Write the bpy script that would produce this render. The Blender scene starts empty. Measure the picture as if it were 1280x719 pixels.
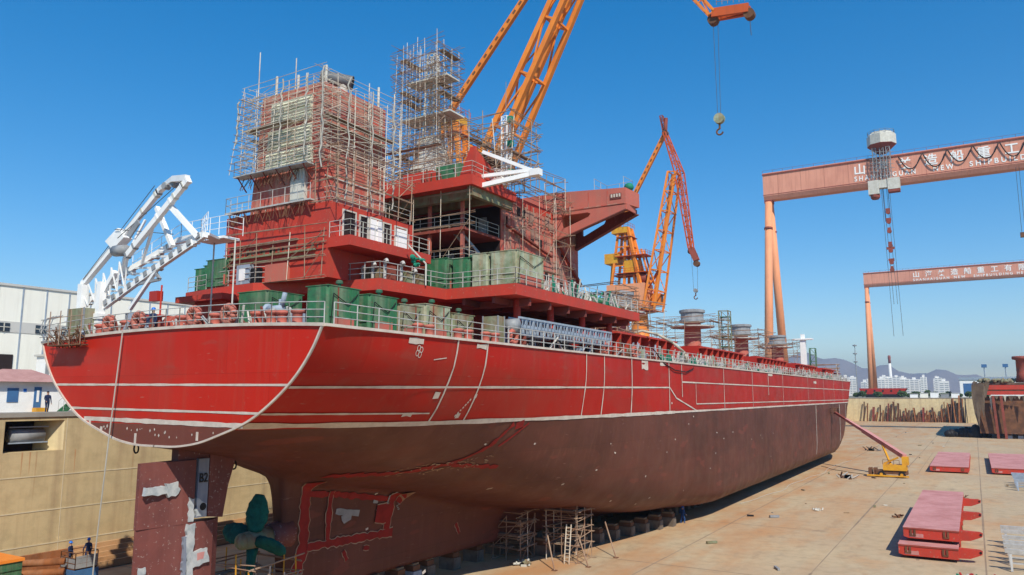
import bpy, bmesh, math, random
from mathutils import Vector, Matrix
R = math.radians
rnd = random.Random(7)
C = bpy.context.scene.collection
# ------------------------------------------------------------------ camera
cam_data = bpy.data.cameras.new('camera')
cam = bpy.data.objects.new('camera', cam_data)
C.objects.link(cam)
cam.location = (0, 0, 14.2)
cam.rotation_euler = (R(90 + 8.058), 0, R(31.065))
cam_data.sensor_width = 36
cam_data.lens = 36 * 950 / 1280
cam_data.clip_start = 0.5
cam_data.clip_end = 40000
bpy.context.scene.camera = cam
# ------------------------------------------------------------------ world and sun
HAZE = 0.00015
SUN_AZ, SUN_EL = 46.0, 46.0      # azimuth of the sun measured from -Y (astern) towards +X
world = bpy.data.worlds.new('World')
bpy.context.scene.world = world
world.use_nodes = True
wn = world.node_tree
bg = wn.nodes['Background']
sky = wn.nodes.new('ShaderNodeTexSky')
sky.sky_type = 'NISHITA'
sky.sun_disc = False
sky.sun_elevation = R(SUN_EL)
sky.sun_rotation = R(180 - SUN_AZ)
sky.air_density = 1.0
sky.dust_density = 0.0
sky.ozone_density = 3.0
gm = wn.nodes.new('ShaderNodeGamma'); gm.inputs[1].default_value = 0.86
hs = wn.nodes.new('ShaderNodeHueSaturation'); hs.inputs['Saturation'].default_value = 1.56
wn.links.new(sky.outputs[0], gm.inputs[0]); wn.links.new(gm.outputs[0], hs.inputs['Color']); wn.links.new(hs.outputs[0], bg.inputs[0])
bg.inputs[1].default_value = 0.15
wn_gain = 1.2   # clear dry air: value of the sky colour
hs.inputs['Value'].default_value = wn_gain
sd = bpy.data.lights.new('sun', 'SUN')
sd.energy = 4.8
sd.angle = R(0.5)
sd.color = (1.0, 0.93, 0.80)
sun = bpy.data.objects.new('sun', sd)
C.objects.link(sun)
tow = Vector((math.sin(R(SUN_AZ)) * math.cos(R(SUN_EL)), -math.cos(R(SUN_AZ)) * math.cos(R(SUN_EL)), math.sin(R(SUN_EL))))
sun.rotation_euler = tow.to_track_quat('Z', 'Y').to_euler()
sun.location = (60, -60, 120)
vs = bpy.context.scene.view_settings
vs.view_transform = 'Standard'
vs.look = 'None'
vs.exposure = 0.08
vs.gamma = 1.0

# ------------------------------------------------------------------ materials
def lin(c):
    c = c / 255.0
    return c / 12.92 if c <= 0.04045 else ((c + 0.055) / 1.055) ** 2.4
def mat(name, col, rough=0.6, col2=None, scale=1.0, amount=0.5, streak=None, streak_amt=0.4, metal=0.0, bump=0.0, bscale=8.0, speck=None, spec=0.25):
    """painted / stained surface: base colour, a second tone in patches, vertical streaks, specks."""
    m = bpy.data.materials.new(name)
    m.use_nodes = True
    nt = m.node_tree
    b = nt.nodes['Principled BSDF']
    b.inputs['Roughness'].default_value = rough
    b.inputs['Metallic'].default_value = metal
    b.inputs['Specular IOR Level'].default_value = spec
    tc = nt.nodes.new('ShaderNodeTexCoord')
    src = tc.outputs['Object']
    cur = None
    def mix(fac, a, bcol):
        n = nt.nodes.new('ShaderNodeMix'); n.data_type = 'RGBA'
        nt.links.new(fac, n.inputs[0])
        if isinstance(a, tuple): n.inputs[6].default_value = (*a, 1)
        else: nt.links.new(a, n.inputs[6])
        n.inputs[7].default_value = (*bcol, 1)
        return n.outputs[2]
    def noise(sc, vec, detail=5, lo=0.4, hi=0.65, mul=1.0):
        n = nt.nodes.new('ShaderNodeTexNoise')
        n.inputs['Scale'].default_value = sc
        n.inputs['Detail'].default_value = detail
        n.inputs['Roughness'].default_value = 0.6
        nt.links.new(vec, n.inputs['Vector'])
        r = nt.nodes.new('ShaderNodeMapRange')
        r.inputs[1].default_value = lo; r.inputs[2].default_value = hi
        r.inputs[3].default_value = 0; r.inputs[4].default_value = mul
        nt.links.new(n.outputs['Fac'], r.inputs[0])
        return r.outputs[0]
    cur = col
    if col2 is None: col2 = tuple(c * 0.7 for c in col)
    cur = mix(noise(scale, src, mul=amount), cur, col2)
    if streak:
        mp = nt.nodes.new('ShaderNodeMapping')
        mp.inputs['Scale'].default_value = (1.0, 1.0, 0.06)
        nt.links.new(src, mp.inputs['Vector'])
        cur = mix(noise(1.6, mp.outputs[0], 4, 0.48, 0.72, streak_amt), cur, streak)
    if speck:
        cur = mix(noise(6.0, src, 6, 0.62, 0.68, 0.8), cur, speck)
    nt.links.new(cur, b.inputs['Base Color'])
    if bump:
        n = nt.nodes.new('ShaderNodeTexNoise'); n.inputs['Scale'].default_value = bscale; n.inputs['Detail'].default_value = 6
        nt.links.new(src, n.inputs['Vector'])
        bp = nt.nodes.new('ShaderNodeBump'); bp.inputs['Strength'].default_value = bump; bp.inputs['Distance'].default_value = 0.1
        nt.links.new(n.outputs['Fac'], bp.inputs['Height'])
        nt.links.new(bp.outputs[0], b.inputs['Normal'])
    m['nt'] = 1
    return m
M = {}
M['red'] = mat('red_oxide_paint', (0.52, 0.050, 0.030), 0.6, (0.42, 0.05, 0.034), 0.6, 0.85, (0.30, 0.08, 0.05), 0.4, speck=(0.40, 0.20, 0.14))
M['reddusty'] = mat('dusty_red_primer', (0.52, 0.14, 0.10), 0.7, (0.42, 0.13, 0.10), 0.5, 0.9, (0.36, 0.18, 0.13), 0.5, speck=(0.35, 0.22, 0.16))
M['redpatch'] = mat('red_paint_patched_with_grey_seams', (0.48, 0.085, 0.06), 0.65, (0.40, 0.20, 0.15), 1.3, 0.85, (0.50, 0.36, 0.26), 0.65, speck=(0.5, 0.42, 0.33))
M['fresh'] = mat('fresh_red_paint', (0.42, 0.03, 0.02), 0.45, (0.34, 0.025, 0.018), 0.4, 0.6)
M['touch'] = mat('bright_red_touch_up_paint', (0.28, 0.018, 0.014), 0.7, (0.19, 0.012, 0.01), 1.2, 0.8)
M['brown'] = mat('brown_primer', (0.13, 0.052, 0.042), 0.6, (0.10, 0.05, 0.038), 0.4, 0.8, (0.16, 0.085, 0.065), 0.5)
M['rudder'] = mat('rudder_red_brown_primer', (0.19, 0.06, 0.05), 0.6, (0.13, 0.045, 0.04), 0.6, 0.8, (0.24, 0.10, 0.085), 0.4, speck=(0.38, 0.3, 0.27))
M['deckred'] = mat('red_deck_paint', (0.24, 0.05, 0.04), 0.75, (0.16, 0.06, 0.05), 0.4, 0.9)
M['seam'] = mat('pale_weld_seam_primer', (0.62, 0.54, 0.46), 0.7, (0.48, 0.40, 0.34), 1.5, 0.8)
M['patch'] = mat('pale_grey_primer_patch', (0.50, 0.52, 0.52), 0.6, (0.30, 0.34, 0.36), 2.0, 0.9)
M['greypatch'] = mat('blue_grey_rubbing_patch', (0.24, 0.27, 0.33), 0.7, (0.17, 0.19, 0.25), 0.8, 0.8, (0.5, 0.5, 0.5), 0.3)
M['black'] = mat('black_paint', (0.015, 0.014, 0.016), 0.6)
M['dark'] = mat('dark_interior', (0.03, 0.02, 0.02), 0.9)
M['white'] = mat('white_gloss_paint', (0.88, 0.88, 0.86), 0.4, (0.76, 0.76, 0.73), 1.0, 0.6)
M['offwhite'] = mat('weathered_white_paint', (0.62, 0.61, 0.55), 0.6, (0.48, 0.47, 0.40), 1.2, 0.8, (0.35, 0.30, 0.24), 0.4)
M['louvre'] = mat('pale_green_white_louvre_paint', (0.74, 0.74, 0.58), 0.7, (0.50, 0.54, 0.40), 1.4, 0.9, (0.40, 0.32, 0.24), 0.4)
M['green'] = mat('weathered_green_sheet_paint', (0.035, 0.17, 0.075), 0.65, (0.05, 0.11, 0.06), 1.6, 0.95, (0.22, 0.27, 0.17), 0.7, bump=0.7, bscale=1.6, speck=(0.20, 0.13, 0.08))
M['paleg'] = mat('pale_faded_green_paint', (0.38, 0.42, 0.30), 0.7, (0.17, 0.23, 0.13), 1.2, 0.95, (0.34, 0.17, 0.08), 0.7, bump=0.7, bscale=1.6, speck=(0.3, 0.12, 0.06))
M['olive'] = mat('olive_rusty_paint', (0.20, 0.23, 0.13), 0.7, (0.22, 0.12, 0.07), 1.4, 0.95, (0.33, 0.33, 0.24), 0.7, bump=0.7, bscale=1.6)
M['brightg'] = mat('bright_green_cloth', (0.02, 0.24, 0.15), 0.8, (0.015, 0.17, 0.11), 2.5, 0.8)
M['wrap'] = mat('dark_green_wrapping_cloth', (0.008, 0.12, 0.095), 0.9, (0.006, 0.07, 0.06), 2.5, 0.9, bump=1.0, bscale=4)
M['grey'] = mat('grey_steel', (0.30, 0.31, 0.32), 0.5, (0.20, 0.21, 0.22), 1.2, 0.8)
M['galv'] = mat('galvanised_steel', (0.50, 0.49, 0.46), 0.55, (0.36, 0.34, 0.31), 2.0, 0.8)
M['bluegrey'] = mat('blue_grey_paint', (0.33, 0.39, 0.47), 0.5, (0.22, 0.27, 0.33), 1.5, 0.8)
M['pole'] = mat('rusty_scaffold_pole', (0.38, 0.27, 0.19), 0.7, (0.24, 0.12, 0.07), 0.8, 0.9)
M['polelight'] = mat('pale_scaffold_pole', (0.72, 0.66, 0.55), 0.6, (0.50, 0.36, 0.25), 0.7, 0.9)
M['plank'] = mat('weathered_scaffold_plank', (0.26, 0.21, 0.16), 0.85, (0.16, 0.12, 0.09), 1.5, 0.9)
M['orange'] = mat('orange_crane_paint', (0.82, 0.26, 0.035), 0.5, (0.70, 0.20, 0.03), 0.3, 0.8, (0.50, 0.15, 0.04), 0.35)
M['orangered'] = mat('red_orange_crane_paint', (0.56, 0.10, 0.02), 0.5, (0.46, 0.09, 0.03), 0.3, 0.8, (0.3, 0.07, 0.03), 0.35)
M['rustred'] = mat('rusty_red_steel', (0.30, 0.07, 0.05), 0.7, (0.18, 0.06, 0.04), 0.6, 0.9)
M['yellow'] = mat('yellow_machine_paint', (0.70, 0.36, 0.03), 0.5, (0.55, 0.25, 0.03), 0.8, 0.8)
M['salmon'] = mat('faded_salmon_girder_paint', (0.70, 0.32, 0.22), 0.65, (0.60, 0.26, 0.18), 0.08, 0.9, (0.46, 0.18, 0.12), 0.55, speck=(0.50, 0.22, 0.15))
M['salmonleg'] = mat('faded_orange_leg_paint', (0.80, 0.34, 0.17), 0.6, (0.70, 0.29, 0.15), 0.1, 0.8, (0.45, 0.18, 0.10), 0.3)
M['pinkred'] = mat('faded_pink_red_paint', (0.58, 0.27, 0.25), 0.7, (0.45, 0.18, 0.16), 0.45, 0.95, (0.62, 0.36, 0.32), 0.4, speck=(0.5, 0.34, 0.28))
M['darkgrey'] = mat('dark_grey_steel', (0.10, 0.11, 0.12), 0.5, (0.18, 0.18, 0.18), 1.2, 0.8)
M['vent'] = mat('dark_green_vent_paint', (0.03, 0.12, 0.07), 0.7, (0.10, 0.12, 0.08), 4.0, 0.8)
M['rustpale'] = mat('pale_rust_stain', (0.50, 0.30, 0.15), 0.9, (0.44, 0.24, 0.11), 1.0, 0.9)
M['worn'] = mat('worn_tan_primer', (0.36, 0.22, 0.17), 0.8, (0.26, 0.12, 0.09), 1.6, 0.9, (0.45, 0.33, 0.25), 0.5)
M['rope'] = mat('grey_wire_rope', (0.10, 0.10, 0.11), 0.6)
M['ropelight'] = mat('pale_rope', (0.42, 0.40, 0.35), 0.8)
M['rubber'] = mat('black_rubber', (0.02, 0.02, 0.02), 0.8)
M['blue'] = mat('blue_steel_paint', (0.06, 0.16, 0.34), 0.5, (0.05, 0.12, 0.26), 1.0, 0.8)
M['helmet'] = mat('blue_plastic', (0.02, 0.17, 0.62), 0.3)
M['glass'] = mat('dark_window_glass', (0.03, 0.05, 0.07), 0.12, spec=0.8)
M['clad'] = mat('cream_wall_cladding', (0.86, 0.84, 0.74), 0.6, (0.80, 0.78, 0.68), 0.2, 0.7, (0.66, 0.63, 0.54), 0.4)
M['clad2'] = mat('grey_band_cladding', (0.55, 0.54, 0.50), 0.6, (0.45, 0.44, 0.41), 0.3, 0.7)
M['city'] = mat('white_apartment_wall', (0.80, 0.78, 0.74), 0.8, (0.70, 0.68, 0.64), 0.05, 0.8)
M['citywin'] = mat('distant_window_band', (0.30, 0.33, 0.36), 0.5)
M['pinkroof'] = mat('faded_pink_roof_sheet', (0.48, 0.27, 0.24), 0.7, (0.38, 0.2, 0.18), 1.0, 0.8)
M['rust'] = mat('orange_rust', (0.30, 0.11, 0.04), 0.85, (0.18, 0.07, 0.03), 1.0, 0.9, (0.38, 0.22, 0.13), 0.4)
M['rustdark'] = mat('dark_rust', (0.12, 0.06, 0.035), 0.85, (0.22, 0.10, 0.05), 0.7, 0.9)
M['wood'] = mat('rough_timber_block', (0.30, 0.21, 0.12), 0.85, (0.20, 0.14, 0.09), 1.5, 0.9)
M['block'] = mat('concrete_keel_block', (0.20, 0.165, 0.13), 0.9, (0.12, 0.09, 0.07), 1.2, 0.9)
M['foliage'] = mat('distant_leaves', (0.06, 0.10, 0.035), 0.9, (0.03, 0.055, 0.02), 0.6, 0.9)
M['tarp'] = mat('old_brown_tarpaulin', (0.14, 0.10, 0.07), 0.9, (0.08, 0.055, 0.04), 0.4, 0.9, (0.30, 0.24, 0.17), 0.35)
M['beige'] = mat('beige_hose', (0.5, 0.45, 0.36), 0.7)
M['skin'] = mat('skin', (0.42, 0.24, 0.17), 0.6)
M['cover_all'] = mat('navy_coverall_cloth', (0.02, 0.035, 0.09), 0.85, (0.015, 0.02, 0.05), 3.0, 0.8)
M['blue_cover'] = mat('blue_coverall_cloth', (0.03, 0.09, 0.26), 0.85, (0.02, 0.05, 0.16), 3.0, 0.8)

def zmat(name, bands, rough=0.50, wob=0.0):
    """paint whose colour changes at real heights of the hull: bands = [(z_top, colour, colour2)]"""
    m = bpy.data.materials.new(name); m.use_nodes = True
    nt = m.node_tree; b = nt.nodes['Principled BSDF']; b.inputs['Specular IOR Level'].default_value = 0.16
    tc = nt.nodes.new('ShaderNodeTexCoord'); sep = nt.nodes.new('ShaderNodeSeparateXYZ')
    nt.links.new(tc.outputs['Object'], sep.inputs[0])
    def noise(sc, vec, lo, hi, mul, detail=6, dist=0.0):
        n = nt.nodes.new('ShaderNodeTexNoise'); n.inputs['Scale'].default_value = sc; n.inputs['Detail'].default_value = detail
        n.inputs['Distortion'].default_value = dist
        nt.links.new(vec, n.inputs['Vector'])
        r = nt.nodes.new('ShaderNodeMapRange')
        for i, v in ((1, lo), (2, hi), (3, 0), (4, mul)): r.inputs[i].default_value = v
        nt.links.new(n.outputs['Fac'], r.inputs[0]); return r.outputs[0]
    def mp(s, rot=(0, 0, 0)):
        n = nt.nodes.new('ShaderNodeMapping'); n.inputs['Scale'].default_value = s; n.inputs['Rotation'].default_value = rot
        nt.links.new(tc.outputs['Object'], n.inputs['Vector']); return n.outputs[0]
    def mixc(fac, a, bb):
        n = nt.nodes.new('ShaderNodeMix'); n.data_type = 'RGBA'; nt.links.new(fac, n.inputs[0])
        for i, v in ((6, a), (7, bb)):
            if isinstance(v, tuple): n.inputs[i].default_value = (*v, 1)
            else: nt.links.new(v, n.inputs[i])
        return n.outputs[2]
    big = noise(0.12, tc.outputs['Object'], 0.35, 0.65, 1.0)
    cur = None
    for i, (zt, c1, c2) in enumerate(bands):
        bandc = mixc(big, c1, c2)
        if cur is None: cur = bandc
        else:
            g = nt.nodes.new('ShaderNodeMath'); g.operation = 'GREATER_THAN'; g.inputs[1].default_value = bands[i - 1][0]
            nt.links.new(sep.outputs[2], g.inputs[0]); cur = mixc(g.outputs[0], cur, bandc)
    # plate patches, long vertical run marks, chalky specks
    cur = mixc(noise(1.0, mp((0.12, 0.12, 0.45)), 0.52, 0.56, 0.16, 2), cur, (0.22, 0.06, 0.04))
    cur = mixc(noise(1.0, mp((0.5, 0.5, 0.035)), 0.52, 0.72, 0.22, 5), cur, (0.20, 0.075, 0.05))
    cur = mixc(noise(1.0, mp((2.6, 2.6, 0.10), (0.25, 0, 0)), 0.55, 0.75, 0.15, 4), cur, (0.27, 0.13, 0.08))
    cur = mixc(noise(2.2, tc.outputs['Object'], 0.71, 0.75, 0.20, 4), cur, (0.30, 0.17, 0.13))
    # individual shell plates: slightly different tones with thin weld lines between
    cb = nt.nodes.new('ShaderNodeCombineXYZ'); nt.links.new(sep.outputs[0 if 'transom' in name else 1], cb.inputs[0]); nt.links.new(sep.outputs[2], cb.inputs[1])
    bk = nt.nodes.new('ShaderNodeTexBrick'); nt.links.new(cb.outputs[0], bk.inputs['Vector']); bk.offset = 0.37
    for nm_, v_ in (('Scale', 1.0), ('Brick Width', 8.7), ('Row Height', 2.55), ('Mortar Size', 0.022), ('Mortar Smooth', 0.4), ('Bias', 0.0)): bk.inputs[nm_].default_value = v_
    bk.inputs['Color1'].default_value = (1, 1, 1, 1); bk.inputs['Color2'].default_value = (.84, .86, .86, 1); bk.inputs['Mortar'].default_value = (.72, .74, .74, 1)
    mu_ = nt.nodes.new('ShaderNodeMix'); mu_.data_type = 'RGBA'; mu_.blend_type = 'MULTIPLY'; mu_.inputs[0].default_value = 0.8
    nt.links.new(cur, mu_.inputs[6]); nt.links.new(bk.outputs['Color'], mu_.inputs[7]); cur = mu_.outputs[2]
    # chalky scuffs and touched-up rectangles
    cur = mixc(noise(0.55, mp((0.5, 0.5, 1.6)), 0.66, 0.68, 0.25, 2), cur, (0.30, 0.07, 0.05))
    cur = mixc(noise(3.5, mp((0.3, 0.3, 2.0)), 0.68, 0.74, 0.35, 5), cur, (0.34, 0.20, 0.16))
    nt.links.new(cur, b.inputs['Base Color'])
    rr = noise(0.6, tc.outputs['Object'], 0.3, 0.7, 0.2); ad = nt.nodes.new('ShaderNodeMath'); ad.inputs[1].default_value = rough - 0.1
    nt.links.new(rr, ad.inputs[0]); nt.links.new(ad.outputs[0], b.inputs['Roughness'])
    # faint hungry-horse plating between frames
    wv = nt.nodes.new('ShaderNodeTexNoise'); wv.inputs['Scale'].default_value = 1.0; wv.inputs['Detail'].default_value = 2
    nt.links.new(mp((0.8, 0.8, 0.35)), wv.inputs['Vector'])
    bp = nt.nodes.new('ShaderNodeBump'); bp.inputs['Strength'].default_value = 0.35; bp.inputs['Distance'].default_value = 0.05
    nt.links.new(wv.outputs['Fac'], bp.inputs['Height']); nt.links.new(bp.outputs[0], b.inputs['Normal'])
    return m
M['hull'] = zmat('hull_paint_red_over_brown_primer', [(12.45, (0.145, 0.052, 0.037), (0.100, 0.037, 0.026)), (99, (0.46, 0.017, 0.009), (0.40, 0.019, 0.011))])
M['transom'] = zmat('transom_fresh_red_over_brown', [(12.62, (0.19, 0.055, 0.040), (0.16, 0.05, 0.036)), (99, (0.56, 0.019, 0.008), (0.50, 0.022, 0.010))], 0.45)

def concrete(name, c1, c2, c3, joint=None, jcol=(0.10, 0.08, 0.06), rust=0.5, sc=0.06, streaks=False):
    m = bpy.data.materials.new(name); m.use_nodes = True
    nt = m.node_tree; b = nt.nodes['Principled BSDF']; b.inputs['Roughness'].default_value = 0.85; b.inputs['Specular IOR Level'].default_value = 0.25
    tc = nt.nodes.new('ShaderNodeTexCoord'); P = tc.outputs['Object']
    def mp(s):
        n = nt.nodes.new('ShaderNodeMapping'); n.inputs['Scale'].default_value = s
        nt.links.new(P, n.inputs['Vector']); return n.outputs[0]
    def noise(sc, vec, lo, hi, mul, detail=7):
        n = nt.nodes.new('ShaderNodeTexNoise'); n.inputs['Scale'].default_value = sc; n.inputs['Detail'].default_value = detail; n.inputs['Roughness'].default_value = 0.62
        nt.links.new(vec, n.inputs['Vector'])
        r = nt.nodes.new('ShaderNodeMapRange')
        for i, v in ((1, lo), (2, hi), (3, 0), (4, mul)): r.inputs[i].default_value = v
        nt.links.new(n.outputs['Fac'], r.inputs[0]); return r.outputs[0]
    def mixc(fac, a, bb):
        n = nt.nodes.new('ShaderNodeMix'); n.data_type = 'RGBA'; nt.links.new(fac, n.inputs[0])
        for i, v in ((6, a), (7, bb)):
            if isinstance(v, tuple): n.inputs[i].default_value = (*v, 1)
            else: nt.links.new(v, n.inputs[i])
        return n.outputs[2]
    cur = mixc(noise(sc, P, 0.35, 0.65, 1.0), c1, c2)
    cur = mixc(noise(sc * 2.3, mp((1.0, 0.55, 1.0)), 0.52, 0.72, rust), cur, c3)
    cur = mixc(noise(sc * 14, P, 0.45, 0.75, 0.55), cur, tuple(v * 0.55 for v in c1))
    cur = mixc(noise(sc * 5, mp((1, 0.3, 1)), 0.60, 0.66, 0.35), cur, tuple(v * 0.6 for v in c2))
    cur = mixc(noise(sc * 9, mp((0.4, 1, 1)), 0.66, 0.70, 0.5), cur, tuple(min(1, v * 1.35) for v in c1))
    if not streaks:
        cur = mixc(noise(0.10, mp((1.6, 0.16, 1)), 0.50, 0.68, 0.45), cur, c3)
        cur = mixc(noise(0.5, mp((1, 0.25, 1)), 0.64, 0.70, 0.35), cur, tuple(v * 0.7 for v in c3))
    if name.startswith('stained'):
        sx_ = nt.nodes.new('ShaderNodeSeparateXYZ'); nt.links.new(P, sx_.inputs[0])
        mr = nt.nodes.new('ShaderNodeMapRange'); nt.links.new(sx_.outputs[0], mr.inputs[0])
        for i, v in ((1, -13.0), (2, -24.5), (3, 0.0), (4, 1.0)): mr.inputs[i].default_value = v
        ml_ = nt.nodes.new('ShaderNodeMath'); ml_.operation = 'MULTIPLY'; nt.links.new(mr.outputs[0], ml_.inputs[0]); nt.links.new(noise(0.22, mp((1.2, 0.35, 1)), 0.40, 0.68, 0.85), ml_.inputs[1])
        cur = mixc(ml_.outputs[0], cur, (0.46, 0.22, 0.09))
        cur = mixc(noise(0.35, mp((1, 0.5, 1)), 0.60, 0.80, 0.6), cur, (0.24, 0.18, 0.13))
        cur = mixc(noise(1.7, P, 0.70, 0.74, 0.6), cur, (0.18, 0.13, 0.10))
    if streaks:
        cur = mixc(noise(0.9, mp((1, 1, 0.05)), 0.5, 0.75, 0.6), cur, (0.30, 0.20, 0.12))
        cur = mixc(noise(0.5, mp((0.15, 0.15, 2.2)), 0.5, 0.7, 0.35), cur, tuple(v * 0.7 for v in c1))
        cur = mixc(noise(1.3, mp((1, 1, 0.02)), 0.62, 0.7, 0.55), cur, (0.34, 0.15, 0.06))
    nt.links.new(cur, b.inputs['Base Color'])
    n = nt.nodes.new('ShaderNodeTexNoise'); n.inputs['Scale'].default_value = 2.2; n.inputs['Detail'].default_value = 8
    nt.links.new(P, n.inputs['Vector'])
    bp = nt.nodes.new('ShaderNodeBump'); bp.inputs['Strength'].default_value = 0.25; bp.inputs['Distance'].default_value = 0.05
    nt.links.new(n.outputs['Fac'], bp.inputs['Height']); nt.links.new(bp.outputs[0], b.inputs['Normal'])
    return m
M['floor'] = concrete('stained_dock_concrete', (0.52, 0.40, 0.245), (0.46, 0.345, 0.22), (0.50, 0.25, 0.10), rust=0.8)
M['dockwall'] = concrete('yellowed_dock_wall_concrete', (0.60, 0.46, 0.25), (0.52, 0.41, 0.235), (0.46, 0.31, 0.15), rust=0.5, streaks=True)
M['endwall'] = concrete('pale_cream_wall_concrete', (0.70, 0.58, 0.34), (0.62, 0.51, 0.30), (0.42, 0.28, 0.15), rust=0.5, streaks=True)
M['quay'] = concrete('grey_quay_concrete', (0.34, 0.31, 0.27), (0.28, 0.26, 0.22), (0.3, 0.2, 0.12), rust=0.3)
M['land'] = concrete('far_ground', (0.22, 0.20, 0.14), (0.15, 0.16, 0.09), (0.24, 0.19, 0.13), rust=0.4, sc=0.01)
M['hill'] = concrete('hazed_hill_rock', (0.24, 0.21, 0.20), (0.30, 0.25, 0.23), (0.16, 0.16, 0.13), rust=0.5, sc=0.004)  # rock tones paled: distance haze partly put into the colour
M['joint'] = mat('dark_joint_filler', (0.25, 0.18, 0.12), 0.9, (0.34, 0.25, 0.17), 0.35, 0.95)
M['jointpale'] = mat('pale_wall_seam', (0.62, 0.53, 0.36), 0.9, (0.5, 0.42, 0.28), 0.5, 0.9)
M['stain'] = mat('wet_dark_stain', (0.20, 0.14, 0.10), 0.6, (0.14, 0.10, 0.07), 0.5, 0.9)

# ------------------------------------------------------------------ builders
class MB:
    def __init__(s): s.v = []; s.f = []
    def add(s, vs_, fs):
        n = len(s.v); s.v += [tuple(v) for v in vs_]; s.f += [tuple(i + n for i in f) for f in fs]; return s
    def box(s, x0, x1, y0, y1, z0, z1):
        return s.add([(x, y, z) for x in (x0, x1) for y in (y0, y1) for z in (z0, z1)],
                     [(0, 1, 3, 2), (4, 6, 7, 5), (0, 4, 5, 1), (2, 3, 7, 6), (0, 2, 6, 4), (1, 5, 7, 3)])
    def bar(s, p, q, w, h=None, up=(0, 0, 1)):
        h = h or w; p = Vector(p); q = Vector(q); d = (q - p)
        if d.length < 1e-5: return s
        d.normalize(); u = Vector(up)
        if abs(d.dot(u)) > 0.98: u = Vector((0, 1, 0))
        a = d.cross(u).normalized() * w / 2; b = a.cross(d).normalized() * h / 2
        vs_ = [c + i * a + j * b for c in (p, q) for i, j in ((-1, -1), (1, -1), (1, 1), (-1, 1))]
        return s.add(vs_, [(3, 2, 1, 0), (4, 5, 6, 7), (0, 1, 5, 4), (1, 2, 6, 5), (2, 3, 7, 6), (3, 0, 4, 7)])
    def tube(s, p, q, r, r2=None, n=6, cap=True):
        r2 = r if r2 is None else r2; p = Vector(p); q = Vector(q); d = q - p
        if d.length < 1e-5: return s
        d.normalize(); u = Vector((0, 0, 1)) if abs(d.z) < 0.95 else Vector((1, 0, 0))
        a = d.cross(u).normalized(); b = d.cross(a).normalized()
        vs_ = [c + (a * math.cos(t) + b * math.sin(t)) * rr for c, rr in ((p, r), (q, r2)) for t in [2 * math.pi * k / n for k in range(n)]]
        fs = [(k, n + k, n + (k + 1) % n, (k + 1) % n) for k in range(n)]
        if cap: fs += [tuple(range(n)), tuple(range(2 * n - 1, n - 1, -1))]
        return s.add(vs_, fs)
    def path(s, pts, r, n=6):
        for a, b in zip(pts, pts[1:]): s.tube(a, b, r, n=n)
        return s
    def lathe(s, c, prof, n=16):
        vs_ = []; m_ = len(prof)
        for k in range(n):
            t = 2 * math.pi * k / n
            for r, z in prof: vs_.append((c[0] + r * math.cos(t), c[1] + r * math.sin(t), c[2] + z))
        fs = []
        for k in range(n):
            for j in range(m_ - 1):
                a = k * m_ + j; b = ((k + 1) % n) * m_ + j
                fs.append((a, b, b + 1, a + 1))
        fs.append(tuple(k * m_ for k in range(n))[::-1]); fs.append(tuple(k * m_ + m_ - 1 for k in range(n)))
        return s.add(vs_, fs)
    def prism(s, poly, axis, t0, t1):
        """poly of 2-D points extruded along axis (x: poly is (y,z); y: poly is (x,z); z: poly is (x,y))"""
        def P(a, b, t): return {'x': (t, a, b), 'y': (a, t, b), 'z': (a, b, t)}[axis]
        n = len(poly)
        vs_ = [P(a, b, t0) for a, b in poly] + [P(a, b, t1) for a, b in poly]
        fs = [(k, (k + 1) % n, n + (k + 1) % n, n + k) for k in range(n)] + [tuple(range(n))[::-1], tuple(range(n, 2 * n))]
        return s.add(vs_, fs)
    def sphere(s, c, rx, ry=None, rz=None, n=10, m_=7):
        ry = ry or rx; rz = rz or rx
        vs_ = []; 
        for i in range(m_ + 1):
            ph = math.pi * i / m_
            for k in range(n):
                t = 2 * math.pi * k / n
                vs_.append((c[0] + rx * math.sin(ph) * math.cos(t), c[1] + ry * math.sin(ph) * math.sin(t), c[2] + rz * math.cos(ph)))
        fs = [(i * n + k, (i + 1) * n + k, (i + 1) * n + (k + 1) % n, i * n + (k + 1) % n) for i in range(m_) for k in range(n)]
        return s.add(vs_, fs)
    def build(s, name, m, parent=None, smooth=False, fix=True):
        off = wloc(parent) if parent else Vector((0, 0, 0))
        me = bpy.data.meshes.new(name)
        me.from_pydata([(v[0] - off.x, v[1] - off.y, v[2] - off.z) for v in s.v], [], s.f)
        if fix:
            bm = bmesh.new(); bm.from_mesh(me)
            bmesh.ops.remove_doubles(bm, verts=bm.verts, dist=1e-5) if smooth else None
            bmesh.ops.recalc_face_normals(bm, faces=bm.faces); bm.to_mesh(me); bm.free()
        if smooth: 
            me.polygons.foreach_set('use_smooth', [True] * len(me.polygons))
        me.materials.append(m if not isinstance(m, str) else M[m])
        o = bpy.data.objects.new(name, me); C.objects.link(o)
        if parent: o.parent = parent
        return o
def wloc(o):
    v = Vector((0, 0, 0))
    while o: v += o.location; o = o.parent
    return v
def tag(o, label=None, cat=None, group=None, kind=None):
    if label: o['label'] = label
    if cat: o['category'] = cat
    if group: o['group'] = group
    if kind: o['kind'] = kind
    return o
def thing(name, label, cat, loc=(0, 0, 0), group=None):
    o = bpy.data.objects.new(name, None); C.objects.link(o); o.location = loc; o.empty_display_size = 0.5
    return tag(o, label, cat, group)
def copy_tree(o, parent=None):
    c = o.copy(); C.objects.link(c)
    if parent: c.parent = parent
    for ch in [x for x in bpy.data.objects if x.parent == o]: copy_tree(ch, c)
    return c
def place_copy(o, loc, label, rz=0, scale=None):
    c = copy_tree(o); c.location = loc; c.rotation_euler = (0, 0, rz); c['label'] = label
    if scale: c.scale = scale
    return c
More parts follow.
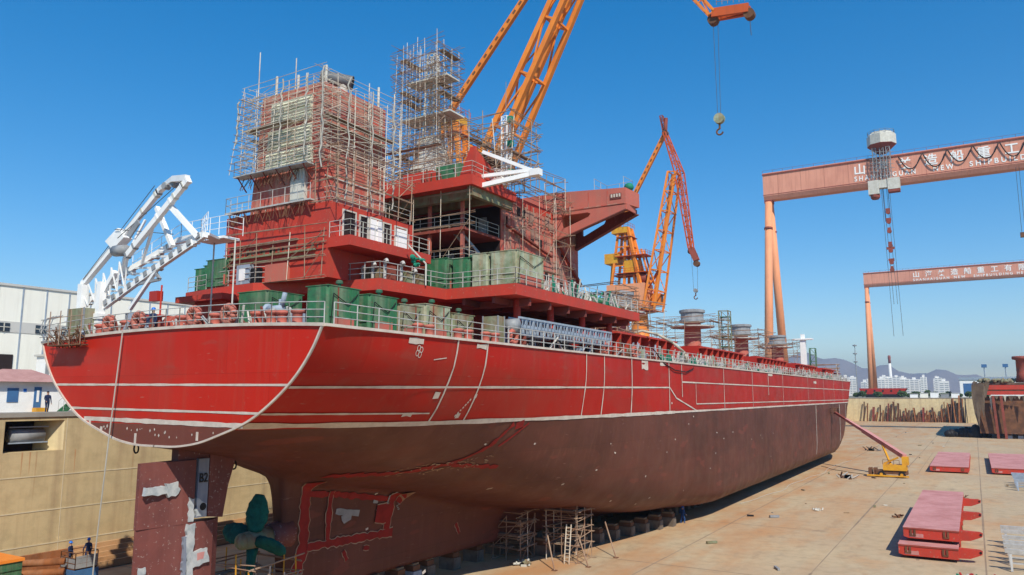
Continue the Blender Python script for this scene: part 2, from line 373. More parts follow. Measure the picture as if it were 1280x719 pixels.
def railing(mb, pts, h=1.05, step=1.6, r=0.024, rails=(1.0, 0.66, 0.33), closed=False):
    for a, b in zip(pts, pts[1:]):
        a = Vector(a); b = Vector(b); L = (b - a).length; n = max(1, int(round(L / step)))
        for k in range(n + 1):
            p = a.lerp(b, k / n); mb.tube(p, p + Vector((0, 0, h)), r, n=5)
        for f in rails: mb.tube(a + Vector((0, 0, h * f)), b + Vector((0, 0, h * f)), r * 0.9, n=5)
    return mb
def truss(mb, pa, pb, wa, wb, side, depth_a, depth_b, chord, brace, n=8, up=None, zig=True):
    """four-chord lattice boom from pa to pb; side = unit vector across, up = second cross direction"""
    pa = Vector(pa); pb = Vector(pb); sd_ = Vector(side).normalized(); d = (pb - pa).normalized(); u = d.cross(sd_).normalized()
    def cor(t, i, j):
        w = wa + (wb - wa) * t; dp = depth_a + (depth_b - depth_a) * t
        return pa.lerp(pb, t) + sd_ * (i * w / 2) + u * (j * dp / 2)
    for i in (-1, 1):
        for j in (-1, 1): mb.bar(cor(0, i, j), cor(1, i, j), chord)
    for k in range(n + 1):
        t = k / n
        for j in (-1, 1): mb.bar(cor(t, -1, j), cor(t, 1, j), brace)
        for i in (-1, 1): mb.bar(cor(t, i, -1), cor(t, i, 1), brace)
        if k < n and zig:
            t2 = (k + 1) / n; sg = 1 if k % 2 else -1
            for i in (-1, 1): mb.bar(cor(t, i, -sg), cor(t2, i, sg), brace * 0.8)
            mb.bar(cor(t, -sg, 1), cor(t2, sg, 1), brace * 0.8)
    return mb
def scaffold(name, label, x0, x1, y0, y1, z0, z1, bx=1.8, by=1.8, lift=1.8, inset=0.0, group=None, r=0.04, jit=0.12, planks=0.6, seed=1,
             sides='nsew', top_extra=1.2, fill=False, mu='pole', ml='pole', over=0.5):
    g = random.Random(seed)
    t = thing(name, label, 'scaffolding', ((x0 + x1) / 2, (y0 + y1) / 2, z0), group)
    nx = max(1, round((x1 - x0) / bx)); ny = max(1, round((y1 - y0) / by)); nz = max(1, round((z1 - z0) / lift))
    X = [x0 + (x1 - x0) * i / nx for i in range(nx + 1)]; Y = [y0 + (y1 - y0) * i / ny for i in range(ny + 1)]
    cols = set()
    for i, x in enumerate(X):
        for j, y in enumerate(Y):
            on = (j == 0 and 's' in sides) or (j == ny and 'n' in sides) or (i == 0 and 'w' in sides) or (i == nx and 'e' in sides) or fill
            if on: cols.add((x, y))
            if on and inset:
                ix = x + (inset if (i == 0 and 'w' in sides) else -inset if (i == nx and 'e' in sides) else 0)
                iy = y + (inset if (j == 0 and 's' in sides) else -inset if (j == ny and 'n' in sides) else 0)
                cols.add((round(ix, 3), round(iy, 3)))
    cols = sorted(cols)
    for x, y in cols[:98]:
        a = (x + g.uniform(-jit, jit) * .4, y + g.uniform(-jit, jit) * .4, z0); b = (x + g.uniform(-jit, jit), y + g.uniform(-jit, jit), z1 + g.uniform(0.1, top_extra))
        MB().tube(a, b, r, n=5).build('upright', g.choice([mu, mu, 'polelight']), t)
    for k in range(nz + 1):
        z = z0 + (z1 - z0) * k / nz
        mb = MB()
        ov = lambda: g.uniform(0.05, over)
        dz = lambda: z + g.uniform(-jit, jit)
        runs = []
        if 's' in sides: runs += [((x0, y0), (x1, y0)), ((x0, y0 + inset), (x1, y0 + inset))]
        if 'n' in sides: runs += [((x0, y1), (x1, y1)), ((x0, y1 - inset), (x1, y1 - inset))]
        if 'w' in sides: runs += [((x0, y0), (x0, y1)), ((x0 + inset, y0), (x0 + inset, y1))]
        if 'e' in sides: runs += [((x1, y0), (x1, y1)), ((x1 - inset, y0), (x1 - inset, y1))]
        for (a, b) in runs:
            d = Vector((b[0] - a[0], b[1] - a[1])).normalized(); o1 = ov(); o2 = ov()
            for zz in ((0, 0.9) if k else (0,)):
                mb.tube((a[0] - d.x * o1, a[1] - d.y * o1, dz() + zz * g.choice([1, 1, .6])), (b[0] + d.x * o2, b[1] + d.y * o2, dz() + zz), r * 0.9, n=5)
        if inset or fill:
            for x, y in cols:
                if g.random() < 0.6:
                    if abs(y - y0) < .01 or abs(y - y1) < .01: 
                        s_ = 1 if abs(y - y0) < .01 else -1; mb.tube((x, y - s_ * ov(), dz()), (x, y + s_ * (inset + 0.3), dz()), r * 0.9, n=5)
                    elif abs(x - x0) < .01 or abs(x - x1) < .01:
                        s_ = 1 if abs(x - x0) < .01 else -1; mb.tube((x - s_ * ov(), y, dz()), (x + s_ * (inset + 0.3), y, dz()), r * 0.9, n=5)
        if fill:
            for y in Y[1:-1]: mb.tube((x0 - ov(), y, dz()), (x1 + ov(), y, dz()), r * .9, n=5)
            for x in X[1:-1]: mb.tube((x, y0 - ov(), dz()), (x, y1 + ov(), dz()), r * .9, n=5)
        mb.build('ledger_lift', ml, t)
        if k and planks and g.random() < planks:
            mp_ = MB(); wd = inset or 0.6
            if 's' in sides and g.random() < .8: mp_.box(x0 + .1, x0 + (x1 - x0) * g.uniform(.5, 1), y0 + .08, y0 + wd - .05, z + .05, z + .11)
            if 'e' in sides and g.random() < .8: mp_.box(x1 - wd + .05, x1 - .08, y0 + wd, y0 + (y1 - y0) * g.uniform(.6, 1), z + .055, z + .115)
            if 'w' in sides and g.random() < .6: mp_.box(x0 + .08, x0 + wd - .05, y0 + wd, y1 - .1, z + .05, z + .11)
            if fill: mp_.box(x0 + .3, x1 - .3, (y0 + y1) / 2 - .4, (y0 + y1) / 2 + .5, z + .12, z + .18)
            if mp_.v: mp_.build('plank_deck', 'plank', t)
    class _B:
        def tube(s, *a, **k): MB().tube(*a, **k).build('brace', ml, t)
    mb = _B()
    for k in range(nz):
        za = z0 + (z1 - z0) * k / nz; zb = z0 + (z1 - z0) * (k + 1) / nz
        for i in range(nx):
            if 's' in sides and g.random() < .4: mb.tube((X[i], y0 - .05, za), (X[min(nx, i + g.choice([1, 1, 2]))], y0 - .05, zb + g.uniform(0, .5)), r * .85, n=5)
            if 'n' in sides and g.random() < .3: mb.tube((X[i + 1], y1 + .05, za), (X[i], y1 + .05, zb), r * .85, n=5)
        for j in range(ny):
            if 'e' in sides and g.random() < .4: mb.tube((x1 + .05, Y[j], za), (x1 + .05, Y[min(ny, j + g.choice([1, 1, 2]))], zb + g.uniform(0, .4)), r * .85, n=5)
            if 'w' in sides and g.random() < .3: mb.tube((x0 - .05, Y[j + 1], za), (x0 - .05, Y[j], zb), r * .85, n=5)
    return t

# ================================================================== SETTING
WX = -65.0            # left dock wall
EY = 465.0            # far end wall
RX = 52.0
QZ = 12.7             # quay level
MB().box(WX - 3, RX + 3, 3, EY + 3, -1.2, 0).build('dock_floor', 'floor').__setitem__('kind', 'structure')
mb = MB()   # quay and land: one sheet with the dock pit left open
Lx = 14000
xs = [-Lx, WX, RX, Lx]; ys = [-Lx, 3, EY, 20000]
vs_ = [(x, y, QZ) for y in ys for x in xs]; fs = []
for j in range(3):
    for i in range(3):
        if not (i == 1 and j == 1): a = j * 4 + i; fs.append((a, a + 1, a + 5, a + 4))
mb.add(vs_, fs); o = mb.build('land', 'land', fix=False); tag(o, kind='structure')
mb = MB()
for b_ in ((-150, WX, -60, EY + 60), (RX, RX + 90, -60, EY + 60), (WX, RX, EY, EY + 60), (WX, RX, -60, 3)):
    mb.add([(b_[0], b_[2], QZ + .02), (b_[1], b_[2], QZ + .02), (b_[1], b_[3], QZ + .02), (b_[0], b_[3], QZ + .02)], [(0, 1, 2, 3)])
tag(mb.build('quay_paving', 'quay', fix=False), kind='structure')
# floor joints (filled grooves)
mb = MB()
g = random.Random(3)
for x in (-12.3, -24.4, -0.2, 12.1, 24.3, 36.4):
    y = 4
    while y < EY - 2:
        e = y + g.uniform(9, 16); w = g.uniform(.04, .10)
        mb.add([(x - w + g.uniform(-.03, .03), y, .004), (x + w, y, .004), (x + w + g.uniform(-.03, .03), e, .004), (x - w, e, .004)], [(0, 1, 2, 3)]); y = e
for y in range(16, int(EY), 24):
    x = WX + .5
    while x < RX - 1:
        e = x + g.uniform(5, 9)
        if g.random() < .85: mb.add([(x, y - .05, .008), (e, y - .05, .008), (e, y + .05 + g.uniform(0, .05), .008), (x, y + .05, .008)], [(0, 1, 2, 3)])
        x = e
for (x, y, dx, dy) in ((-5.4, 77, .9, 26), (-9.9, 160, .25, 60), (-8.2, 240, .3, 80)):
    mb.add([(x, y, .012), (x + dx * .3, y, .012), (x + dx * .3, y + dy, .012), (x, y + dy, .012)], [(0, 1, 2, 3)])
tag(mb.build('dock_floor_joints', 'joint', fix=False), kind='structure')
# ---- left dock wall with its splayed niche
wl = thing('dock_wall', 'tall yellowed concrete side wall of the dry dock with a square niche', 'wall', (WX, 30, 0))
N0, N1, NZ0, NZ1 = 31.2, 35.8, 9.7, 12.15
mb = MB(); mb.box(WX - 3, WX, 3, N0, -.5, QZ - .25); mb.box(WX - 3, WX, N1, EY, -.5, QZ - .25)
mb.box(WX - 3, WX, N0, N1, -.5, NZ0); mb.box(WX - 3, WX, N0, N1, NZ1, QZ - .25)
mb.build('wall_face', 'dockwall', wl)
mb = MB(); mb.box(WX - 3, WX + .12, 3, EY, QZ - .25, QZ + .1); mb.build('coping', 'quay', wl)
mb = MB(); mb.box(WX - 2.9, WX - 2.2, N0 + .0, N1, NZ0, NZ1); mb.build('niche_back', 'dark', wl)
mb = MB()
mb.prism([(WX - 2.2, N0), (WX - .01, N0), (WX - 2.2, N0 + 1.0)], 'z', NZ0 + .01, NZ1 - .01)
mb.prism([(WX - 2.2, N1), (WX - .01, N1), (WX - 2.2, N1 - 1.3)], 'z', NZ0 + .01, NZ1 - .01)
mb.build('niche_cheek', 'endwall', wl)
mb = MB(); mb.tube((WX - 1.2, N0 + .9, 10.95), (WX - 1.2, N1 - 1.1, 10.95), .55, n=16); mb.build('fender_roller', 'grey', wl, True)
mb = MB(); 
for z in (10.35, 11.6): mb.box(WX - .9, WX - .7, N0 + .7, N1 - .9, z, z + .1)
mb.build('roller_bracket', 'bluegrey', wl)
mb = MB()
for z in (7.75, 5.0, 2.35): mb.box(WX, WX + .03, 3, EY, z - .045, z + .045)
for y in range(12, 460, 12): mb.box(WX, WX + .022, y - .03, y + .03, 0, QZ - .3)
mb.build('pour_seam', 'jointpale', wl)
mb = MB(); mb.box(WX, WX + .55, 3, EY, 0, 1.15); mb.box(WX, WX + .3, 3, EY, 1.15, 1.7); mb.build('wall_footing', 'rust', wl)
mb = MB()
for y in (36.8, 33.2, 32.6): 
    mb.add([(WX + .006, y, 9.7), (WX + .006, y + .12, 9.7), (WX + .006, y + .09, g.uniform(7, 8.6)), (WX + .006, y + .05, g.uniform(7, 8.6))], [(0, 1, 2, 3)])
mb.build('rust_run', 'rustpale', wl, fix=False)
we = thing('dock_wall', 'pale cream far end wall of the dry dock behind the rusty piles', 'wall', (0, EY, 0))
mb = MB(); mb.box(WX, RX, EY, EY + 3, -.5, QZ - .3); mb.build('wall_face', 'endwall', we)
mb = MB(); mb.box(WX, RX, EY - .15, EY + 3, QZ - .3, QZ + .12); mb.build('coping', 'quay', we)
wr = thing('dock_wall', 'concrete side wall of the dry dock on the right beyond the second ship', 'wall', (RX, 200, 0))
MB().box(RX, RX + 3, 3, EY, -.5, QZ).build('wall_face', 'dockwall', wr)
wh = thing('dock_wall', 'concrete head wall of the dry dock below the viewer', 'wall', (0, 3, 0))
MB().box(WX, RX, 0, 3, -.5, QZ - .005).build('wall_face', 'dockwall', wh)
# low kerb & rail along left quay
# ---- hills
def hill_ridge(name, pts, y, depth, seed):
    g = random.Random(seed); mb = MB(); n = 90; rows = 9; vs_ = []
    xs = [p[0] for p in pts]
    def H(x):
        for (xa, ha), (xb, hb) in zip(pts, pts[1:]):
            if xa <= x <= xb:
                t = (x - xa) / (xb - xa); t = t * t * (3 - 2 * t); return ha + (hb - ha) * t
        return 20
    ph = [(g.uniform(0, 6.28), g.uniform(.004, .03), g.uniform(2, 9)) for _ in range(9)]
    for j in range(rows):
        v = j / (rows - 1)
        for i in range(n):
            x = xs[0] + (xs[-1] - xs[0]) * i / (n - 1)
            prof = math.sin(math.pi * v) ** .8
            h = (H(x + 40 * math.sin(v * 9)) + sum(a * math.sin(x * f + p + v * 7 * (k + 1)) for k, (p, f, a) in enumerate(ph))) * prof
            vs_.append((x, y + depth * (v - .5) * 1.0, QZ - 1 + max(0, h)))
    fs = [(j * n + i, j * n + i + 1, (j + 1) * n + i + 1, (j + 1) * n + i) for j in range(rows - 1) for i in range(n - 1)]
    mb.add(vs_, fs); o = mb.build(name, 'hill', smooth=True); tag(o, kind='structure'); return o
hill_ridge('hills', [(-3600, 60), (-2600, 160), (-1900, 210), (-1350, 260), (-1060, 300), (-960, 265), (-880, 270), (-760, 235), (-690, 180), (-560, 205), (-470, 165), (-330, 150), (-180, 168), (-60, 135), (120, 90), (500, 120), (900, 60), (1600, 20)], 6000, 1400, 5)
# ================================================================== THE SHIP
SX = -38.25
HB = 12.25
ship = thing('cargo_ship', 'large red and brown cargo ship under construction filling the dry dock, stern towards the viewer', 'ship', (SX, 24, 0))
ST = {
 26.0: [(0, 11.45), (.5, 11.45), (1, 11.45), (1.5, 11.46), (3.3, 11.65), (5.4, 12.2), (7.3, 12.85), (8.9, 13.75), (10.6, 15.1), (11.65, 16.4), (12.25, 17.5)],
 31.0: [(0, 10.4), (.5, 10.42), (1, 10.45), (1.5, 10.5), (3.6, 10.8), (6, 11.35), (8.3, 12.3), (9.9, 13.4), (11.2, 14.9), (11.95, 16.2), (12.25, 17.5)],
 34.4: [(0, 8.95), (.3, 9.0), (.6, 9.05), (1.0, 9.15), (3.8, 9.8), (6.4, 10.7), (8.8, 11.9), (10.2, 13.2), (11.35, 14.9), (12.0, 16.2), (12.25, 17.5)],
 35.4: [(0, 1.5), (.3, 1.5), (.45, 5), (.8, 8.4), (3.8, 9.5), (6.4, 10.4), (8.9, 11.8), (10.3, 13.1), (11.4, 14.9), (12.0, 16.2), (12.25, 17.5)],
 44.0: [(0, 1.5), (.5, 1.5), (.75, 4.8), (1.15, 7.1), (3.9, 7.75), (7.0, 8.8), (9.5, 10.8), (10.85, 12.9), (11.75, 14.8), (12.15, 16.2), (12.25, 17.5)],
 54.0: [(0, 1.5), (1.0, 1.5), (1.35, 3.8), (2.0, 5.1), (4.6, 5.55), (7.6, 6.1), (9.8, 7.6), (11.1, 10.2), (11.8, 13.2), (12.22, 16.0), (12.25, 17.5)],
 65.0: [(0, 1.5), (1.9, 1.5), (2.5, 2.7), (3.8, 3.5), (6.6, 3.7), (9.0, 4.2), (10.7, 5.9), (11.6, 8.6), (12.05, 12), (12.25, 15.5), (12.25, 17.5)],
 78.0: [(0, 1.5), (3.4, 1.5), (4.6, 1.75), (6.5, 2.0), (8.6, 2.35), (10.3, 3.1), (11.5, 4.8), (12.0, 7.4), (12.22, 11), (12.25, 15), (12.25, 17.5)],
 92.0: [(0, 1.5), (7, 1.5), (9.6, 1.5), (10.8, 1.75), (11.65, 2.35), (12.1, 3.4), (12.25, 6), (12.25, 10), (12.25, 13.5), (12.25, 16), (12.25, 17.5)],
 180.0: [(0, 1.5), (7, 1.5), (9.6, 1.5), (10.8, 1.75), (11.65, 2.35), (12.1, 3.4), (12.25, 6), (12.25, 10), (12.25, 13.5), (12.25, 16), (12.25, 17.5)],
 194.0: [(0, 1.5), (6, 1.5), (8.4, 1.6), (9.9, 2.3), (10.9, 3.5), (11.6, 5.2), (12.0, 7.6), (12.2, 10.4), (12.25, 13.5), (12.25, 16), (12.25, 17.5)],
 204.0: [(0, 1.5), (3.6, 1.5), (5.6, 1.7), (7.2, 2.6), (8.5, 4.0), (9.6, 5.9), (10.5, 8.2), (11.2, 10.8), (11.8, 13.5), (12.1, 16), (12.25, 17.5)],
 216.0: [(0, 1.5), (1.8, 1.5), (3.0, 2), (4.1, 3), (5.0, 4.5), (5.7, 6.5), (6.4, 9), (7.3, 11.5), (8.6, 14), (9.5, 16), (10.1, 17.5)],
 228.0: [(0, 3.0), (.3, 3.5), (.6, 4.5), (.8, 5.5), (1, 7), (1.3, 9), (1.8, 11), (2.6, 13), (3.6, 15), (4.6, 16.5), (5.2, 17.5)],
 233.0: [(0, 9), (.05, 9.5), (.1, 10), (.15, 11), (.2, 12), (.3, 13), (.4, 14), (.5, 15), (.6, 16), (.7, 17), (.8, 17.5)],
}
SK = sorted(ST)
def pchip(xs, ys, x):
    n = len(xs)
    if x <= xs[0]: return ys[0]
    if x >= xs[-1]: return ys[-1]
    i = max(k for k in range(n - 1) if xs[k] <= x)
    d = [(ys[k + 1] - ys[k]) / (xs[k + 1] - xs[k]) for k in range(n - 1)]
    def sl(k):
        if k == 0: return d[0]
        if k == n - 1: return d[-1]
        a, b = d[k - 1], d[k]
        return 0 if a * b <= 0 else 2 * a * b / (a + b)
    h = xs[i + 1] - xs[i]; t = (x - xs[i]) / h; m0, m1 = sl(i) * h, sl(i + 1) * h
    return (2 * t**3 - 3 * t**2 + 1) * ys[i] + (t**3 - 2 * t**2 + t) * m0 + (-2 * t**3 + 3 * t**2) * ys[i + 1] + (t**3 - t**2) * m1
def section(Y, sub=5):
    P = []
    for k in range(11):
        P.append((pchip(SK, [ST[s][k][0] for s in SK], Y), pchip(SK, [ST[s][k][1] for s in SK], Y)))
    L = [0]
    for a, b in zip(P, P[1:]): L.append(L[-1] + math.hypot(b[0] - a[0], b[1] - a[1]) + 1e-4)
    out = []
    for k in range(10):
        for q in range(sub):
            t = L[k] + (L[k + 1] - L[k]) * q / sub
            out.append((pchip(L, [p[0] for p in P], t), pchip(L, [p[1] for p in P], t)))
    out.append(P[-1]); return out
def bulge(d): return 0.0
def cam_(x): return .36 * max(0, 1 - ((x - SX) / HB) ** 2)
def yshift(d, Y): return bulge(d) * max(0, 1 - (Y - 23.8) / 9.0)
YS = [26, 27, 28, 29, 30, 31, 32, 33, 33.8, 34.4, 34.65, 34.9, 35.15, 35.4, 36, 37, 38, 39, 40, 41.5, 43, 44.5, 46, 48, 50, 52, 54, 56, 58, 60, 63, 66, 69, 72, 75, 78, 81, 85, 89, 92, 100, 110, 125, 140, 155, 170, 180, 184, 188, 192, 195, 198, 201, 204, 207, 210, 213, 216, 219, 222, 225, 228, 231, 233]
secs = [section(Y) for Y in YS]
mb = MB(); vs_ = []; n = len(secs[0]) * 2 - 1
for Y, S in zip(YS, secs):
    row = [(SX - d, Y + yshift(d, Y), z) for d, z in S[::-1]] + [(SX + d, Y + yshift(d, Y), z) for d, z in S[1:]]
    vs_ += row
fs = [(j * n + i, j * n + i + 1, (j + 1) * n + i + 1, (j + 1) * n + i) for j in range(len(YS) - 1) for i in range(n - 1)]
mb.add(vs_, fs); hull = mb.build('hull', 'hull', ship, smooth=True)
# transom plate
mb = MB(); S = secs[0]; cols = 40; vs_ = []
for d, z in S[3:]:
    for c in range(cols + 1):
        x = -d + 2 * d * c / cols; vs_.append((SX + x, 26.0, z + (cam_(SX + x) if z > 17.4 else 0)))
fs = []
for j in range(len(S) - 4):
    for c in range(cols): a = j * (cols + 1) + c; fs.append((a, a + 1, a + cols + 2, a + cols + 1))
mb.add(vs_, fs); trans = mb.build('transom', 'transom', ship, smooth=True)
tag(trans, 'bright fresh red transom plate above a strip of brown primer')
# deck
mb = MB(); vs_ = []; 
for Y, S in zip(YS, secs): d = S[-1][0]; vs_ += [(SX - d + .02, Y + .01, 17.46), (SX, Y + .01, 17.46 + .36 * d / HB), (SX + d - .02, Y + .01, 17.46)]
fs = []
for j in range(len(YS) - 1):
    for i in (0, 1): a = j * 3 + i; fs.append((a, a + 1, a + 4, a + 3))
mb.add(vs_, fs)
n0 = len(mb.v)  # fill of the curved counter
mb.build('main_deck', 'deckred', ship, fix=False)
def tY(x): return 26.0
# deck-edge strip (pale primed sheer edge), following transom and sides
mb = MB()
edge = [(SX + HB * c, 26.0, 17.5 + cam_(SX + HB * c)) for c in [k / 24 for k in range(-24, 25)]]
for a, b in zip(edge, edge[1:]): mb.bar((a[0], a[1] - .02, a[2]), (b[0], b[1] - .02, b[2]), .18, .16)
def dedge(Y): return section(Y)[-1][0]
Yl = [26.05, 30, 60, 100, 192, 204, 210, 216, 222, 228, 233]
for s in (1, -1):
    pts = [(SX + s * (dedge(y) + .02), y, 17.5) for y in Yl]
    for a, b in zip(pts, pts[1:]): mb.bar(a, b, .16, .14)
mb.build('sheer_strip', 'seam', ship)
# seam lines laid along the plating
def hullx(Y, z):
    S = section(Y); best = None
    for (d0, z0), (d1, z1) in zip(S[3:], S[4:]):
        if z0 <= z <= z1 and z1 > z0: return d0 + (d1 - d0) * (z - z0) / (z1 - z0)
    for (d0, z0), (d1, z1) in zip(S[5:], S[6:]):
        if z0 <= z <= z1 and z1 > z0: return d0 + (d1 - d0) * (z - z0) / (z1 - z0)
    for (d0, z0), (d1, z1) in zip(S, S[1:]):
        if z0 <= z <= z1 and z1 > z0: return d0 + (d1 - d0) * (z - z0) / (z1 - z0)
    return S[-1][0]
def hpt(Y, z, off=.03):
    d = hullx(Y, z); e = .08
    dy = (hullx(Y + e, z) - hullx(Y - e, z)) / (2 * e); dz = (hullx(Y, z + e) - hullx(Y, z - e)) / (2 * e) if 1.6 < z < 17.4 else 0
    dz = max(-8, min(8, dz)); nrm = Vector((1, -dy, -dz)).normalized()
    return Vector((SX + d, Y + yshift(d, Y), z)) + nrm * off
def strip(mb, pts, w, off=.045, step=.7, jit=.25, seed=1):
    g = random.Random(seed); P = []
    for (a, b) in zip(pts, pts[1:]):
        L = math.hypot(b[0] - a[0], b[1] - a[1]); n = max(1, int(L / step))
        for k in range(n): P.append((a[0] + (b[0] - a[0]) * k / n, a[1] + (b[1] - a[1]) * k / n))
    P.append(pts[-1]); vs_ = []
    for k, p in enumerate(P):
        q0 = P[max(0, k - 1)]; q1 = P[min(len(P) - 1, k + 1)]; t = Vector((q1[0] - q0[0], q1[1] - q0[1])).normalized(); nn = Vector((-t.y, t.x))
        ww = w * (1 + g.uniform(-jit, jit)) / 2
        for s in (-1, 1): vs_.append(hpt(p[0] + nn.x * s * ww, min(17.48, max(1.6, p[1] + nn.y * s * ww)), off))
    mb.add(vs_, [(2 * k, 2 * k + 1, 2 * k + 3, 2 * k + 2) for k in range(len(P) - 1)])
mb = MB()
strip(mb, [(26.02, 12.7), (36, 12.55), (60, 12.5), (75, 12.5)], .26, seed=2, step=1.0)
strip(mb, [(75, 12.5), (200, 12.5), (207, 12.5)], .2, seed=3, step=2.5)
strip(mb, [(26.02, 14.6), (73.6, 14.95)], .13, seed=4, step=1)
strip(mb, [(73.6, 14.95), (75.5, 13.9), (82, 12.55)], .13, seed=5)
strip(mb, [(77.5, 15.55), (204, 15.4)], .13, seed=6, step=3)
strip(mb, [(82, 13.25), (204, 13.1)], .13, seed=7, step=3)
strip(mb, [(26.02, 13.3), (36.6, 13.15)], .09, seed=8)
for k, (y, z0) in enumerate(((37.0, 12.6), (40.2, 12.5), (54.5, 12.5), (57.9, 12.5), (63.8, 12.5), (73.5, 12.5), (77.4, 14), (93, 12.5), (107, 12.5), (126.5, 12.5), (148, 12.5), (165, 12.5), (178, 12.5), (191, 12.5))):
    strip(mb, [(y, z0), (y, 17.45)], .13 if y < 60 else .16, seed=20 + k)
strip(mb, [(82.0, 13.3), (82, 15.5)], .11, seed=40); strip(mb, [(116.5, 14.2), (116.5, 17.0)], .22, seed=41)
strip(mb, [(154, 3.2), (155, 12.3)], .35, seed=43); strip(mb, [(184, 4.2), (184.5, 12.2)], .55, seed=44); strip(mb, [(193.5, 6), (194, 12.2)], .4, seed=45)
mb.build('weld_seam', 'seam', ship, fix=False)
# transom seams
mb = MB()
def tstrip(x0, z0, x1, z1, w, seed=0, offy=.02):
    g = random.Random(seed); n = max(2, int(abs(x1 - x0) / .6)); vs_ = []
    for k in range(n + 1):
        t = k / n; x = x0 + (x1 - x0) * t; z = z0 + (z1 - z0) * t; ww = w * g.uniform(.8, 1.2) / 2
        for s in (-1, 1): vs_.append((x, tY(x) - offy, z + s * ww))
    mb.add(vs_, [(2 * k, 2 * k + 1, 2 * k + 3, 2 * k + 2) for k in range(n)])
tstrip(SX - 10.4, 14.85, SX + 10.15, 14.68, .12, 1); tstrip(SX - 8.3, 13.45, SX + 8.1, 13.3, .12, 2); tstrip(SX - 6.95, 12.85, SX + 6.95, 12.68, .24, 3)
S = secs[0]
for s in (1, -1):
    pts = [Vector((SX + s * (d - .04), tY(SX + d) - .03, z + .02)) for d, z in S[(0 if s == 1 else 0):]]
    for a, b in zip(pts, pts[1:]): mb.bar(a, b, .11, .10)
for x, z0, z1 in ((SX - 1.9, 11.1, 12.1), (SX - 6.4, 12.2, 12.75), (SX - 5.2, 11.85, 12.4), (SX + 3.4, 11.5, 12.3)):
    mb.box(x, x + .16, tY(x) - .03, tY(x), z0 + .35, z1)
mb.build('transom_seam', 'seam', ship)
# scattered primer dabs
mb = MB(); g = random.Random(12)
for k in range(26):
    x = SX + g.uniform(-5.5, 5); z = g.uniform(11.95, 12.45); r_ = g.uniform(.03, .09)
    if abs(x - SX) > 3.5 and z < 12.25: continue
    mb.add([(x - r_, tY(x) - .02, z), (x, tY(x) - .02, z - r_ * 1.5), (x + r_, tY(x) - .02, z), (x, tY(x) - .02, z + r_ * 1.3)], [(0, 1, 2, 3)])
for k in range(34):
    Y = g.uniform(30, 120); z = g.choice([g.uniform(8.5, 12.2), g.uniform(3, 12), g.uniform(3, 9)])
    strip(mb, [(Y, z), (Y + g.uniform(.1, .3), z + g.uniform(-.1, .1))], g.uniform(.06, .16), .02, seed=k)
for (Y, z, w, h) in ((36.2, 14.2, .5, .35), (34.5, 13.1, .7, .2), (40.1, 14.15, .25, .25), (39.2, 12.95, .35, .3), (66.2, 16.8, 1.6, .5), (66.2, 17.25, 1.6, .25), (32.4, 17.15, 1.3, .28), (39.0, 17.2, 1.1, .28), (71, 17.2, 1.5, .3), (116.5, 17.2, 3, .35), (154, 16.6, 3, .5), (74, 13.4, .3, .2)):
    strip(mb, [(Y, z), (Y + w, z)], h, .035, .3, .35, seed=int(Y * 10))
# four-petal dot mark and the dashed depth marks
for a in range(4):
    cx, cz = 33.45 + .17 * math.cos(a * 1.57 + .5), 16.6 + .2 * math.sin(a * 1.57 + .5)
    pts = [(cx + .14 * math.cos(t), cz + .16 * math.sin(t)) for t in [k * math.pi / 4 for k in range(9)]]
    strip(mb, pts, .045, .035, .2, 0, seed=a)
for k in range(7): strip(mb, [(39.8 - k * .12, 13.95 - k * .16), (39.9 - k * .12, 13.9 - k * .16)], .12, .035, seed=k)
strip(mb, [(34.9, 16.2), (36.1, 16.35)], .06, .03, seed=9)
tag(mb.build('primer_dab', 'seam', ship, fix=False), kind='stuff')
mb = MB()   # bright red touched-up bands on the brown hull
g = random.Random(5)
def kt(pts): return [(y * .967, 14.2 + (z - 14.2) * .967) for y, z in pts]
mp2 = MB()
for k, (pts, w, of) in enumerate((([(37.6, 8.5), (37.9, 4.2), (37.2, 2.2)], .75, .05), ([(37.4, 7.7), (40.5, 7.35), (45.5, 6.5), (47.4, 6.3)], .42, .06), ([(46.3, 6.9), (45.9, 4.2)], .6, .07),
     ([(38.2, 4.1), (42, 4.0), (46.6, 3.9)], .5, .08), ([(39.9, 7.7), (40.0, 4.3)], .42, .09), ([(44.6, 5.5), (45.8, 5.4)], 1.1, .10), ([(47.2, 6.8), (46.8, 6.1)], .7, .11))):
    strip(mb, kt(pts), w, of, .25, .32, k); (k == 1) or strip(mp2, kt(pts), w + .12, of - .012, .25, .35, k)
for a, b in (((41.6, 3.3), (42.0, 2.6)), ((43.6, 3.2), (44.2, 3.1)), ((54.3, 3.5), (54.9, 2.6))): strip(mb, kt([a, b]), .28, .05, .2, .2, 8); strip(mp2, kt([a, b]), .4, .04, .2, .2, 8)
strip(mb, kt([(37, 9.05), (41, 9.0), (44.2, 9.6), (46, 10.6), (47.5, 12.2)]), .3, .05, .25, .6, 9)
strip(mb, kt([(44.2, 9.4), (48.5, 9.0)]), .24, .05, .25, .6, 10)
strip(mb, kt([(47.0, 10.6), (49.2, 12.2)]), .16, .05, .3, .4, 11); strip(mb, kt([(47.8, 12.0), (48.6, 12.2)]), .5, .05, .4, .2, 12)
tag(mb.build('touch_up_paint', 'touch', ship, fix=False), kind='stuff')
for k in range(90):
    Y = g.uniform(40.5, 47.0); z = 9.35 + g.uniform(-.4, .4) + (Y - 44) * .08
    strip(mp2, kt([(Y, z), (Y + g.uniform(.1, .28), z + g.uniform(-.12, .12))]), .045, .06, .3, .2, k)
tag(mp2.build('chalk_outline', 'pole', ship, fix=False), kind='stuff')
mb = MB()
strip(mb, kt([(40.6, 6.15), (42.9, 5.75)]), .4, .05, .3, .2, 1); strip(mb, kt([(41.6, 5.9), (41.8, 5.3)]), .8, .06, .3, .2, 2)
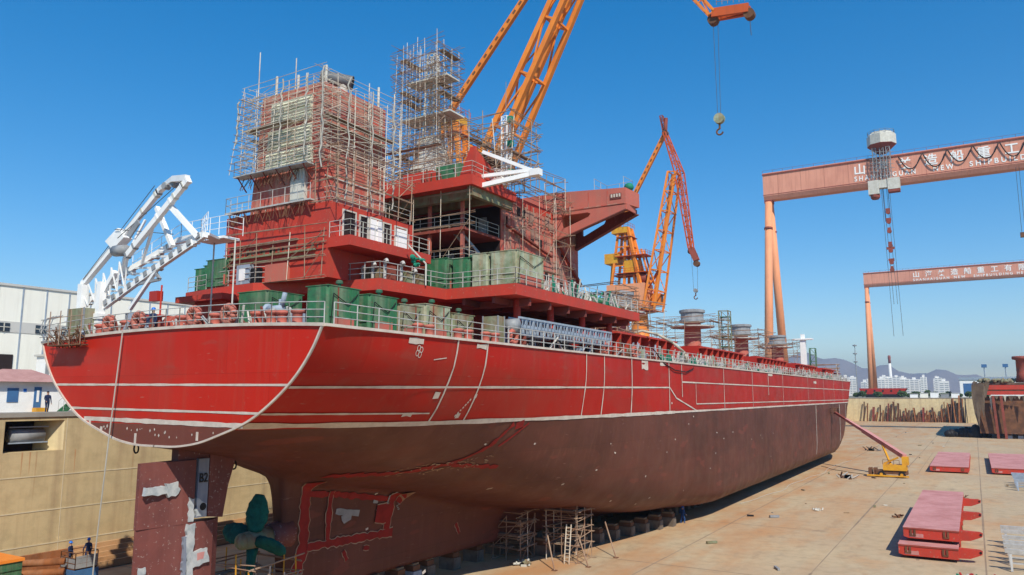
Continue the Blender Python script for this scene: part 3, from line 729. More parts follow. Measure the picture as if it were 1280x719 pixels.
strip(mb, kt([(44.2, 6.5), (44.7, 6.45)]), .4, .06, .3, .2, 3); strip(mb, kt([(45.8, 7.1), (45.7, 6)]), .15, .09, .3, .3, 4)
for k in range(9): strip(mb, kt([(46.7 + .1 * (k % 3), 6.6 - k * .13), (46.9 + .1 * (k % 3), 6.6 - k * .13)]), .08, .09, .3, .2, k)
tag(mb.build('primer_patch', 'grey', ship, fix=False), kind='stuff')


# rudder and horn
rud = MB()
RS = len(bpy.data.objects)
def foil(y0, y1, z0, z1, th, nose=.35, n=8, taper=1.0):
    pts = []
    for k in range(n + 1):
        t = k / n; y = y1 - (y1 - y0) * t; h = th * (math.sqrt(max(0, t)) * 1.9 * (1 - t) + .06 + .12 * (1 - t) * (t > 0)); pts.append((h, y))
    poly = [(SX + h, y) for h, y in pts] + [(SX - h, y) for h, y in pts[::-1]]
    rud.prism(poly, 'z', z0, z1)
foil(26.1, 31.45, 1.9, 6.9, .62)
rudder = rud.build('rudder', 'rudder', ship)
rud = MB(); 
rud.prism([(SX + .12, 26.1), (SX + .50, 28.6), (SX + .52, 29.35), (SX - .52, 29.35), (SX - .50, 28.6), (SX - .12, 26.1)], 'z', 6.9, 10.45)
rud.prism([(SX - .3, 28.3), (SX + .3, 28.3), (SX + .35, 31.6), (SX - .35, 31.6)], 'z', 10.45, 11.7)
rud.build('rudder_upper_blade', 'rudder', rudder)
rud = MB(); rud.prism([(SX + .56, 29.5), (SX + .56, 30.2), (SX + .1, 30.35), (SX - .56, 30.2), (SX - .56, 29.5)], 'z', 7.15, 10.5)
rud.build('pintle_housing', 'greypatch', rudder)
rud = MB(); rud.prism([(30.36, 11.0), (30.38, 7.1), (31.45, 6.95), (31.75, 8.8), (32.3, 10.6)], 'x', SX - .42, SX + .42)
rud.build('rudder_horn', 'rudder', ship)
def rp(mb, y0, y1, z0, z1, x=.60):
    mb.box(SX + x - .02, SX + x, y0, y1, z0, z1)
def jag(poly, amt, seed):
    g_ = random.Random(seed); out = []
    for a, b in zip(poly, poly[1:] + poly[:1]):
        L = math.hypot(b[0] - a[0], b[1] - a[1]); n = max(1, int(L / .18))
        for k in range(n): t = k / n; out.append((a[0] + (b[0] - a[0]) * t + g_.uniform(-amt, amt), a[1] + (b[1] - a[1]) * t + g_.uniform(-amt, amt)))
    return out
for k, (poly, xx, m_) in enumerate((([(26.2, 9.15), (27.5, 9.15), (27.6, 8.7), (26.2, 8.7)], .53, 'patch'), ([(27.5, 9.25), (28.2, 9.3), (28.35, 8.9), (28.1, 8.5), (27.6, 8.55)], .545, 'patch'),
        ([(28.85, 6.85), (29.38, 6.85), (29.4, 1.95), (28.9, 1.95), (29.0, 4.5)], .66, 'patch'), ([(28.7, 6.2), (28.9, 6.2), (29.0, 2.4), (28.75, 2.4)], .655, 'greypatch'),
        ([(29.3, 5.3), (30.3, 5.4), (30.45, 4.6), (30.0, 4.5), (29.3, 4.4)], .67, 'patch'), ([(29.6, 5.15), (30.1, 5.15), (30.1, 4.8), (29.6, 4.8)], .675, 'pinkred'),
        ([(26.2, 4.9), (26.7, 4.9), (26.7, 4.5), (26.2, 4.5)], .34, 'patch'), ([(26.15, 3.2), (27.9, 3.2), (28.0, 1.95), (26.15, 1.95)], .62, 'patch'), ([(29.3, 2.9), (30.6, 2.8), (30.6, 2.2), (29.3, 2.3)], .67, 'patch'),
        ([(29.5, 8.3), (30.15, 7.9), (30.15, 7.2), (29.5, 7.2)], .59, 'patch'), ([(28.95, 8.4), (29.3, 8.2), (29.34, 7.0), (28.98, 7.0)], .56, 'patch'))):
    mb = MB(); mb.prism(jag(poly, .055, k), 'x', SX + .3 if xx < .6 else SX + .45, SX + xx); mb.build('primer_patch', m_, rudder)
mb = MB(); mb.tube((SX + .55, 29.9, 7.75), (SX + .60, 29.9, 7.75), .22, n=14)
mb.build('pintle_hole', 'black', rudder)
def text_mesh(name, body, size, m, parent, loc, rot, extrude=.01, align='LEFT', bold=0.0, sx=1.0):
    cu = bpy.data.curves.new(name, 'FONT'); cu.body = body; cu.size = size; cu.extrude = extrude; cu.offset = bold; cu.align_x = align
    to = bpy.data.objects.new('tmp', cu); C.objects.link(to)
    dg = bpy.context.evaluated_depsgraph_get(); me = bpy.data.meshes.new_from_object(to.evaluated_get(dg))
    bpy.data.objects.remove(to); me.materials.clear(); me.materials.append(M[m])
    o = bpy.data.objects.new(name, me); C.objects.link(o); o.parent = parent; o.location = Vector(loc) - (wloc(parent) if parent else Vector((0, 0, 0))); o.rotation_euler = rot; o.scale = (sx, 1, 1)
    return o
text_mesh('painted_mark', 'B2', .7, 'black', rudder, (SX + .62, 28.42, 9.35), (R(90), 0, R(90)), .01, bold=.012, sx=.8)
for nm in ('rudder', 'rudder_upper_blade', 'pintle_housing', 'rudder_horn', 'primer_patch', 'pintle_hole'):
    for o in [x for x in bpy.data.objects if x.type == 'MESH' and x.name.split('.')[0] == nm and (x.parent == rudder or x == rudder or nm == 'rudder_horn')]:
        w = wloc(o)
        for v in o.data.vertices: v.co.y = (v.co.y + w.y) * .963 - w.y; v.co.z = 14.2 + (v.co.z + w.z - 14.2) * .963 - w.z
# shackles hanging under the counter
for (x, y, z) in ((SX - 2.6, 26.6, 11.2), (SX + .3, 31.0, 10.1)):
    mb = MB()
    for k in range(12):
        a, b = k * math.pi / 6, (k + 1) * math.pi / 6
        mb.tube((x + .22 * math.cos(a), y, z + .25 * math.sin(a)), (x + .22 * math.cos(b), y, z + .25 * math.sin(b)), .05, n=5)
    mb.build('lifting_shackle', 'black', ship)
# stern tube boss + wrapped propeller
mb = MB(); mb.tube((SX, 35.6, 5.5), (SX, 34.1, 5.5), .95, .75, n=16); mb.build('stern_tube_boss', 'rudder', ship, True)
prop = thing('propeller', 'ship propeller wrapped in dark green cloth behind the rudder', 'propeller', (SX, 33.0, 5.5))
def blade(ang, L=2.5, w=.62):
    mb = MB(); n = 14; rows = 12; vs_ = []
    for j in range(rows):
        t = j / (rows - 1); rr = .5 + (L - .3) * t; wd = w * (math.sin(math.pi * (.12 + .80 * t)) ** .7) + .05; tw = .9 - .5 * t
        for i in range(n):
            a = 2 * math.pi * i / n; u = wd * math.cos(a); th = .32 * math.sin(a) * (1.1 - t * .7)
            lx = u * math.cos(tw) - th * math.sin(tw); ly = u * math.sin(tw) + th * math.cos(tw)
            wob = 1 + .06 * math.sin(i * 3 + j * 2.3)
            x, z = lx * wob, rr
            vs_.append((SX + x * math.cos(ang) + z * math.sin(ang), 33.0 + ly * wob, 5.5 - x * math.sin(ang) + z * math.cos(ang)))
    fs = [(j * n + i, j * n + (i + 1) % n, (j + 1) * n + (i + 1) % n, (j + 1) * n + i) for j in range(rows - 1) for i in range(n)]
    fs += [tuple(range(n))[::-1], tuple((rows - 1) * n + i for i in range(n))]
    mb.add(vs_, fs); return mb
for a in (8, 98, 188, 278): blade(R(a)).build('blade', 'wrap', prop, True)
mb = MB(); mb.tube((SX, 34.1, 5.5), (SX, 32.2, 5.5), .62, .5, n=16); mb.sphere((SX, 32.1, 5.5), .5, .35, .5); mb.build('hub', 'olive', prop, True)

# ---- superstructure
def part(name, m, parent, *boxes):
    mb = MB()
    for b in boxes: mb.box(*b)
    return mb.build(name, m, parent)
ZB = 21.7
bdeck = [(-49.6, 40), (-49.6, 35.4), (-45.6, 34.8), (-41.2, 34.5), (-38.3, 36.0), (-34.8, 36.9), (-32.4, 37.2), (-31.8, 43.7), (-26.0, 43.7), (-26.0, 66), (-49.6, 66)]
mb = MB(); mb.prism(bdeck, 'z', ZB - .75, ZB); bd = mb.build('boat_deck', 'red', ship)
mb = MB(); mb.prism([(x * .999 + SX * .001, y + .02) for x, y in bdeck], 'z', ZB + .003, ZB + .03); mb.build('deck_plating', 'deckred', bd)
# deck beams beneath
mb = MB()
for y in range(46, 66, 3): mb.box(-33, -26.2, y - .1, y + .1, ZB - 1.3, ZB - .76)
for x in (-30.5, -28): mb.box(x - .12, x + .12, 44, 65.8, ZB - 1.2, ZB - .755)
mb.build('deck_beam', 'deckred', bd)
for y in (46, 51, 56.5, 62): MB().tube((-27.3, y, 17.46), (-27.3, y, ZB - .75), .26, n=12).build('deck_pillar', 'red', bd, True)
# lower poop house
part('poop_house', 'red', ship, (-49, -34, 38.5, 44.2, 17.46, ZB - .76), (-49, -33, 44.2, 66, 17.46, ZB - .755))
mb = MB()
for y in (47, 50.2, 54, 58, 62): MB().box(-33, -32.94, y, y + .9, 17.6, 19.5).build('doorway', 'dark', ship)
# aft deckhouse under the funnel
dh = part('deckhouse', 'red', ship, (-45, -34.9, 35.1, 43.6, ZB, 26.7))
part('side_gallery', 'red', dh, (-34.9, -33.0, 35.0, 43.4, 23.6, 24.25))
mb = MB()
for (y0, y1, z1) in ((36.3, 37.4, 26.3), (37.9, 38.6, 26.25), (40.3, 41.0, 26.2)): MB().box(-34.92, -34.86, y0, y1, 24.5, z1).build('doorway', 'dark', dh)
mb = MB()
for (y0, y1, z1) in ((36.3, 37.4, 26.3), (37.9, 38.6, 26.25), (38.9, 40.0, 26.3), (40.3, 41.0, 26.2), (41.6, 42.8, 26.2)):
    for b_ in ((y0 - .1, y0, 24.4, z1 + .1), (y1, y1 + .1, 24.4, z1 + .1), (y0, y1, z1, z1 + .1)): mb.box(-34.93, -34.80, *b_)
mb.build('door_frame', 'offwhite', dh)
for b_ in ((-34.9, -34.78, 38.9, 39.5, 24.5, 26.25), (-34.9, -34.7, 39.55, 40.0, 24.6, 26.2), (-34.9, -34.78, 41.65, 42.8, 24.6, 26.1)): part('door_panel', 'white', dh, b_)
mb = MB(); railing(mb, [(-33.1, 35.1, 24.25), (-33.1, 43.3, 24.25)], 1.05, 1.2); railing(mb, [(-34.9, 35.1, 24.25), (-33.1, 35.1, 24.25)], 1.05, 1.2)
railing(mb, [(-44.8, 35.2, 26.7), (-35.0, 35.2, 26.7), (-35.0, 43.4, 26.7)], 1.05, 1.3); mb.build('railing', 'offwhite', dh)
mb = MB()   # dense rust and primer dabs at joints of the house
for k in range(40): 
    x = -44.9 + g.uniform(0, 9.6); mb.box(x, x + g.uniform(.05, .2), 35.085, 35.099, 23.75 + g.uniform(-.1, .1), 24.0 + g.uniform(0, .25))
tag(mb.build('seam_dab', 'olive', dh), kind='stuff')
part('pipe_run', 'olive', dh, (-44.8, -36, 34.92, 35.05, 23.55, 23.68), (-44.8, -36, 34.94, 35.04, 23.2, 23.28))
# red lockers & pipes below gallery
part('deck_locker', 'reddusty', dh, (-40.4, -38.4, 34.75, 35.095, ZB, 22.9))
# funnel casing
mb = MB()
pa = [(-42.6, 27.0 - .3), (-35.6, 26.7), (-35.6, 34.8), (-41.4, 35.2)]
mb.add([(-42.7, 35.2, 26.7), (-35.6, 35.2, 26.7), (-35.6, 41.2, 26.7), (-42.7, 41.2, 26.7), (-41.5, 34.9, 35.0), (-35.7, 34.9, 35.0), (-35.7, 41.2, 35.0), (-41.5, 41.2, 35.0)],
       [(0, 1, 5, 4), (1, 2, 6, 5), (2, 3, 7, 6), (3, 0, 4, 7), (4, 5, 6, 7), (3, 2, 1, 0)])
fn = mb.build('funnel_casing', 'redpatch', ship)
for k, (x0, x1, z0, z1) in enumerate(((-40.6, -36.7, 32.6, 34.3), (-40.9, -36.7, 31.0, 32.3), (-41.1, -36.6, 29.6, 30.8))):
    y = 35.2 - .3 * (z0 - 26.7) / 8.3 - .02
    mb = MB(); mb.box(x0, x1, y - .12, y + .1, z0, z1); lv = mb.build('louvre', 'louvre', fn)
    mb = MB(); nsl = int((z1 - z0) / .22)
    for q in range(nsl): zz = z0 + .1 + q * .22; mb.add([(x0 + .1, y - .2, zz), (x1 - .1, y - .2, zz), (x1 - .1, y - .13, zz + .14), (x0 + .1, y - .13, zz + .14)], [(0, 1, 2, 3)])
    mb.build('slat', 'louvre', lv, fix=False)
part('vent_door', 'offwhite', fn, (-38.4, -37.1, 34.85, 35.15, 27.0, 29.2))
mb = MB()   # stiffeners / soot-grey seams on starboard face
for y in (36.3, 37.8, 39.3, 40.6): mb.box(-35.6, -35.54, y, y + .09, 26.8, 34.9)
for z in (28.5, 30.6, 32.7): mb.box(-35.6, -35.545, 35.2, 41.2, z, z + .1)
mb.build('plate_seam', 'seam', fn)
for z, x0, x1 in ((29.35, -43.4, -36.2), (26.95, -44.6, -36.2)):
    WY = 34.55 if z < 28 else 34.15
    pl = part('walkway', 'galv', fn, (x0, x1, WY, 35.0, z - .1, z))
    mb = MB()
    for k in range(6):
        x = x0 + .4 + (x1 - x0 - .8) * k / 5; MB().bar((x, WY + .05, z - .1), (x, 35.05, z - 1.0), .07).build('bracket', 'rustred', pl)
    mb = MB(); railing(mb, [(x0 + .05, 35.0, z), (x0 + .05, WY + .05, z), (x1 - .05, WY + .05, z)], 1.05, 1.2, rails=(1, .5)); mb.build('railing', 'galv', pl)
    mb = MB()
    for k in range(40):
        x = x0 + .3 + g.random() * (x1 - x0 - .6); mb.tube((x, 34.95 - g.random() * .4, z - .12), (x + g.uniform(-.4, .4), 34.8 - g.random() * .5, z - 1.0), .02, n=4)
    tag(mb.build('netting', 'rustdark', pl), kind='stuff')
mb = MB(); mb.tube((-38.1, 37.0, 36.6), (-36.3, 38.3, 36.2), .48, n=20, cap=False); ex = mb.build('exhaust_pipe', 'darkgrey', ship, True, fix=False)
MB().tube((-38.02, 37.06, 36.58), (-37.97, 37.1, 36.57), .47, n=20).build('pipe_mouth', 'dark', ex)
MB().tube((-36.8, 37.9, 36.2), (-36.8, 37.9, 34.9), .3, n=10).build('pipe_support', 'offwhite', ex)
for (x, y) in ((-40.8, 35.4), (-39.3, 36), (-36.4, 35.8), (-35.9, 40.6)): MB().tube((x, y, 35), (x, y, 36.6), .09, n=8).build('vent_pipe', 'offwhite', fn)

# accommodation block
ac = part('accommodation_block', 'redpatch', ship, (-47, -33, 53, 67.6, ZB, 31.2))
part('aft_wall_shade', 'dark', ac, (-46.9, -33.1, 52.94, 52.995, ZB + .1, 30.0))  # near-black sheet over the block: shade of the recessed galleries painted in
for z in (24.4, 27.2):
    gd = part('gallery_deck', 'rustred', ac, (-46, -33.0, 47.6, 52.93, z - .22, z))
    mb = MB(); railing(mb, [(-46, 47.7, z), (-33.1, 47.7, z), (-33.1, 52.8, z)], 1.05, 1.5); mb.build('railing', 'offwhite', gd)
for x in (-44, -40.2, -36.6, -33.4): part('gallery_pillar', 'reddusty', ac, (x - .12, x + .12, 47.8, 48.04, ZB, 30))
mb = MB()   # doors and crates inside the galleries
for (x, z, c) in ((-38.5, 24.45, 0), (-36.1, 24.45, 1), (-37.8, 27.25, 0), (-35.2, 27.25, 1), (-36.6, 21.8, 0), (-35.1, 21.8, 1)): MB().box(x, x + .8, 52.86, 52.93, z, z + 1.9).build('door_panel', 'bluegrey', ac)
mb = MB()
for (p, q) in (((-34.6, 48.6, 27.3), (-33.6, 52.2, 24.4)), ((-36.5, 48.3, 24.4), (-34.6, 48.3, ZB))):
    p = Vector(p); q = Vector(q)
    for s in (-.35, .35): mb.bar(p + Vector((0 if p.y != q.y else 0, s if p.y == q.y else 0, 0)) + Vector((s if p.y != q.y else 0, 0, 0)), q + Vector((s if p.y != q.y else 0, s if p.y == q.y else 0, 0)), .08, .22)
    for k in range(10): c_ = p.lerp(q, (k + .5) / 10); mb.box(c_.x - .33, c_.x + .33, c_.y - .12, c_.y + .12, c_.z - .02, c_.z + .02) if p.y != q.y else mb.box(c_.x - .12, c_.x + .12, c_.y - .33, c_.y + .33, c_.z - .02, c_.z + .02)
mb.build('stair', 'grey', ac)
rf = part('bridge_roof_deck', 'red', ac, (-48.5, -31.2, 46, 52.5, 29.95, 30.7), (-48.5, -33.0 + .02, 52.5, 62.3, 30.6, 31.35))
part('roof_beam', 'olive', rf, (-48, -32.2, 47.0, 47.5, 29.2, 29.95), (-48, -32.0, 49.5, 49.9, 29.3, 29.95), (-31.9, -31.5, 46.4, 52.4, 29.25, 29.95))
mb = MB(); railing(mb, [(-48.3, 46.1, 30.7), (-31.3, 46.1, 30.7), (-31.3, 52.4, 30.7)], 1.1, 1.5); mb.build('railing', 'offwhite', rf)
part('roof_locker', 'green', rf, (-35.5, -33.1, 47.2, 49, 30.7, 32.2)); 
part('roof_house', 'red', rf, (-39.2, -36.2, 47.6, 50.5, 30.7, 32.2), (-47, -41, 50.5, 58, 31.35, 33))
mb = MB(); mb.prism([(-32.9, 30.7), (-31.3, 30.7), (-31.35, 33.1), (-31.8, 33.1)], 'y', 46.6, 46.8); mb.prism([(46.8, 30.7), (51.0, 30.7), (50.5, 31.4), (46.8, 33.0)], 'x', -31.6, -31.45)
mb.build('bulwark_plate', 'red', rf)
# windows / ports in the starboard side
mb = MB()
for (y, z) in ((55.6, 29.7), (56.6, 29.7), (59.5, 27.5), (64, 27.3), (56.5, 25.0), (60.6, 24.6), (63.6, 24.4), (58, 27.9)): MB().box(-33.0, -32.95, y, y + .55, z, z + .75).build('window_opening', 'dark', ac)
mb = MB()
for y in (54.6, 57.2, 59.9, 62.5, 65): mb.box(-33.0, -32.955, y, y + .14, ZB, 31.1)
for z in (24.4, 27.2, 29.7): mb.box(-33.0, -32.96, 53, 67.5, z, z + .12)
for k in range(26): y = g.uniform(53.4, 66.5); z = g.uniform(22.3, 30.5); mb.box(-33.0, -32.965, y, y + g.uniform(.2, .9), z, z + g.uniform(.2, 1.1))
mb.build('primer_patch', 'reddusty', ac)
mb = MB(); gw_ = random.Random(66)
for k in range(70):
    y = gw_.uniform(53.4, 66.8); z = gw_.uniform(22.0, 30.8); w = gw_.choice([.12, .2, .6, .9]); h = gw_.choice([.15, .3, 1.2, 2.0]) if w < .3 else gw_.uniform(.2, 1.0)
    mb.prism(jag([(y, z), (y + w, z), (y + w, min(31, z + h)), (y, min(31, z + h))], .04, k), 'x', -32.99, -32.945 + .0004 * k)
tag(mb.build('worn_patch', 'worn', ac), kind='stuff')
mb = MB(); mb.bar((-32.6, 62.6, 28.5), (-32.6, 67.3, 24.9), .3, .3); mb.bar((-32.7, 53.2, 28.4), (-32.7, 61.5, 26.9), .3, .12); mb.build('side_brace', 'rustred', ac)
# bridge wing: box with windows openings and two tapering cantilever brackets
wg = part('bridge_house', 'reddusty', ac, (-46.5, -33.0, 62.35, 67.3, 31.25, 33.2))
mb = MB()
mb.add([(-33, 62.3, 31.2), (-25.6, 62.3, 31.25), (-25.2, 64.6, 31.3), (-33, 67.4, 31.2), (-33, 62.3, 33.25), (-25.6, 62.3, 32.75), (-25.2, 64.6, 32.6), (-33, 67.4, 33.2)],
       [(0, 1, 5, 4), (1, 2, 6, 5), (2, 3, 7, 6), (3, 0, 4, 7), (4, 5, 6, 7), (3, 2, 1, 0)])
wing = mb.build('bridge_wing', 'reddusty', ac)
def bracket(y, th, parent, m):
    # side plate with a rounded triangular lightening hole, built from four strips
    top = 31.2
    out = [(-33, top), (-25.6, top), (-25.6, 30.75), (-33, 28.5)]
    mb = MB()
    hole = [(-32.1, 30.75), (-31.9, 30.92), (-29.4, 30.92), (-29.1, 30.78), (-29.3, 30.5), (-31.8, 29.7), (-32.1, 29.82)]
    # ring quads between outline samples and hole samples
    def samp(poly, n):
        L = [0]; 
        for a, b in zip(poly, poly[1:] + poly[:1]): L.append(L[-1] + math.hypot(b[0] - a[0], b[1] - a[1]))
        o_ = []
        for k in range(n):
            t = L[-1] * k / n; i = max(j for j in range(len(poly)) if L[j] <= t); a = poly[i]; b = poly[(i + 1) % len(poly)]; f = (t - L[i]) / max(1e-6, L[i + 1] - L[i])
            o_.append((a[0] + (b[0] - a[0]) * f, a[1] + (b[1] - a[1]) * f))
        return o_
    c = (-30.9, 30.5)
    def hit(poly, ang):
        dx, dz = math.cos(ang), math.sin(ang); best = None
        for a, b in zip(poly, poly[1:] + poly[:1]):
            ex, ez = b[0] - a[0], b[1] - a[1]; den = dx * ez - dz * ex
            if abs(den) < 1e-9: continue
            t = ((a[0] - c[0]) * ez - (a[1] - c[1]) * ex) / den; u = ((a[0] - c[0]) * dz - (a[1] - c[1]) * dx) / den
            if t > 0 and -1e-6 <= u <= 1 + 1e-6 and (best is None or t < best): best = t
        return (c[0] + dx * best, c[1] + dz * best)
    angs = sorted([math.atan2(p[1] - c[1], p[0] - c[0]) for p in out + hole] + [2 * math.pi * k / 24 - math.pi for k in range(24)])
    O_ = [hit(out, a) for a in angs]; H_ = [hit(hole, a) for a in angs]; n = len(angs)
    vs_ = [(x, yy, z) for yy in (y, y + th) for lst in (O_, H_) for x, z in lst]
    fs = []
    for k in range(n):
        q = (k + 1) % n
        fs += [(k, q, n + q, n + k), (2 * n + k, 3 * n + k, 3 * n + q, 2 * n + q), (k, 2 * n + k, 2 * n + q, q), (n + k, n + q, 3 * n + q, 3 * n + k)]
    mb.add(vs_, fs); return mb.build('wing_bracket', m, parent)
bracket(62.32, .35, wing, 'reddusty')
b2 = bracket(0, .35, wing, 'rudder'); 
# forward bracket reaches the tip along the splayed edge
for v in b2.data.vertices:
    w = v.co + wloc(wing); t = (w.x + 33) / 7.6; v.co.y += 67.0 - 2.4 * t
mb = MB(); mb.add([(-33, 62.35, 28.5), (-25.6, 62.35, 30.75), (-25.3, 64.6, 30.75), (-33, 67.3, 28.5), (-33, 62.35, 28.62), (-25.6, 62.35, 30.87), (-25.3, 64.6, 30.87), (-33, 67.3, 28.62)],
       [(0, 1, 5, 4), (1, 2, 6, 5), (2, 3, 7, 6), (3, 0, 4, 7), (4, 5, 6, 7), (3, 2, 1, 0)])
# narrow flanges only along the bracket edges
mb = MB()
mb.bar((-33, 62.5, 28.5), (-25.6, 62.5, 30.75), .5, .08); mb.bar((-33, 67.2, 28.5), (-25.5, 64.8, 30.75), .5, .08); mb.build('bracket_flange', 'rudder', wing)
part('wing_end_panel', 'reddusty', wing, (-25.62, -25.5, 62.4, 64.4, 30.75, 31.3))
mb = MB(); mb.box(-27.1, -26.0, 62.24, 62.29, 31.8, 32.3); mb.build('louvre', 'rudder', wing)
mb = MB()
for q in range(4): mb.box(-27.0 + q * .26, -26.85 + q * .26, 62.2, 62.25, 31.95, 32.25)
mb.build('louvre_slat', 'seam', wing)
mb = MB()
for x in (-31.2, -29.3, -27.4): mb.box(x, x + .08, 62.27, 62.3, 31.3, 33.0 - (x + 33) * .06)
mb.box(-33, -25.7, 62.26, 62.3, 31.3, 31.4); mb.build('plate_seam', 'redpatch', wing)
mb = MB(); railing(mb, [(-28.8, 62.6, 32.9), (-28.8, 65.5, 32.9), (-25.8, 64.5, 32.7), (-25.9, 62.6, 32.7)], 1.2, 1.5, rails=(1, .5)); mb.build('railing', 'galv', wing)
MB().sphere((-25.7, 63.4, 33.05), .45, .45, .38).build('wrapped_lamp', 'brightg', wing, True)
# white beams of a folded mast stowed on the roof
wb = thing('folded_mast', 'white lattice beams lying folded over the edge of the bridge roof', 'mast', (-30, 48, 31))
for (p, q, w_) in (((-31.5, 47.9, 33.0), (-27.2, 48.3, 30.9), .26), ((-33, 47.6, 31.0), (-27.3, 48.3, 31.0), .26), ((-31.9, 47.4, 30.1), (-27, 48.3, 30.7), .34), ((-31.5, 49.5, 32.0), (-27.6, 48.6, 30.8), .22), ((-32, 49.2, 31.0), (-30, 48.4, 30.8), .2)):
    MB().bar(p, q, w_).build('beam', 'white', wb)
MB().box(-27.4, -26.6, 48.0, 48.6, 30.5, 31.0).build('hinge_plate', 'white', wb)
mm = thing('radar_mast', 'slim white post standing among scaffolding on the bridge roof', 'mast', (-31.5, 52, 31))
mb = MB(); truss(mb, (-31.0, 50.5, 31), (-31.0, 50.5, 36.6), .5, .5, (1, 0, 0), .5, .5, .09, .05, 8); mb.build('lattice_post', 'white', mm)
MB().tube((-31, 50.5, 36.6), (-31, 50.5, 39.6), .03, n=5).build('aerial', 'grey', mm)
for z in (31.6, 34.0, 36.0): MB().box(-30.7, -30.3, 50.2, 50.6, z, z + .5).build('lamp_cover', 'brightg', mm)
# main mast inside the tall scaffold
ms = thing('signal_mast', 'grey white mast trunk hidden inside the tallest scaffold', 'mast', (-40, 52.5, 31))
mb = MB(); mb.add([(-42, 51, 31.35), (-38.4, 51, 31.35), (-38.4, 54.5, 31.35), (-42, 54.5, 31.35), (-41, 51.8, 37), (-39.4, 51.8, 37), (-39.4, 53.6, 37), (-41, 53.6, 37)],
       [(0, 1, 5, 4), (1, 2, 6, 5), (2, 3, 7, 6), (3, 0, 4, 7), (4, 5, 6, 7)]); mb.build('trunk', 'offwhite', ms)
mb = MB(); truss(mb, (-40.2, 52.7, 37), (-40.2, 52.7, 45), 1.2, .7, (1, 0, 0), 1.0, .6, .12, .07, 8); mb.build('lattice_post', 'offwhite', ms)
MB().box(-43, -37.4, 51.6, 53.8, 38.8, 38.95).build('platform', 'offwhite', ms); MB().box(-42.5, -37.9, 51.8, 53.6, 42.3, 42.42).build('platform', 'offwhite', ms)

# hatch coamings, crane pedestals
PX = -39.2
for k, (y0, y1) in enumerate(((68.6, 86), (97, 117), (128, 148), (159.5, 180), (191, 205))):
    hc = part('hatch_coaming', 'fresh', ship, (-46.3, -30.2, y0, y0 + .3, 17.46, 20.4), (-46.3, -30.2, y1 - .3, y1, 17.46, 20.4), (-30.5, -30.2, y0 + .3, y1 - .3, 17.46, 20.4), (-46.3, -46, y0 + .3, y1 - .3, 17.46, 20.4), (-46.3, -30.0, y0, y1, 20.4, 20.55))
    mb = MB(); y = y0 + .8
    while y < y1 - .5:
        mb.prism([(-30.2, 17.5), (-29.5, 17.5), (-29.3, 20.3), (-30.2, 20.4)], 'y', y, y + .12); y += 2.6
    mb.box(-30.2, -29.3, y0, y1, 20.2, 20.38); mb.build('coaming_stay', 'red', hc)
for k, y in enumerate((92, 123, 154, 187)):
    z1 = 28.2 if k else 27.6
    pd = MB(); pd.lathe((PX, y, 17.46), [(1.9, 0), (1.9, 1.0), (1.35, 3), (1.35, 9.2), (1.5, z1 - 17.46)], 20); pdo = pd.build('crane_pedestal', 'reddusty', ship, True)
    mb = MB(); mb.lathe((PX, y, 0), [(1.7, z1 - 2.2), (2.1, z1 - 2.1), (2.1, z1 - 1.7), (1.85, z1 - 1.6), (1.85, z1 - .6), (2.1, z1 - .5), (2.1, z1 - .1), (1.8, z1)], 20); mb.build('slewing_ring', 'grey', pdo)
    mb = MB(); mb.lathe((PX, y, 0), [(1.5, z1 - 3.0), (3.6, z1 - 2.95), (3.6, z1 - 2.75), (1.5, z1 - 2.7)], 16); mb.build('ring_platform', 'galv', pdo)
    mb = MB(); pts = [(PX + 3.5 * math.cos(t), y + 3.5 * math.sin(t), z1 - 2.75) for t in [2 * math.pi * i / 12 for i in range(13)]]
    railing(mb, pts, 1.0, 2.0, rails=(1, .5)); mb.build('railing', 'galv', pdo)
    scaffold('pedestal_scaffold', ['pole scaffold around the crane pedestal nearest the bridge', 'pole scaffold around the pedestal just forward of the orange portal crane', 'pole scaffold around the pedestal beside the dark green ladder tower', 'pole scaffold around the foremost crane pedestal'][k],
             PX - 4.5, PX + 4.5, y - 4.5, y + 4.5, 20.6, z1 - 2.4, 4.5, 4.5, 2.4, seed=30 + k, group='scaffolds around the crane pedestals', r=.045, planks=.9, jit=.25, top_extra=1.6, over=1.6)
part('pedestal_house', 'fresh', ship, (-43, -36.5, 87.2, 95.5, 17.46, 21.5), (-43, -36.5, 118.3, 127, 17.46, 21.4), (-43, -36.5, 149.5, 158.5, 17.46, 21.4), (-43, -36.5, 182, 190, 17.46, 21.4))
# bow platform
part('forecastle_house', 'rustred', ship, (-44, -31, 207, 214, 17.46, 19.6), (-46, -29.5, 206, 215, 19.6, 19.8))
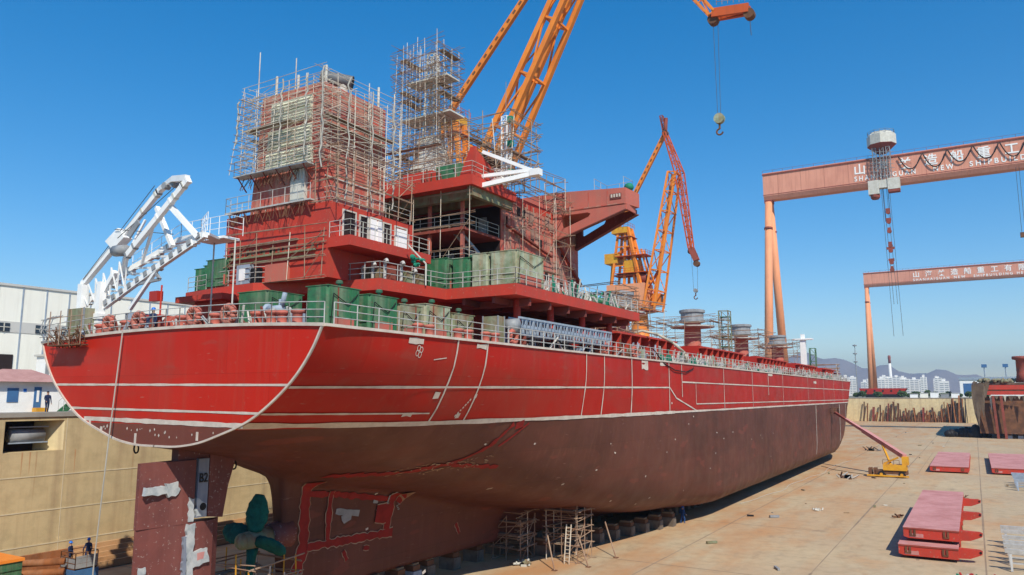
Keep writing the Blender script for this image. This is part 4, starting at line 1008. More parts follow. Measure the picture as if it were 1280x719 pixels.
# railings round the deck edge
mb = MB()
ep = [(SX + 12.1 * c, 26.15, 17.5 + cam_(SX + 12.1 * c)) for c in [k / 10 for k in range(-10, 11)]]
railing(mb, ep, 1.1, 1.5, .03); mb.build('stern_railing', 'galv', ship)
mb = MB(); railing(mb, [(-26.15, 26.8, 17.55), (-26.15, 43, 17.55)], 1.1, 1.7, .03); mb.build('deck_railing', 'galv', ship)
for k, (a, b) in enumerate(((43, 74), (74, 106), (106, 140), (140, 172), (172, 204))):
    mb = MB(); railing(mb, [(-26.2, a, 17.55), (-26.2, b, 17.55)], 1.15, 1.6, .035); mb.build('deck_railing', 'galv', ship)
mb = MB(); railing(mb, [(SX - 12.1, 27, 17.55), (SX - 12.1, 204, 17.55)], 1.1, 2.2, .035); mb.build('deck_railing', 'galv', ship)
bz = ZB + .03
mb = MB(); railing(mb, [(x, y, bz) for x, y in ((-49.5, 35.5), (-45.6, 34.9), (-41.2, 34.6), (-38.3, 36.1), (-34.8, 37.0), (-32.5, 37.3), (-31.9, 43.8), (-26.1, 43.8), (-26.1, 65.8))], 1.1, 1.5, .03); mb.build('boat_deck_railing', 'galv', bd)
# mooring fittings
def bollards(x, y, rz):
    dz_ = cam_(x) if y < 30 else 0
    mb = MB(); c, s = math.cos(rz), math.sin(rz)
    for d in (-.55, .55): mb.lathe((x + d * c, y + d * s, 17.47 + dz_), [(.34, 0), (.30, .12), (.26, .2), (.26, .62), (.36, .68), (.36, .78), (.2, .84)], 12)
    a = Vector((x - 1 * c, y - 1 * s, 17.55 + dz_)); b = Vector((x + 1 * c, y + 1 * s, 17.55 + dz_)); mb.bar(a, b, .9, .12)
    return mb.build('mooring_bollard', 'reddusty', ship, True)
for x, y, rz in ((-45.4, 27.0, 0), (-42.6, 26.9, 0), (-37.6, 27.1, 0), (-34.6, 27.0, 0), (-31.4, 27.1, 0), (-29.4, 27.0, 0), (-27.2, 35.2, 1.57), (-27.2, 39.2, 1.57), (-27.1, 42.2, 1.57), (-27.1, 63.5, 1.57), (-27.1, 67.5, 1.57), (-27.2, 100, 1.57)): bollards(x, y, rz)
def fairlead(x, y, rz):
    mb = MB(); n = 14
    for k in range(n):
        a, b = 2 * math.pi * k / n, 2 * math.pi * (k + 1) / n
        def P(t): return (x + .42 * math.cos(t) * math.cos(rz), y + .42 * math.cos(t) * math.sin(rz), 18.1 + (cam_(x) if y < 30 else 0) + .42 * math.sin(t))
        mb.tube(P(a), P(b), .19, n=7)
    return mb.build('fairlead', 'reddusty', ship, True)
for x, y, rz in ((-43.9, 26.3, 0), (-41.0, 26.3, 0), (-36.0, 26.3, 0), (-33.2, 26.3, 0), (-26.6, 44.3, 1.57), (-26.6, 59.5, 1.57), (-26.6, 66, 1.57)): fairlead(x, y, rz)
# winches on the aft deck
def winch(x, y, m):
    mb = MB(); mb.tube((x - .9, y, 18.4), (x + .9, y, 18.4), .42, n=12)
    for d in (-.95, -.3, .3, .95): mb.tube((x + d - .05, y, 18.4), (x + d + .05, y, 18.4), .7, n=14)
    mb.box(x - 1.4, x + 1.4, y - .5, y + .5, 17.47, 17.8); mb.box(x + 1.0, x + 1.6, y - .4, y + .4, 17.8, 18.9)
    return mb.build('mooring_winch', m, ship)
winch(-34.6, 31.2, 'bluegrey'); winch(-41.6, 29.5, 'reddusty'); winch(-46.5, 31, 'bluegrey')
mb = MB(); mb.tube((-33.4, 30.0, 17.5), (-33.4, 30.0, 19.6), .14, n=8); mb.tube((-33.4, 30, 19.0), (-32.9, 29.8, 19.9), .14, n=8); mb.tube((-34.3, 29.9, 19.0), (-33.2, 29.9, 19.0), .26, n=10); mb.tube((-34.4, 29.9, 19.0), (-34.3, 29.9, 19.0), .4, n=12); mb.build('valve_head', 'bluegrey', ship, True)
# port aft house under boat deck
part('mooring_house', 'red', ship, (-45.2, -42, 33.0, 38.4, 17.46, 20.4), (-46.2, -41.4, 32.2, 38.4, 20.4, 20.8))
part('stern_pump_stand', 'red', ship, (-42.3, -41.9, 28, 28.4, 17.46, 18.9), (-42.6, -41.5, 27.8, 28.6, 18.9, 19.0))
MB().box(-42.6, -41.8, 27.9, 28.3, 19.85, 20.45).build('alarm_box', 'fresh', ship); MB().tube((-41.7, 28.1, 17.6), (-41.7, 28.1, 20.8), .06, n=6).build('alarm_post', 'red', ship)
# ---- green housings and boxes on the decks
def housing(label, x0, x1, y0, y1, z0, z1, m, vent=True, seed=0, m2=None):
    t = thing('green_housing' if m in ('green', 'brightg') else 'pale_housing', label, 'housing', ((x0 + x1) / 2, (y0 + y1) / 2, z0), 'box housings on the after decks')
    mb = MB(); c = .12
    mb.prism([(x0, y0 + c), (x0 + c, y0), (x1 - c, y0), (x1, y0 + c), (x1, y1 - c), (x1 - c, y1), (x0 + c, y1), (x0, y1 - c)], 'z', z0 + .12, z1)
    mb.build('shell', m, t)
    mb = MB(); mb.box(x0 + .1, x1 - .1, y0 + .1, y1 - .1, z0, z0 + .12); mb.build('base_frame', 'rustred', t)
    g = random.Random(seed); mb = MB()
    zz = z0 + (z1 - z0) * .33
    mb.box(x0 + .15, x1 - .15, y0 - .05, y0 - .002, zz, zz + .07); mb.box(x1 + .002, x1 + .05, y0 + .15, y1 - .15, zz, zz + .07)
    for y in (y0 + .3, y1 - .3): mb.box(x1 + .002, x1 + .04, y - .05, y + .05, z0 + .2, z1 - .1)
    mb.build('stiffener', m2 or m, t)
    if m == 'green' or g.random() < .5:
        mb = MB(); mb.box(x1 + .003, x1 + .03, y0 + .5, y1 - .5, z0 + .15, z0 + .85); mb.build('lower_panel', 'reddusty', t)
    for q in range(2):
        yy = y0 + (y1 - y0) * (.3 + .4 * q)
        MB().box(x1 + .003, x1 + .05, yy - .03, yy + .03, z0 + .15, z1 - .05).build('post_strip', 'rustred' if g.random() < .4 else m, t)
    pp = MB(); pp.path([(x1 + .06, y0 + .2, z0 + .3), (x1 + .08, y0 + .35, z1 - .4), (x1 + .06, y0 + (y1 - y0) * .6, z1 - .9), (x1 + .08, y1 - .3, z1 - .25)], .025, 5); pp.build('hose', 'black', t)
    MB().box(x0 + .3, x0 + .3 + (x1 - x0) * .35, y0 - .03, y0 - .003, z0 + .5, z1 - .5).build('access_door', m, t)
    pl_ = MB(); pl_.box(x0 - .03, x1 + .03, y0 - .03, y1 + .03, z1, z1 + .05); pl_.build('lid_rim', m, t)
    if vent:
        mb = MB(); x, y = (x0 + x1) / 2, (y0 + y1) / 2 + .4; mb.lathe((x, y, z1), [(.1, 0), (.1, .3), (.2, .32), (.2, .46), (.12, .52)], 12); mb.build('mushroom_vent', 'vent', t)
    return t
housing('largest green box housing at the starboard stern corner, right behind the hull edge', -30.1, -28.5, 28.7, 31.2, 17.47, 19.9, 'green', True, 1)
housing('green box housing second from the stern corner along the starboard rail', -29.9, -28.4, 31.8, 34.3, 17.47, 19.75, 'green', True, 2)
housing('small faded red-green box housing between the green and the whitish one', -30.2, -28.5, 34.5, 36.7, 17.47, 19.5, 'olive', True, 3)
housing('whitish box housing along the starboard rail', -30.2, -28.5, 37.0, 39.7, 17.47, 19.75, 'paleg', True, 4)
housing('olive rust-streaked box housing, farthest from the stern corner along the rail', -30.0, -28.5, 40.0, 42.4, 17.47, 19.45, 'olive', True, 5)
housing('green box housing left of the grey pump on the stern deck', -39.6, -36.9, 32.0, 35.0, 17.47, 20.6, 'green', False, 6)
housing('green box housing at the left end of the upper stern deck', -49.4, -48.2, 35.9, 38.0, ZB + .03, 23.5, 'green', False, 7)
housing('green box housing second from the left on the upper stern deck', -48.0, -46.9, 35.6, 37.8, ZB + .03, 23.6, 'green', False, 8)
housing('wide green housing against the port corner of the red deckhouse', -46.7, -44.4, 34.86, 35.07, ZB + .03, 23.75, 'green', False, 9)
housing('dark green box housing on the upper deck beside the red deckhouse', -36.4 + 2.2, -32.6 + .3, 44.3, 46.6, ZB + .03, 24.1, 'green', False, 10)
housing('bright green box housing left of the two pale ones on the upper deck', -32.2 + .2, -30.5, 44.6, 46.8, ZB + .03, 24.0, 'green', True, 11)
housing('pale whitish box housing in the middle of the upper deck row', -30.3, -28.9, 44.6, 47.2, ZB + .03, 24.2, 'paleg', False, 12)
housing('pale green box housing at the starboard corner of the upper deck', -28.7, -26.5, 44.6, 48.6, ZB + .03, 24.2, 'paleg', False, 13)
cab = thing('control_cabinet', 'small white cabinet with open black side beside the green housings on the upper stern deck', 'cabinet', (-42.5, 35.2, ZB))
MB().box(-43.2, -41.9, 34.7, 35.08, ZB + .03, 23.1).build('cabinet_body', 'bluegrey', cab); MB().box(-41.89, -41.0, 34.8, 35.07, ZB + .05, 22.8).build('cabinet_opening', 'black', cab)
MB().box(-42.9, -42.3, 34.66, 34.69, ZB + .3, 22.8).build('cabinet_door', 'white', cab)
# machinery on the upper gallery
mt = thing('ventilation_units', 'cluster of grey ventilation pipes on the upper deck under the red gallery', 'pipes', (-34, 37.5, ZB))
for k, (x, y) in enumerate(((-35.6, 37.9), (-34.7, 38.1), (-33.9, 38.2), (-33.1, 38.5), (-32.6, 39.6), (-32.5, 40.8))):
    mb = MB(); h = g.uniform(.7, 1.2); mb.tube((x, y, ZB), (x, y, ZB + h), .11, n=9); mb.path([(x, y, ZB + h), (x + .12, y - .12, ZB + h + .2), (x + .35, y - .25, ZB + h + .22), (x + .45, y - .3, ZB + h + .05)], .12, 9); mb.build('gooseneck_pipe', 'galv', mt); MB().box(x - .25, x + .3, y + .3, y + .8, ZB + .02, ZB + g.uniform(.5, 1.1)).build('valve_box', g.choice(['grey', 'rustred', 'olive']), mt)
tp = thing('green_tarpaulin', 'bright green cloth bundled over the rail at the edge of the upper deck', 'tarpaulin', (-32.4, 41, 23.2))
mb = MB()
for k in range(9): mb.sphere((-32.3 + g.uniform(-.25, .25), 40.9 + g.uniform(-.5, .5), 23.4 + g.uniform(-.35, .35)), g.uniform(.08, .22), g.uniform(.12, .35), g.uniform(.08, .22), 7, 5)
mb.build('folded_cloth', 'brightg', tp)
dv = MB(); dv.tube((-31.9, 41.4, ZB), (-31.9, 41.4, 23.2), .06, n=6); dv.tube((-31.9, 41.4, 23.2), (-32.6, 40.3, 24.4), .06, n=6)
dvt = thing('hose_davit', 'thin white bent post leaning beside the green cloth on the upper deck', 'davit', (-31.9, 41.4, ZB)); dv.build('bent_post', 'offwhite', dvt)
# ---- loose gear along the deck
def gear_box(label, x, y, z, sx, sy, sz, m, name='equipment_crate'):
    t = thing(name, label, 'crate', (x, y, z)); mb = MB(); mb.box(x - sx / 2, x + sx / 2, y - sy / 2, y + sy / 2, z + .08, z + sz); mb.build('crate_body', m, t)
    mb = MB()
    for i in (-1, 1):
        for j in (-1, 1): mb.box(x + i * sx / 2 - .04, x + i * sx / 2 + .04, y + j * sy / 2 - .04, y + j * sy / 2 + .04, z, z + sz + .03)
    mb.build('corner_frame', 'grey', t)
gear_box('brown mesh crate at the port corner of the stern deck', -48.6, 27.4, 17.47, 1.8, 1.0, 2.2, 'olive')
gear_box('blue grey crate beside the white davit foot', -45.6, 29.2, 17.47, 1.0, 1.0, 1.9, 'bluegrey')
gear_box('pale green crate by the starboard rail behind the hose', -28.2, 70.5, 17.47, 1.2, 1.6, 1.2, 'paleg')
gear_box('grey crate on the deck under the pillars', -29.5, 48.5, 17.47, 1.6, 2.2, 1.5, 'bluegrey')
gear_box('yellow tool frame on the deck beside the gangway end', -27.6, 43.4, 17.47, 1.2, .8, 2.0, 'olive')
# dense pipe and hose clutter behind the forward rail
cl = random.Random(77)
def clutter(label, y0, y1, n, cols):
    t = thing('pipe_bundle', label, 'pipes', (-28, (y0 + y1) / 2, 17.47), 'pipe and net bundles lying along the starboard rail')
    for c_ in cols:
        for k in range(min(n, 32)):
            mb = MB(); y = cl.uniform(y0, y1); x = cl.uniform(-29.2, -26.5); L = cl.uniform(.5, 2.2)
            if cl.random() < .6: mb.tube((x, y, 17.5), (x + cl.uniform(-.4, .4), y + cl.uniform(-.9, .9), 17.5 + cl.uniform(.6, 1.7)), cl.uniform(.04, .1), n=5)
            else: mb.box(x - .2, x + .2, y, y + L * .5, 17.5, 17.5 + cl.uniform(.2, .9))
            mb.build('pipe', c_, t)
clutter('tangle of grey and green pipes by the rail abreast of the red hatch block', 74, 90, 26, ('offwhite', 'brightg', 'galv'))
clutter('tangle of white and green pipes by the rail abreast of the second pedestal', 90, 112, 34, ('offwhite', 'galv', 'paleg'))
clutter('heap of white pipes with a green net abreast of the green ladder tower', 112, 134, 34, ('offwhite', 'brightg', 'galv'))
clutter('heap of grey pipes by the rail abreast of the third pedestal', 134, 158, 34, ('offwhite', 'galv', 'rustdark'))
clutter('heap of pale pipes with green cloth by the rail before the last hatch', 158, 182, 34, ('offwhite', 'brightg', 'paleg'))
clutter('small heap of pale pipes by the rail at the bow end', 182, 203, 26, ('offwhite', 'galv', 'paleg'))
clutter('grey pipes lying under the gangway', 46, 62, 26, ('galv', 'black', 'bluegrey'))
clutter('pipes and fittings lying between the hose and the gangway', 62, 74, 20, ('rustdark', 'bluegrey', 'rustred'))
def clutter2(label, x0, x1, y0, y1, z, n, cols, h=1.2):
    t = thing('pipe_bundle', label, 'pipes', ((x0 + x1) / 2, (y0 + y1) / 2, z))
    for c_ in cols:
        for k in range(min(n, 32)):
            mb = MB(); x = cl.uniform(x0, x1); y = cl.uniform(y0, y1)
            mb.tube((x, y, z), (x + cl.uniform(-.5, .5), y + cl.uniform(-.5, .5), z + cl.uniform(.3, h)), cl.uniform(.03, .1), n=5)
            mb.build('pipe', c_, t)
clutter2('white and green pipes standing along the edge of the upper deck', -28.6, -26.6, 49, 65, ZB + .03, 40, ('offwhite', 'galv', 'brightg'), 1.7)
clutter2('hoses and pipes standing along the stern rail on the port side', -49, -41, 26.5, 28.4, 17.47, 26, ('bluegrey', 'rustred', 'galv'), 1.3)
clutter2('pipes and valves standing on the stern deck behind the rail', -41, -31, 26.6, 29, 17.6, 24, ('galv', 'rustred', 'offwhite'), 1.3)
clutter2('loose pipes beside the green housings on the upper deck', -45, -36, 34.0 + 1.9, 36.9, ZB + .03, 22, ('rustred', 'galv', 'olive'), 1.4)
clutter2('tools and pipes on the bridge roof edge', -38, -31.6, 46.6, 50, 30.7, 20, ('rustdark', 'offwhite', 'rustred'), 1.4)
fn_net = thing('green_net', 'green safety net heaped on the upper deck near the orange crane foot', 'net', (-30, 66, 22))
mb = MB()
for k in range(9): mb.sphere((-28.4 + cl.uniform(-1, 1), 61.5 + cl.uniform(-2.5, 2.5), 22.1 + cl.uniform(0, .5)), .8, .9, .4, 8, 6)
mb.build('net_folds', 'green', fn_net, True)
# ring of coiled platform parts standing forward of the bridge
rg = thing('ring_staging', 'round grey staging rings stacked on the deck left of the orange crane', 'staging', (-34, 74, 20.6))
for k, z in enumerate((21.4, 22.1, 23.2, 24.0)):
    mb = MB(); mb.lathe((-35.6, 76, 0), [(2.0, z), (3.0, z), (3.0, z + .35), (2.0, z + .35), (2.0, z)], 20); mb.build('ring_segment', 'grey', rg)
mb = MB()
for k in range(10): a = k * .628; mb.tube((-35.6 + 2.6 * math.cos(a), 76 + 2.6 * math.sin(a), 17.6), (-35.6 + 2.6 * math.cos(a), 76 + 2.6 * math.sin(a), 24.6), .07, n=5)
mb.build('ring_post', 'pole', rg)
# ---- gangway
gw = thing('gangway', 'long grey aluminium gangway truss lying along the starboard deck edge', 'gangway', (-26.7, 52, 18.2))
for x in (-27.25, -26.45):
    mb = MB(); n = 30
    for z in (18.35, 19.5): mb.bar((x, 44.8, z), (x, 60.5, z), .1, .14)
    for k in range(n + 1):
        y = 44.8 + 15.7 * k / n; mb.bar((x, y, 18.35), (x, y, 19.5), .06)
        if k < n: mb.bar((x, y, 18.35 if k % 2 else 19.5), (x, y + 15.7 / n, 19.5 if k % 2 else 18.35), .05)
    mb.bar((x, 44.8, 18.92), (x, 60.5, 18.92), .06, .2)
    mb.build('side_truss', 'bluegrey', gw)
mb = MB()
for k in range(36): y = 45 + k * .44; mb.box(-27.2, -26.5, y, y + .3, 18.38, 18.44)
mb.build('tread', 'galv', gw)
MB().tube((-27.3, 44.6, 18.9), (-26.4, 44.6, 18.9), .5, n=12).build('end_roller', 'grey', gw, True)
for y in (45.5, 58.5): MB().box(-27.3, -26.4, y, y + .25, 17.47, 18.28).build('rest', 'rustred', gw)
# ---- beige hose hanging over the side
hs = thing('supply_hose', 'pale hose looping from the red hatch block over the starboard rail', 'hose', (-27, 78, 18))
pts = [(-30.5, 74.5, 20.6), (-29.5, 75.5, 20.9), (-28.4, 77, 20.6), (-27.3, 78.6, 19.8), (-26.4, 79.6, 18.8), (-26.2, 80, 17.8)]
MB().path(pts, .14, 8).build('hose', 'beige', hs, True)
pts = [(-26.3, 70.2, 18.6), (-25.95, 72, 17.3), (-25.85, 75, 16.7), (-25.85, 78.5, 16.6), (-25.95, 81.2, 17.0), (-26.3, 82.5, 17.8)]
MB().path(pts, .06, 6).build('cable', 'black', hs, True)
# ---- ladder tower (dark green) and white fore post
ltw = thing('ladder_tower', 'slim dark green scaffold ladder tower between the second and third pedestals', 'tower', (-38, 138, 20.5))
mb = MB(); truss(mb, (-36, 131, 17.5), (-36, 131, 28.6), 1.6, 1.6, (1, 0, 0), 1.8, 1.8, .14, .09, 7); mb.build('tower_frame', 'olive', ltw)
mb = MB()
for k in range(6): mb.box(-36.8, -35.2, 130.2, 131.8, 19 + k * 1.7, 19.1 + k * 1.7)
mb.build('landing', 'green', ltw)
wpt = thing('foremast', 'short white post with a cross platform near the bow', 'mast', (-34, 190, 20))
MB().box(-34.6, -33.4, 190, 191.2, 17.5, 27.2).build('mast_trunk', 'white', wpt); MB().box(-36.2, -31.8, 189.6, 191.6, 27.2, 27.5).build('cross_platform', 'white', wpt); MB().box(-34.4, -33.6, 190, 191, 27.5, 28.5).build('mast_head', 'white', wpt)
mb = MB(); truss(mb, (-32.2, 192, 17.5), (-32.2, 192, 25.2), 1.3, 1.3, (1, 0, 0), 1.3, 1.3, .15, .1, 5)
lt2 = thing('ladder_tower', 'small dark green ladder tower beside the white post near the bow', 'tower', (-32.2, 192, 17.5)); mb.build('tower_frame', 'green', lt2)
# ---- deck-edge staging hanging at the port stern
sg = thing('hanging_staging', 'dark staging of poles and netting hung over the stern edge below the white davit', 'staging', (-46.5, 25.4, 17))
mb = MB(); s2 = random.Random(4)
for k in range(60):
    x = s2.uniform(-48.6, -45.0); mb.tube((x, 25.9 - s2.uniform(.05, .7), s2.uniform(17.0, 17.9)), (x + s2.uniform(-.6, .6), 25.9 - s2.uniform(.05, .7), s2.uniform(17.0, 18.4)), .028, n=4)
mb.build('staging_netting', 'rustdark', sg)
for k in range(4): x = -48.5 + k * 1.15; MB().tube((x, 25.3, 17.2), (x, 25.3, 19.3), .03, n=5).build('staging_post', 'pole', sg)
for z in (18.1, 18.9): MB().tube((-48.8, 25.3, z), (-44.8, 25.3, z), .025, n=5).build('staging_rail', 'pole', sg)
MB().box(-48.4, -45.2, 25.2, 25.9, 17.15, 17.22).build('staging_platform', 'rustdark', sg)
cgt = thing('ladder_cage', 'hooped grey ladder cage at the port stern corner', 'ladder', (-50, 26, 17.6))
for k in range(4):
    x = -50.2 + k * .35
    MB().path([(x, 26.1, 17.5), (x, 25.6, 18.2), (x, 25.8, 18.9), (x, 26.4, 19.2)], .028, 5).build('hoop', 'grey', cgt)
for z in (17.8, 18.3, 18.9): MB().tube((-50.3, 25.7, z), (-49.0, 25.7, z), .025, n=5).build('cage_rail', 'grey', cgt)
# ---- white lifeboat davit over the stern
ld = thing('lifeboat_davit', 'white free-fall lifeboat davit with a sloping gallows frame above the stern', 'davit', (-45, 29, 17.5))
def D(px, pz, y): return (px, y, pz)
rA = [(-51.6, 29, 20.2), (-46.75, 29, 22.2), (-41.9, 29.2, 23.75)]; rB = [(-47.4, 28, 19.8), (-42.63, 28, 21.7), (-37.9, 28.1, 23.5)]
for r_ in (rA, rB):
    for a, b in zip(r_, r_[1:]): MB().bar(a, b, .26, .34).build('ramp_rail', 'white', ld)
MB().bar((-41.9, 29.2, 23.75), (-37.9, 28.1, 23.5), .34, .34).build('ramp_head', 'white', ld)
MB().bar((-51.11, 28.6, 21.6), (-47.79, 28.6, 23.85), .32, .38).build('gallows_arm', 'white', ld)
MB().bar((-47.79, 28.6, 23.85), (-43.1, 28.6, 27.15), .27, .34).build('gallows_arm', 'white', ld)
MB().bar((-44.4, 27.4, 22.7), (-38.8, 27.4, 26.75), .27, .36).build('gallows_arm', 'white', ld)
MB().bar((-43.2, 28.6, 27.1), (-40.9, 27.9, 27.25), .3, .32).build('cross_head', 'white', ld); MB().bar((-40.9, 27.9, 27.25), (-38.9, 27.4, 26.9), .3, .36).build('cross_head', 'white', ld)
for k in range(3): MB().tube((-41.9 + k * .8, 27.9, 27.0), (-41.9 + k * .8, 28.3, 27.0), .22, n=10).build('sheave', 'grey', ld)
MB().prism([(-48.4, 24.25), (-47.1, 25.0), (-46.3, 24.3), (-47.5, 23.6)], 'y', 28.3, 28.9).build('winch_box', 'white', ld)
MB().tube((-46.3, 27.8, 23.3), (-45.0, 27.7, 23.2), .36, n=14).build('hoist_drum', 'grey', ld, True)
for a, b, w_ in (((-43.3, 28.5, 25.9), (-40.9, 28.1, 23.1), .26), ((-40.69, 27.5, 25.6), (-38.4, 28.0, 23.4), .28), ((-42.26, 27.6, 24.24), (-43.7, 28.0, 22.3), .15), ((-45.9, 28.4, 23.4), (-46.9, 28.7, 22.1), .3), ((-44.6, 28.6, 25.3), (-45.6, 28.4, 23.6), .12)):
    MB().bar(a, b, w_).build('gallows_strut', 'white', ld)
dg_ = random.Random(15)
for k in range(26):
    u = dg_.random(); which = dg_.choice([((-51.11, 28.6, 21.6), (-43.1, 28.6, 27.15)), ((-44.4, 27.4, 22.7), (-38.8, 27.4, 26.75)), (rA[0], rA[2]), (rB[0], rB[2])])
    c_ = Vector(which[0]).lerp(Vector(which[1]), u); dd_ = (Vector(which[1]) - Vector(which[0])).normalized()
    MB().bar(c_ - dd_ * .07, c_ + dd_ * .07, .33, .41).build('clamp', dg_.choice(['white', 'offwhite', 'grey']), ld)
for k in range(7):
    a = Vector((-50.6, 28.2, 21.2)).lerp(Vector((-44.6, 27.6, 22.8)), k / 6); b = Vector((-50.9, 28.5, 19.9)).lerp(Vector((-45.2, 27.9, 20.9)), k / 6); MB().bar(a, b, .09).build('lattice_bar', 'white', ld)
    MB().bar(a, Vector((-50.9, 28.5, 19.9)).lerp(Vector((-45.2, 27.9, 20.9)), min(1, (k + 1) / 6)), .07).build('lattice_bar', 'white', ld)
for a, b in (((-50.8, 28.4, 21.9), (-43.4, 28.3, 27.3)), ((-46.5, 28, 24.2), (-39.2, 27.5, 27.0)), ((-47.2, 28.2, 24.9), (-41.5, 28.5, 24.0))): MB().tube(a, b, .025, n=5).build('wire', 'rope', ld)
MB().bar((-43.9, 27.15, 23.9), (-43.0, 27.15, 24.7), .1, .4).build('name_board', 'grey', ld)
for x, y, z1 in ((-50.5, 28.3, 21.5), (-47.5, 27.8, 21.4)): MB().box(x - .2, x + .2, y - .22, y + .22, 17.47, z1).build('davit_leg', 'white', ld)
for a, b, w_ in (((-51.0, 28.4, 18.9), (-51.0, 28.4, 21.6), .26), ((-48.9, 28.0, 19.2), (-46.4, 28.0, 22.0), .32), ((-44.6, 28.0, 19.5), (-42.0, 28.0, 21.9), .2)): MB().bar(a, b, w_).build('davit_leg', 'white', ld)
MB().box(-51.0, -47.2, 27.5, 28.4, 19.0, 19.35).build('foot_beam', 'white', ld)
MB().box(-50.6, -47.6, 27.7, 28.2, 17.55, 18.4).build('foot_machinery', 'rustdark', ld)
for a, b in (((-44.3, 28, 21.0), (-41.77, 28, 21.15)), ((-42.6, 28, 21.9), (-41.77, 28, 21.15))): MB().bar(a, b, .16).build('stay', 'grey', ld)
MB().box(-41.2, -38.7, 30.0, 31.2, 23.75, 23.9).build('boarding_platform', 'white', ld)
MB().bar((-38.2, 28.2, 23.6), (-39.8, 30.4, 23.8), .7, .15).build('boarding_platform', 'white', ld)
mb = MB(); railing(mb, [(-46.6, 29.2, 22.3), (-42.0, 29.4, 23.9), (-40.2, 29.6, 24.0)], 1.0, .9, .022, rails=(1, .5)); railing(mb, [(-38.4, 28.6, 23.9), (-40.9, 30.0, 24.0), (-38.3, 30.0, 24.0), (-38.3, 31.1, 24.0)], 1.15, .8, .022, rails=(1, .66, .33)); mb.build('railing', 'white', ld)
for k in range(12):
    t_ = (k + .5) / 12; a = Vector(rA[0]).lerp(Vector(rA[2]), t_) + Vector((0, 0, .28 * math.sin(math.pi * t_))); b = Vector(rB[0]).lerp(Vector(rB[2]), t_) + Vector((0, 0, .1))
    MB().bar(a, b, .12, .12).build('ramp_rung', 'white', ld)
    a = Vector(rB[0]).lerp(Vector(rB[2]), t_) + Vector((0, -.19, .12)); MB().bar(a + Vector((-.2, 0, -.08)), a + Vector((.12, 0, .05)), .06, .32).build('roller_bearing', 'grey', ld)
for (x, y, z1) in ((-40.6, 30.8, 23.85), (-38.6, 30.8, 23.85)): MB().tube((x, y, 17.47), (x, y, z1), .05, n=8).build('platform_post', 'offwhite', ld)
# long thin pole & rope at stern
rp_ = thing('mooring_rope', 'long pale rope dropping from the stern rail down to the dock floor', 'rope', (-41.6, 25.7, 17.5))
MB().path([(-41.58, 25.75, 17.85), (-41.9, 25.6, 12), (-42.3, 25.5, 5.1), (-42.5, 25.5, .05)], .04, 6).build('rope', 'ropelight', rp_)

# ================================================================== SCAFFOLDS ON THE SHIP
scaffold('funnel_scaffold', 'dense rusty pole scaffold wrapped round the red funnel casing', -42.5, -34.8, 34.0, 41.8, 29.5, 34.7, 1.5, 1.5, .55, inset=.6, seed=11, planks=.08, sides='swe', jit=.14, r=.022, over=.3, top_extra=.9, mu='polelight', ml='polelight')
scaffold('funnel_scaffold', 'sparse pole scaffold below the funnel along the deckhouse roof', -36, -34.0, 34.8, 42.3, 26.75, 29.4, 1.0, 1.5, 1.3, seed=12, planks=.5, sides='se', r=.035)
scaffold('mast_scaffold', 'tallest scaffold tower, around the mast above the bridge roof', -43.2, -38.1, 50.8, 54.4, 31.4, 44.6, 1.25, 1.2, .8, inset=.8, seed=13, planks=.2, jit=.42, r=.026, top_extra=1.8, mu='polelight')
scaffold('mast_scaffold', 'lower loose scaffold at the foot of the mast over the whole roof', -45, -33, 48.2, 56, 31.4, 34.6, 1.7, 1.9, 1.0, seed=14, planks=.4, fill=False, jit=.4, r=.03, top_extra=2.6)
scaffold('roof_scaffold', 'open scaffold round the slim white post above the bridge', -33.6, -29.6, 49.0, 53.4, 30.8, 35.6, 1.3, 1.4, 1.3, seed=15, planks=.3, jit=.3, r=.035, top_extra=1.6)
scaffold('roof_scaffold', 'low scaffold on the accommodation roof beside the bridge wing', -33.5, -31.6, 54.5, 62, 31.2, 33.2, 1, 1.8, 1.0, seed=16, planks=.5, jit=.3, r=.032, sides='ens')
scaffold('side_scaffold', 'tall thin pole scaffold on the starboard side of the accommodation block', -32.8, -31.0, 53.2, 62, ZB + .03, 31.0, 3.0, 2.9, 3.0, inset=0, seed=17, planks=.3, jit=.12, r=.022, mu='polelight', sides='ens')
scaffold('side_scaffold', 'pole scaffold in front of the dark open galleries below the bridge roof', -45, -31.6, 46.3, 47.4, ZB + .03, 29.6, 2.7, 1.1, 2.6, seed=18, planks=.7, jit=.18, r=.026, mu='polelight', sides='s')
scaffold('side_scaffold', 'low pole scaffold on the upper deck against the deckhouse', -44.5, -35.2, 34.8, 34.95, ZB + .03, 24.4, 1.6, 1, 1.3, seed=19, planks=.4, r=.03, sides='s')
scaffold('bow_scaffold', 'scaffold on the forecastle at the far end of the ship', -44, -29, 205.5, 208, 17.5, 20.8, 2.5, 2, 1.5, seed=20, planks=.4, r=.07, jit=.3, top_extra=1.5)
scaffold('deck_scaffold', 'scaffold around the grey rings left of the orange crane', -38.5, -29.5, 69, 74, 20.6, 24.2, 2, 2, 1.3, seed=21, planks=.6, r=.045, jit=.3)
hg = thing('pole_rack', 'thin vertical poles standing above the port side of the funnel', 'poles', (-43.4, 36, 36))
mb = MB()
for (x, y, z0, z1) in ((-42.2, 35.0, 33, 38.6), (-38.7, 35.2, 34.5, 37.4), (-35.4, 41.8, 34.0, 36.4), (-35.0, 38.6, 33.2, 36)): mb.tube((x, y, z0), (x, y, z1), .035, n=5)
mb.build('tall_pole', 'polelight', hg)

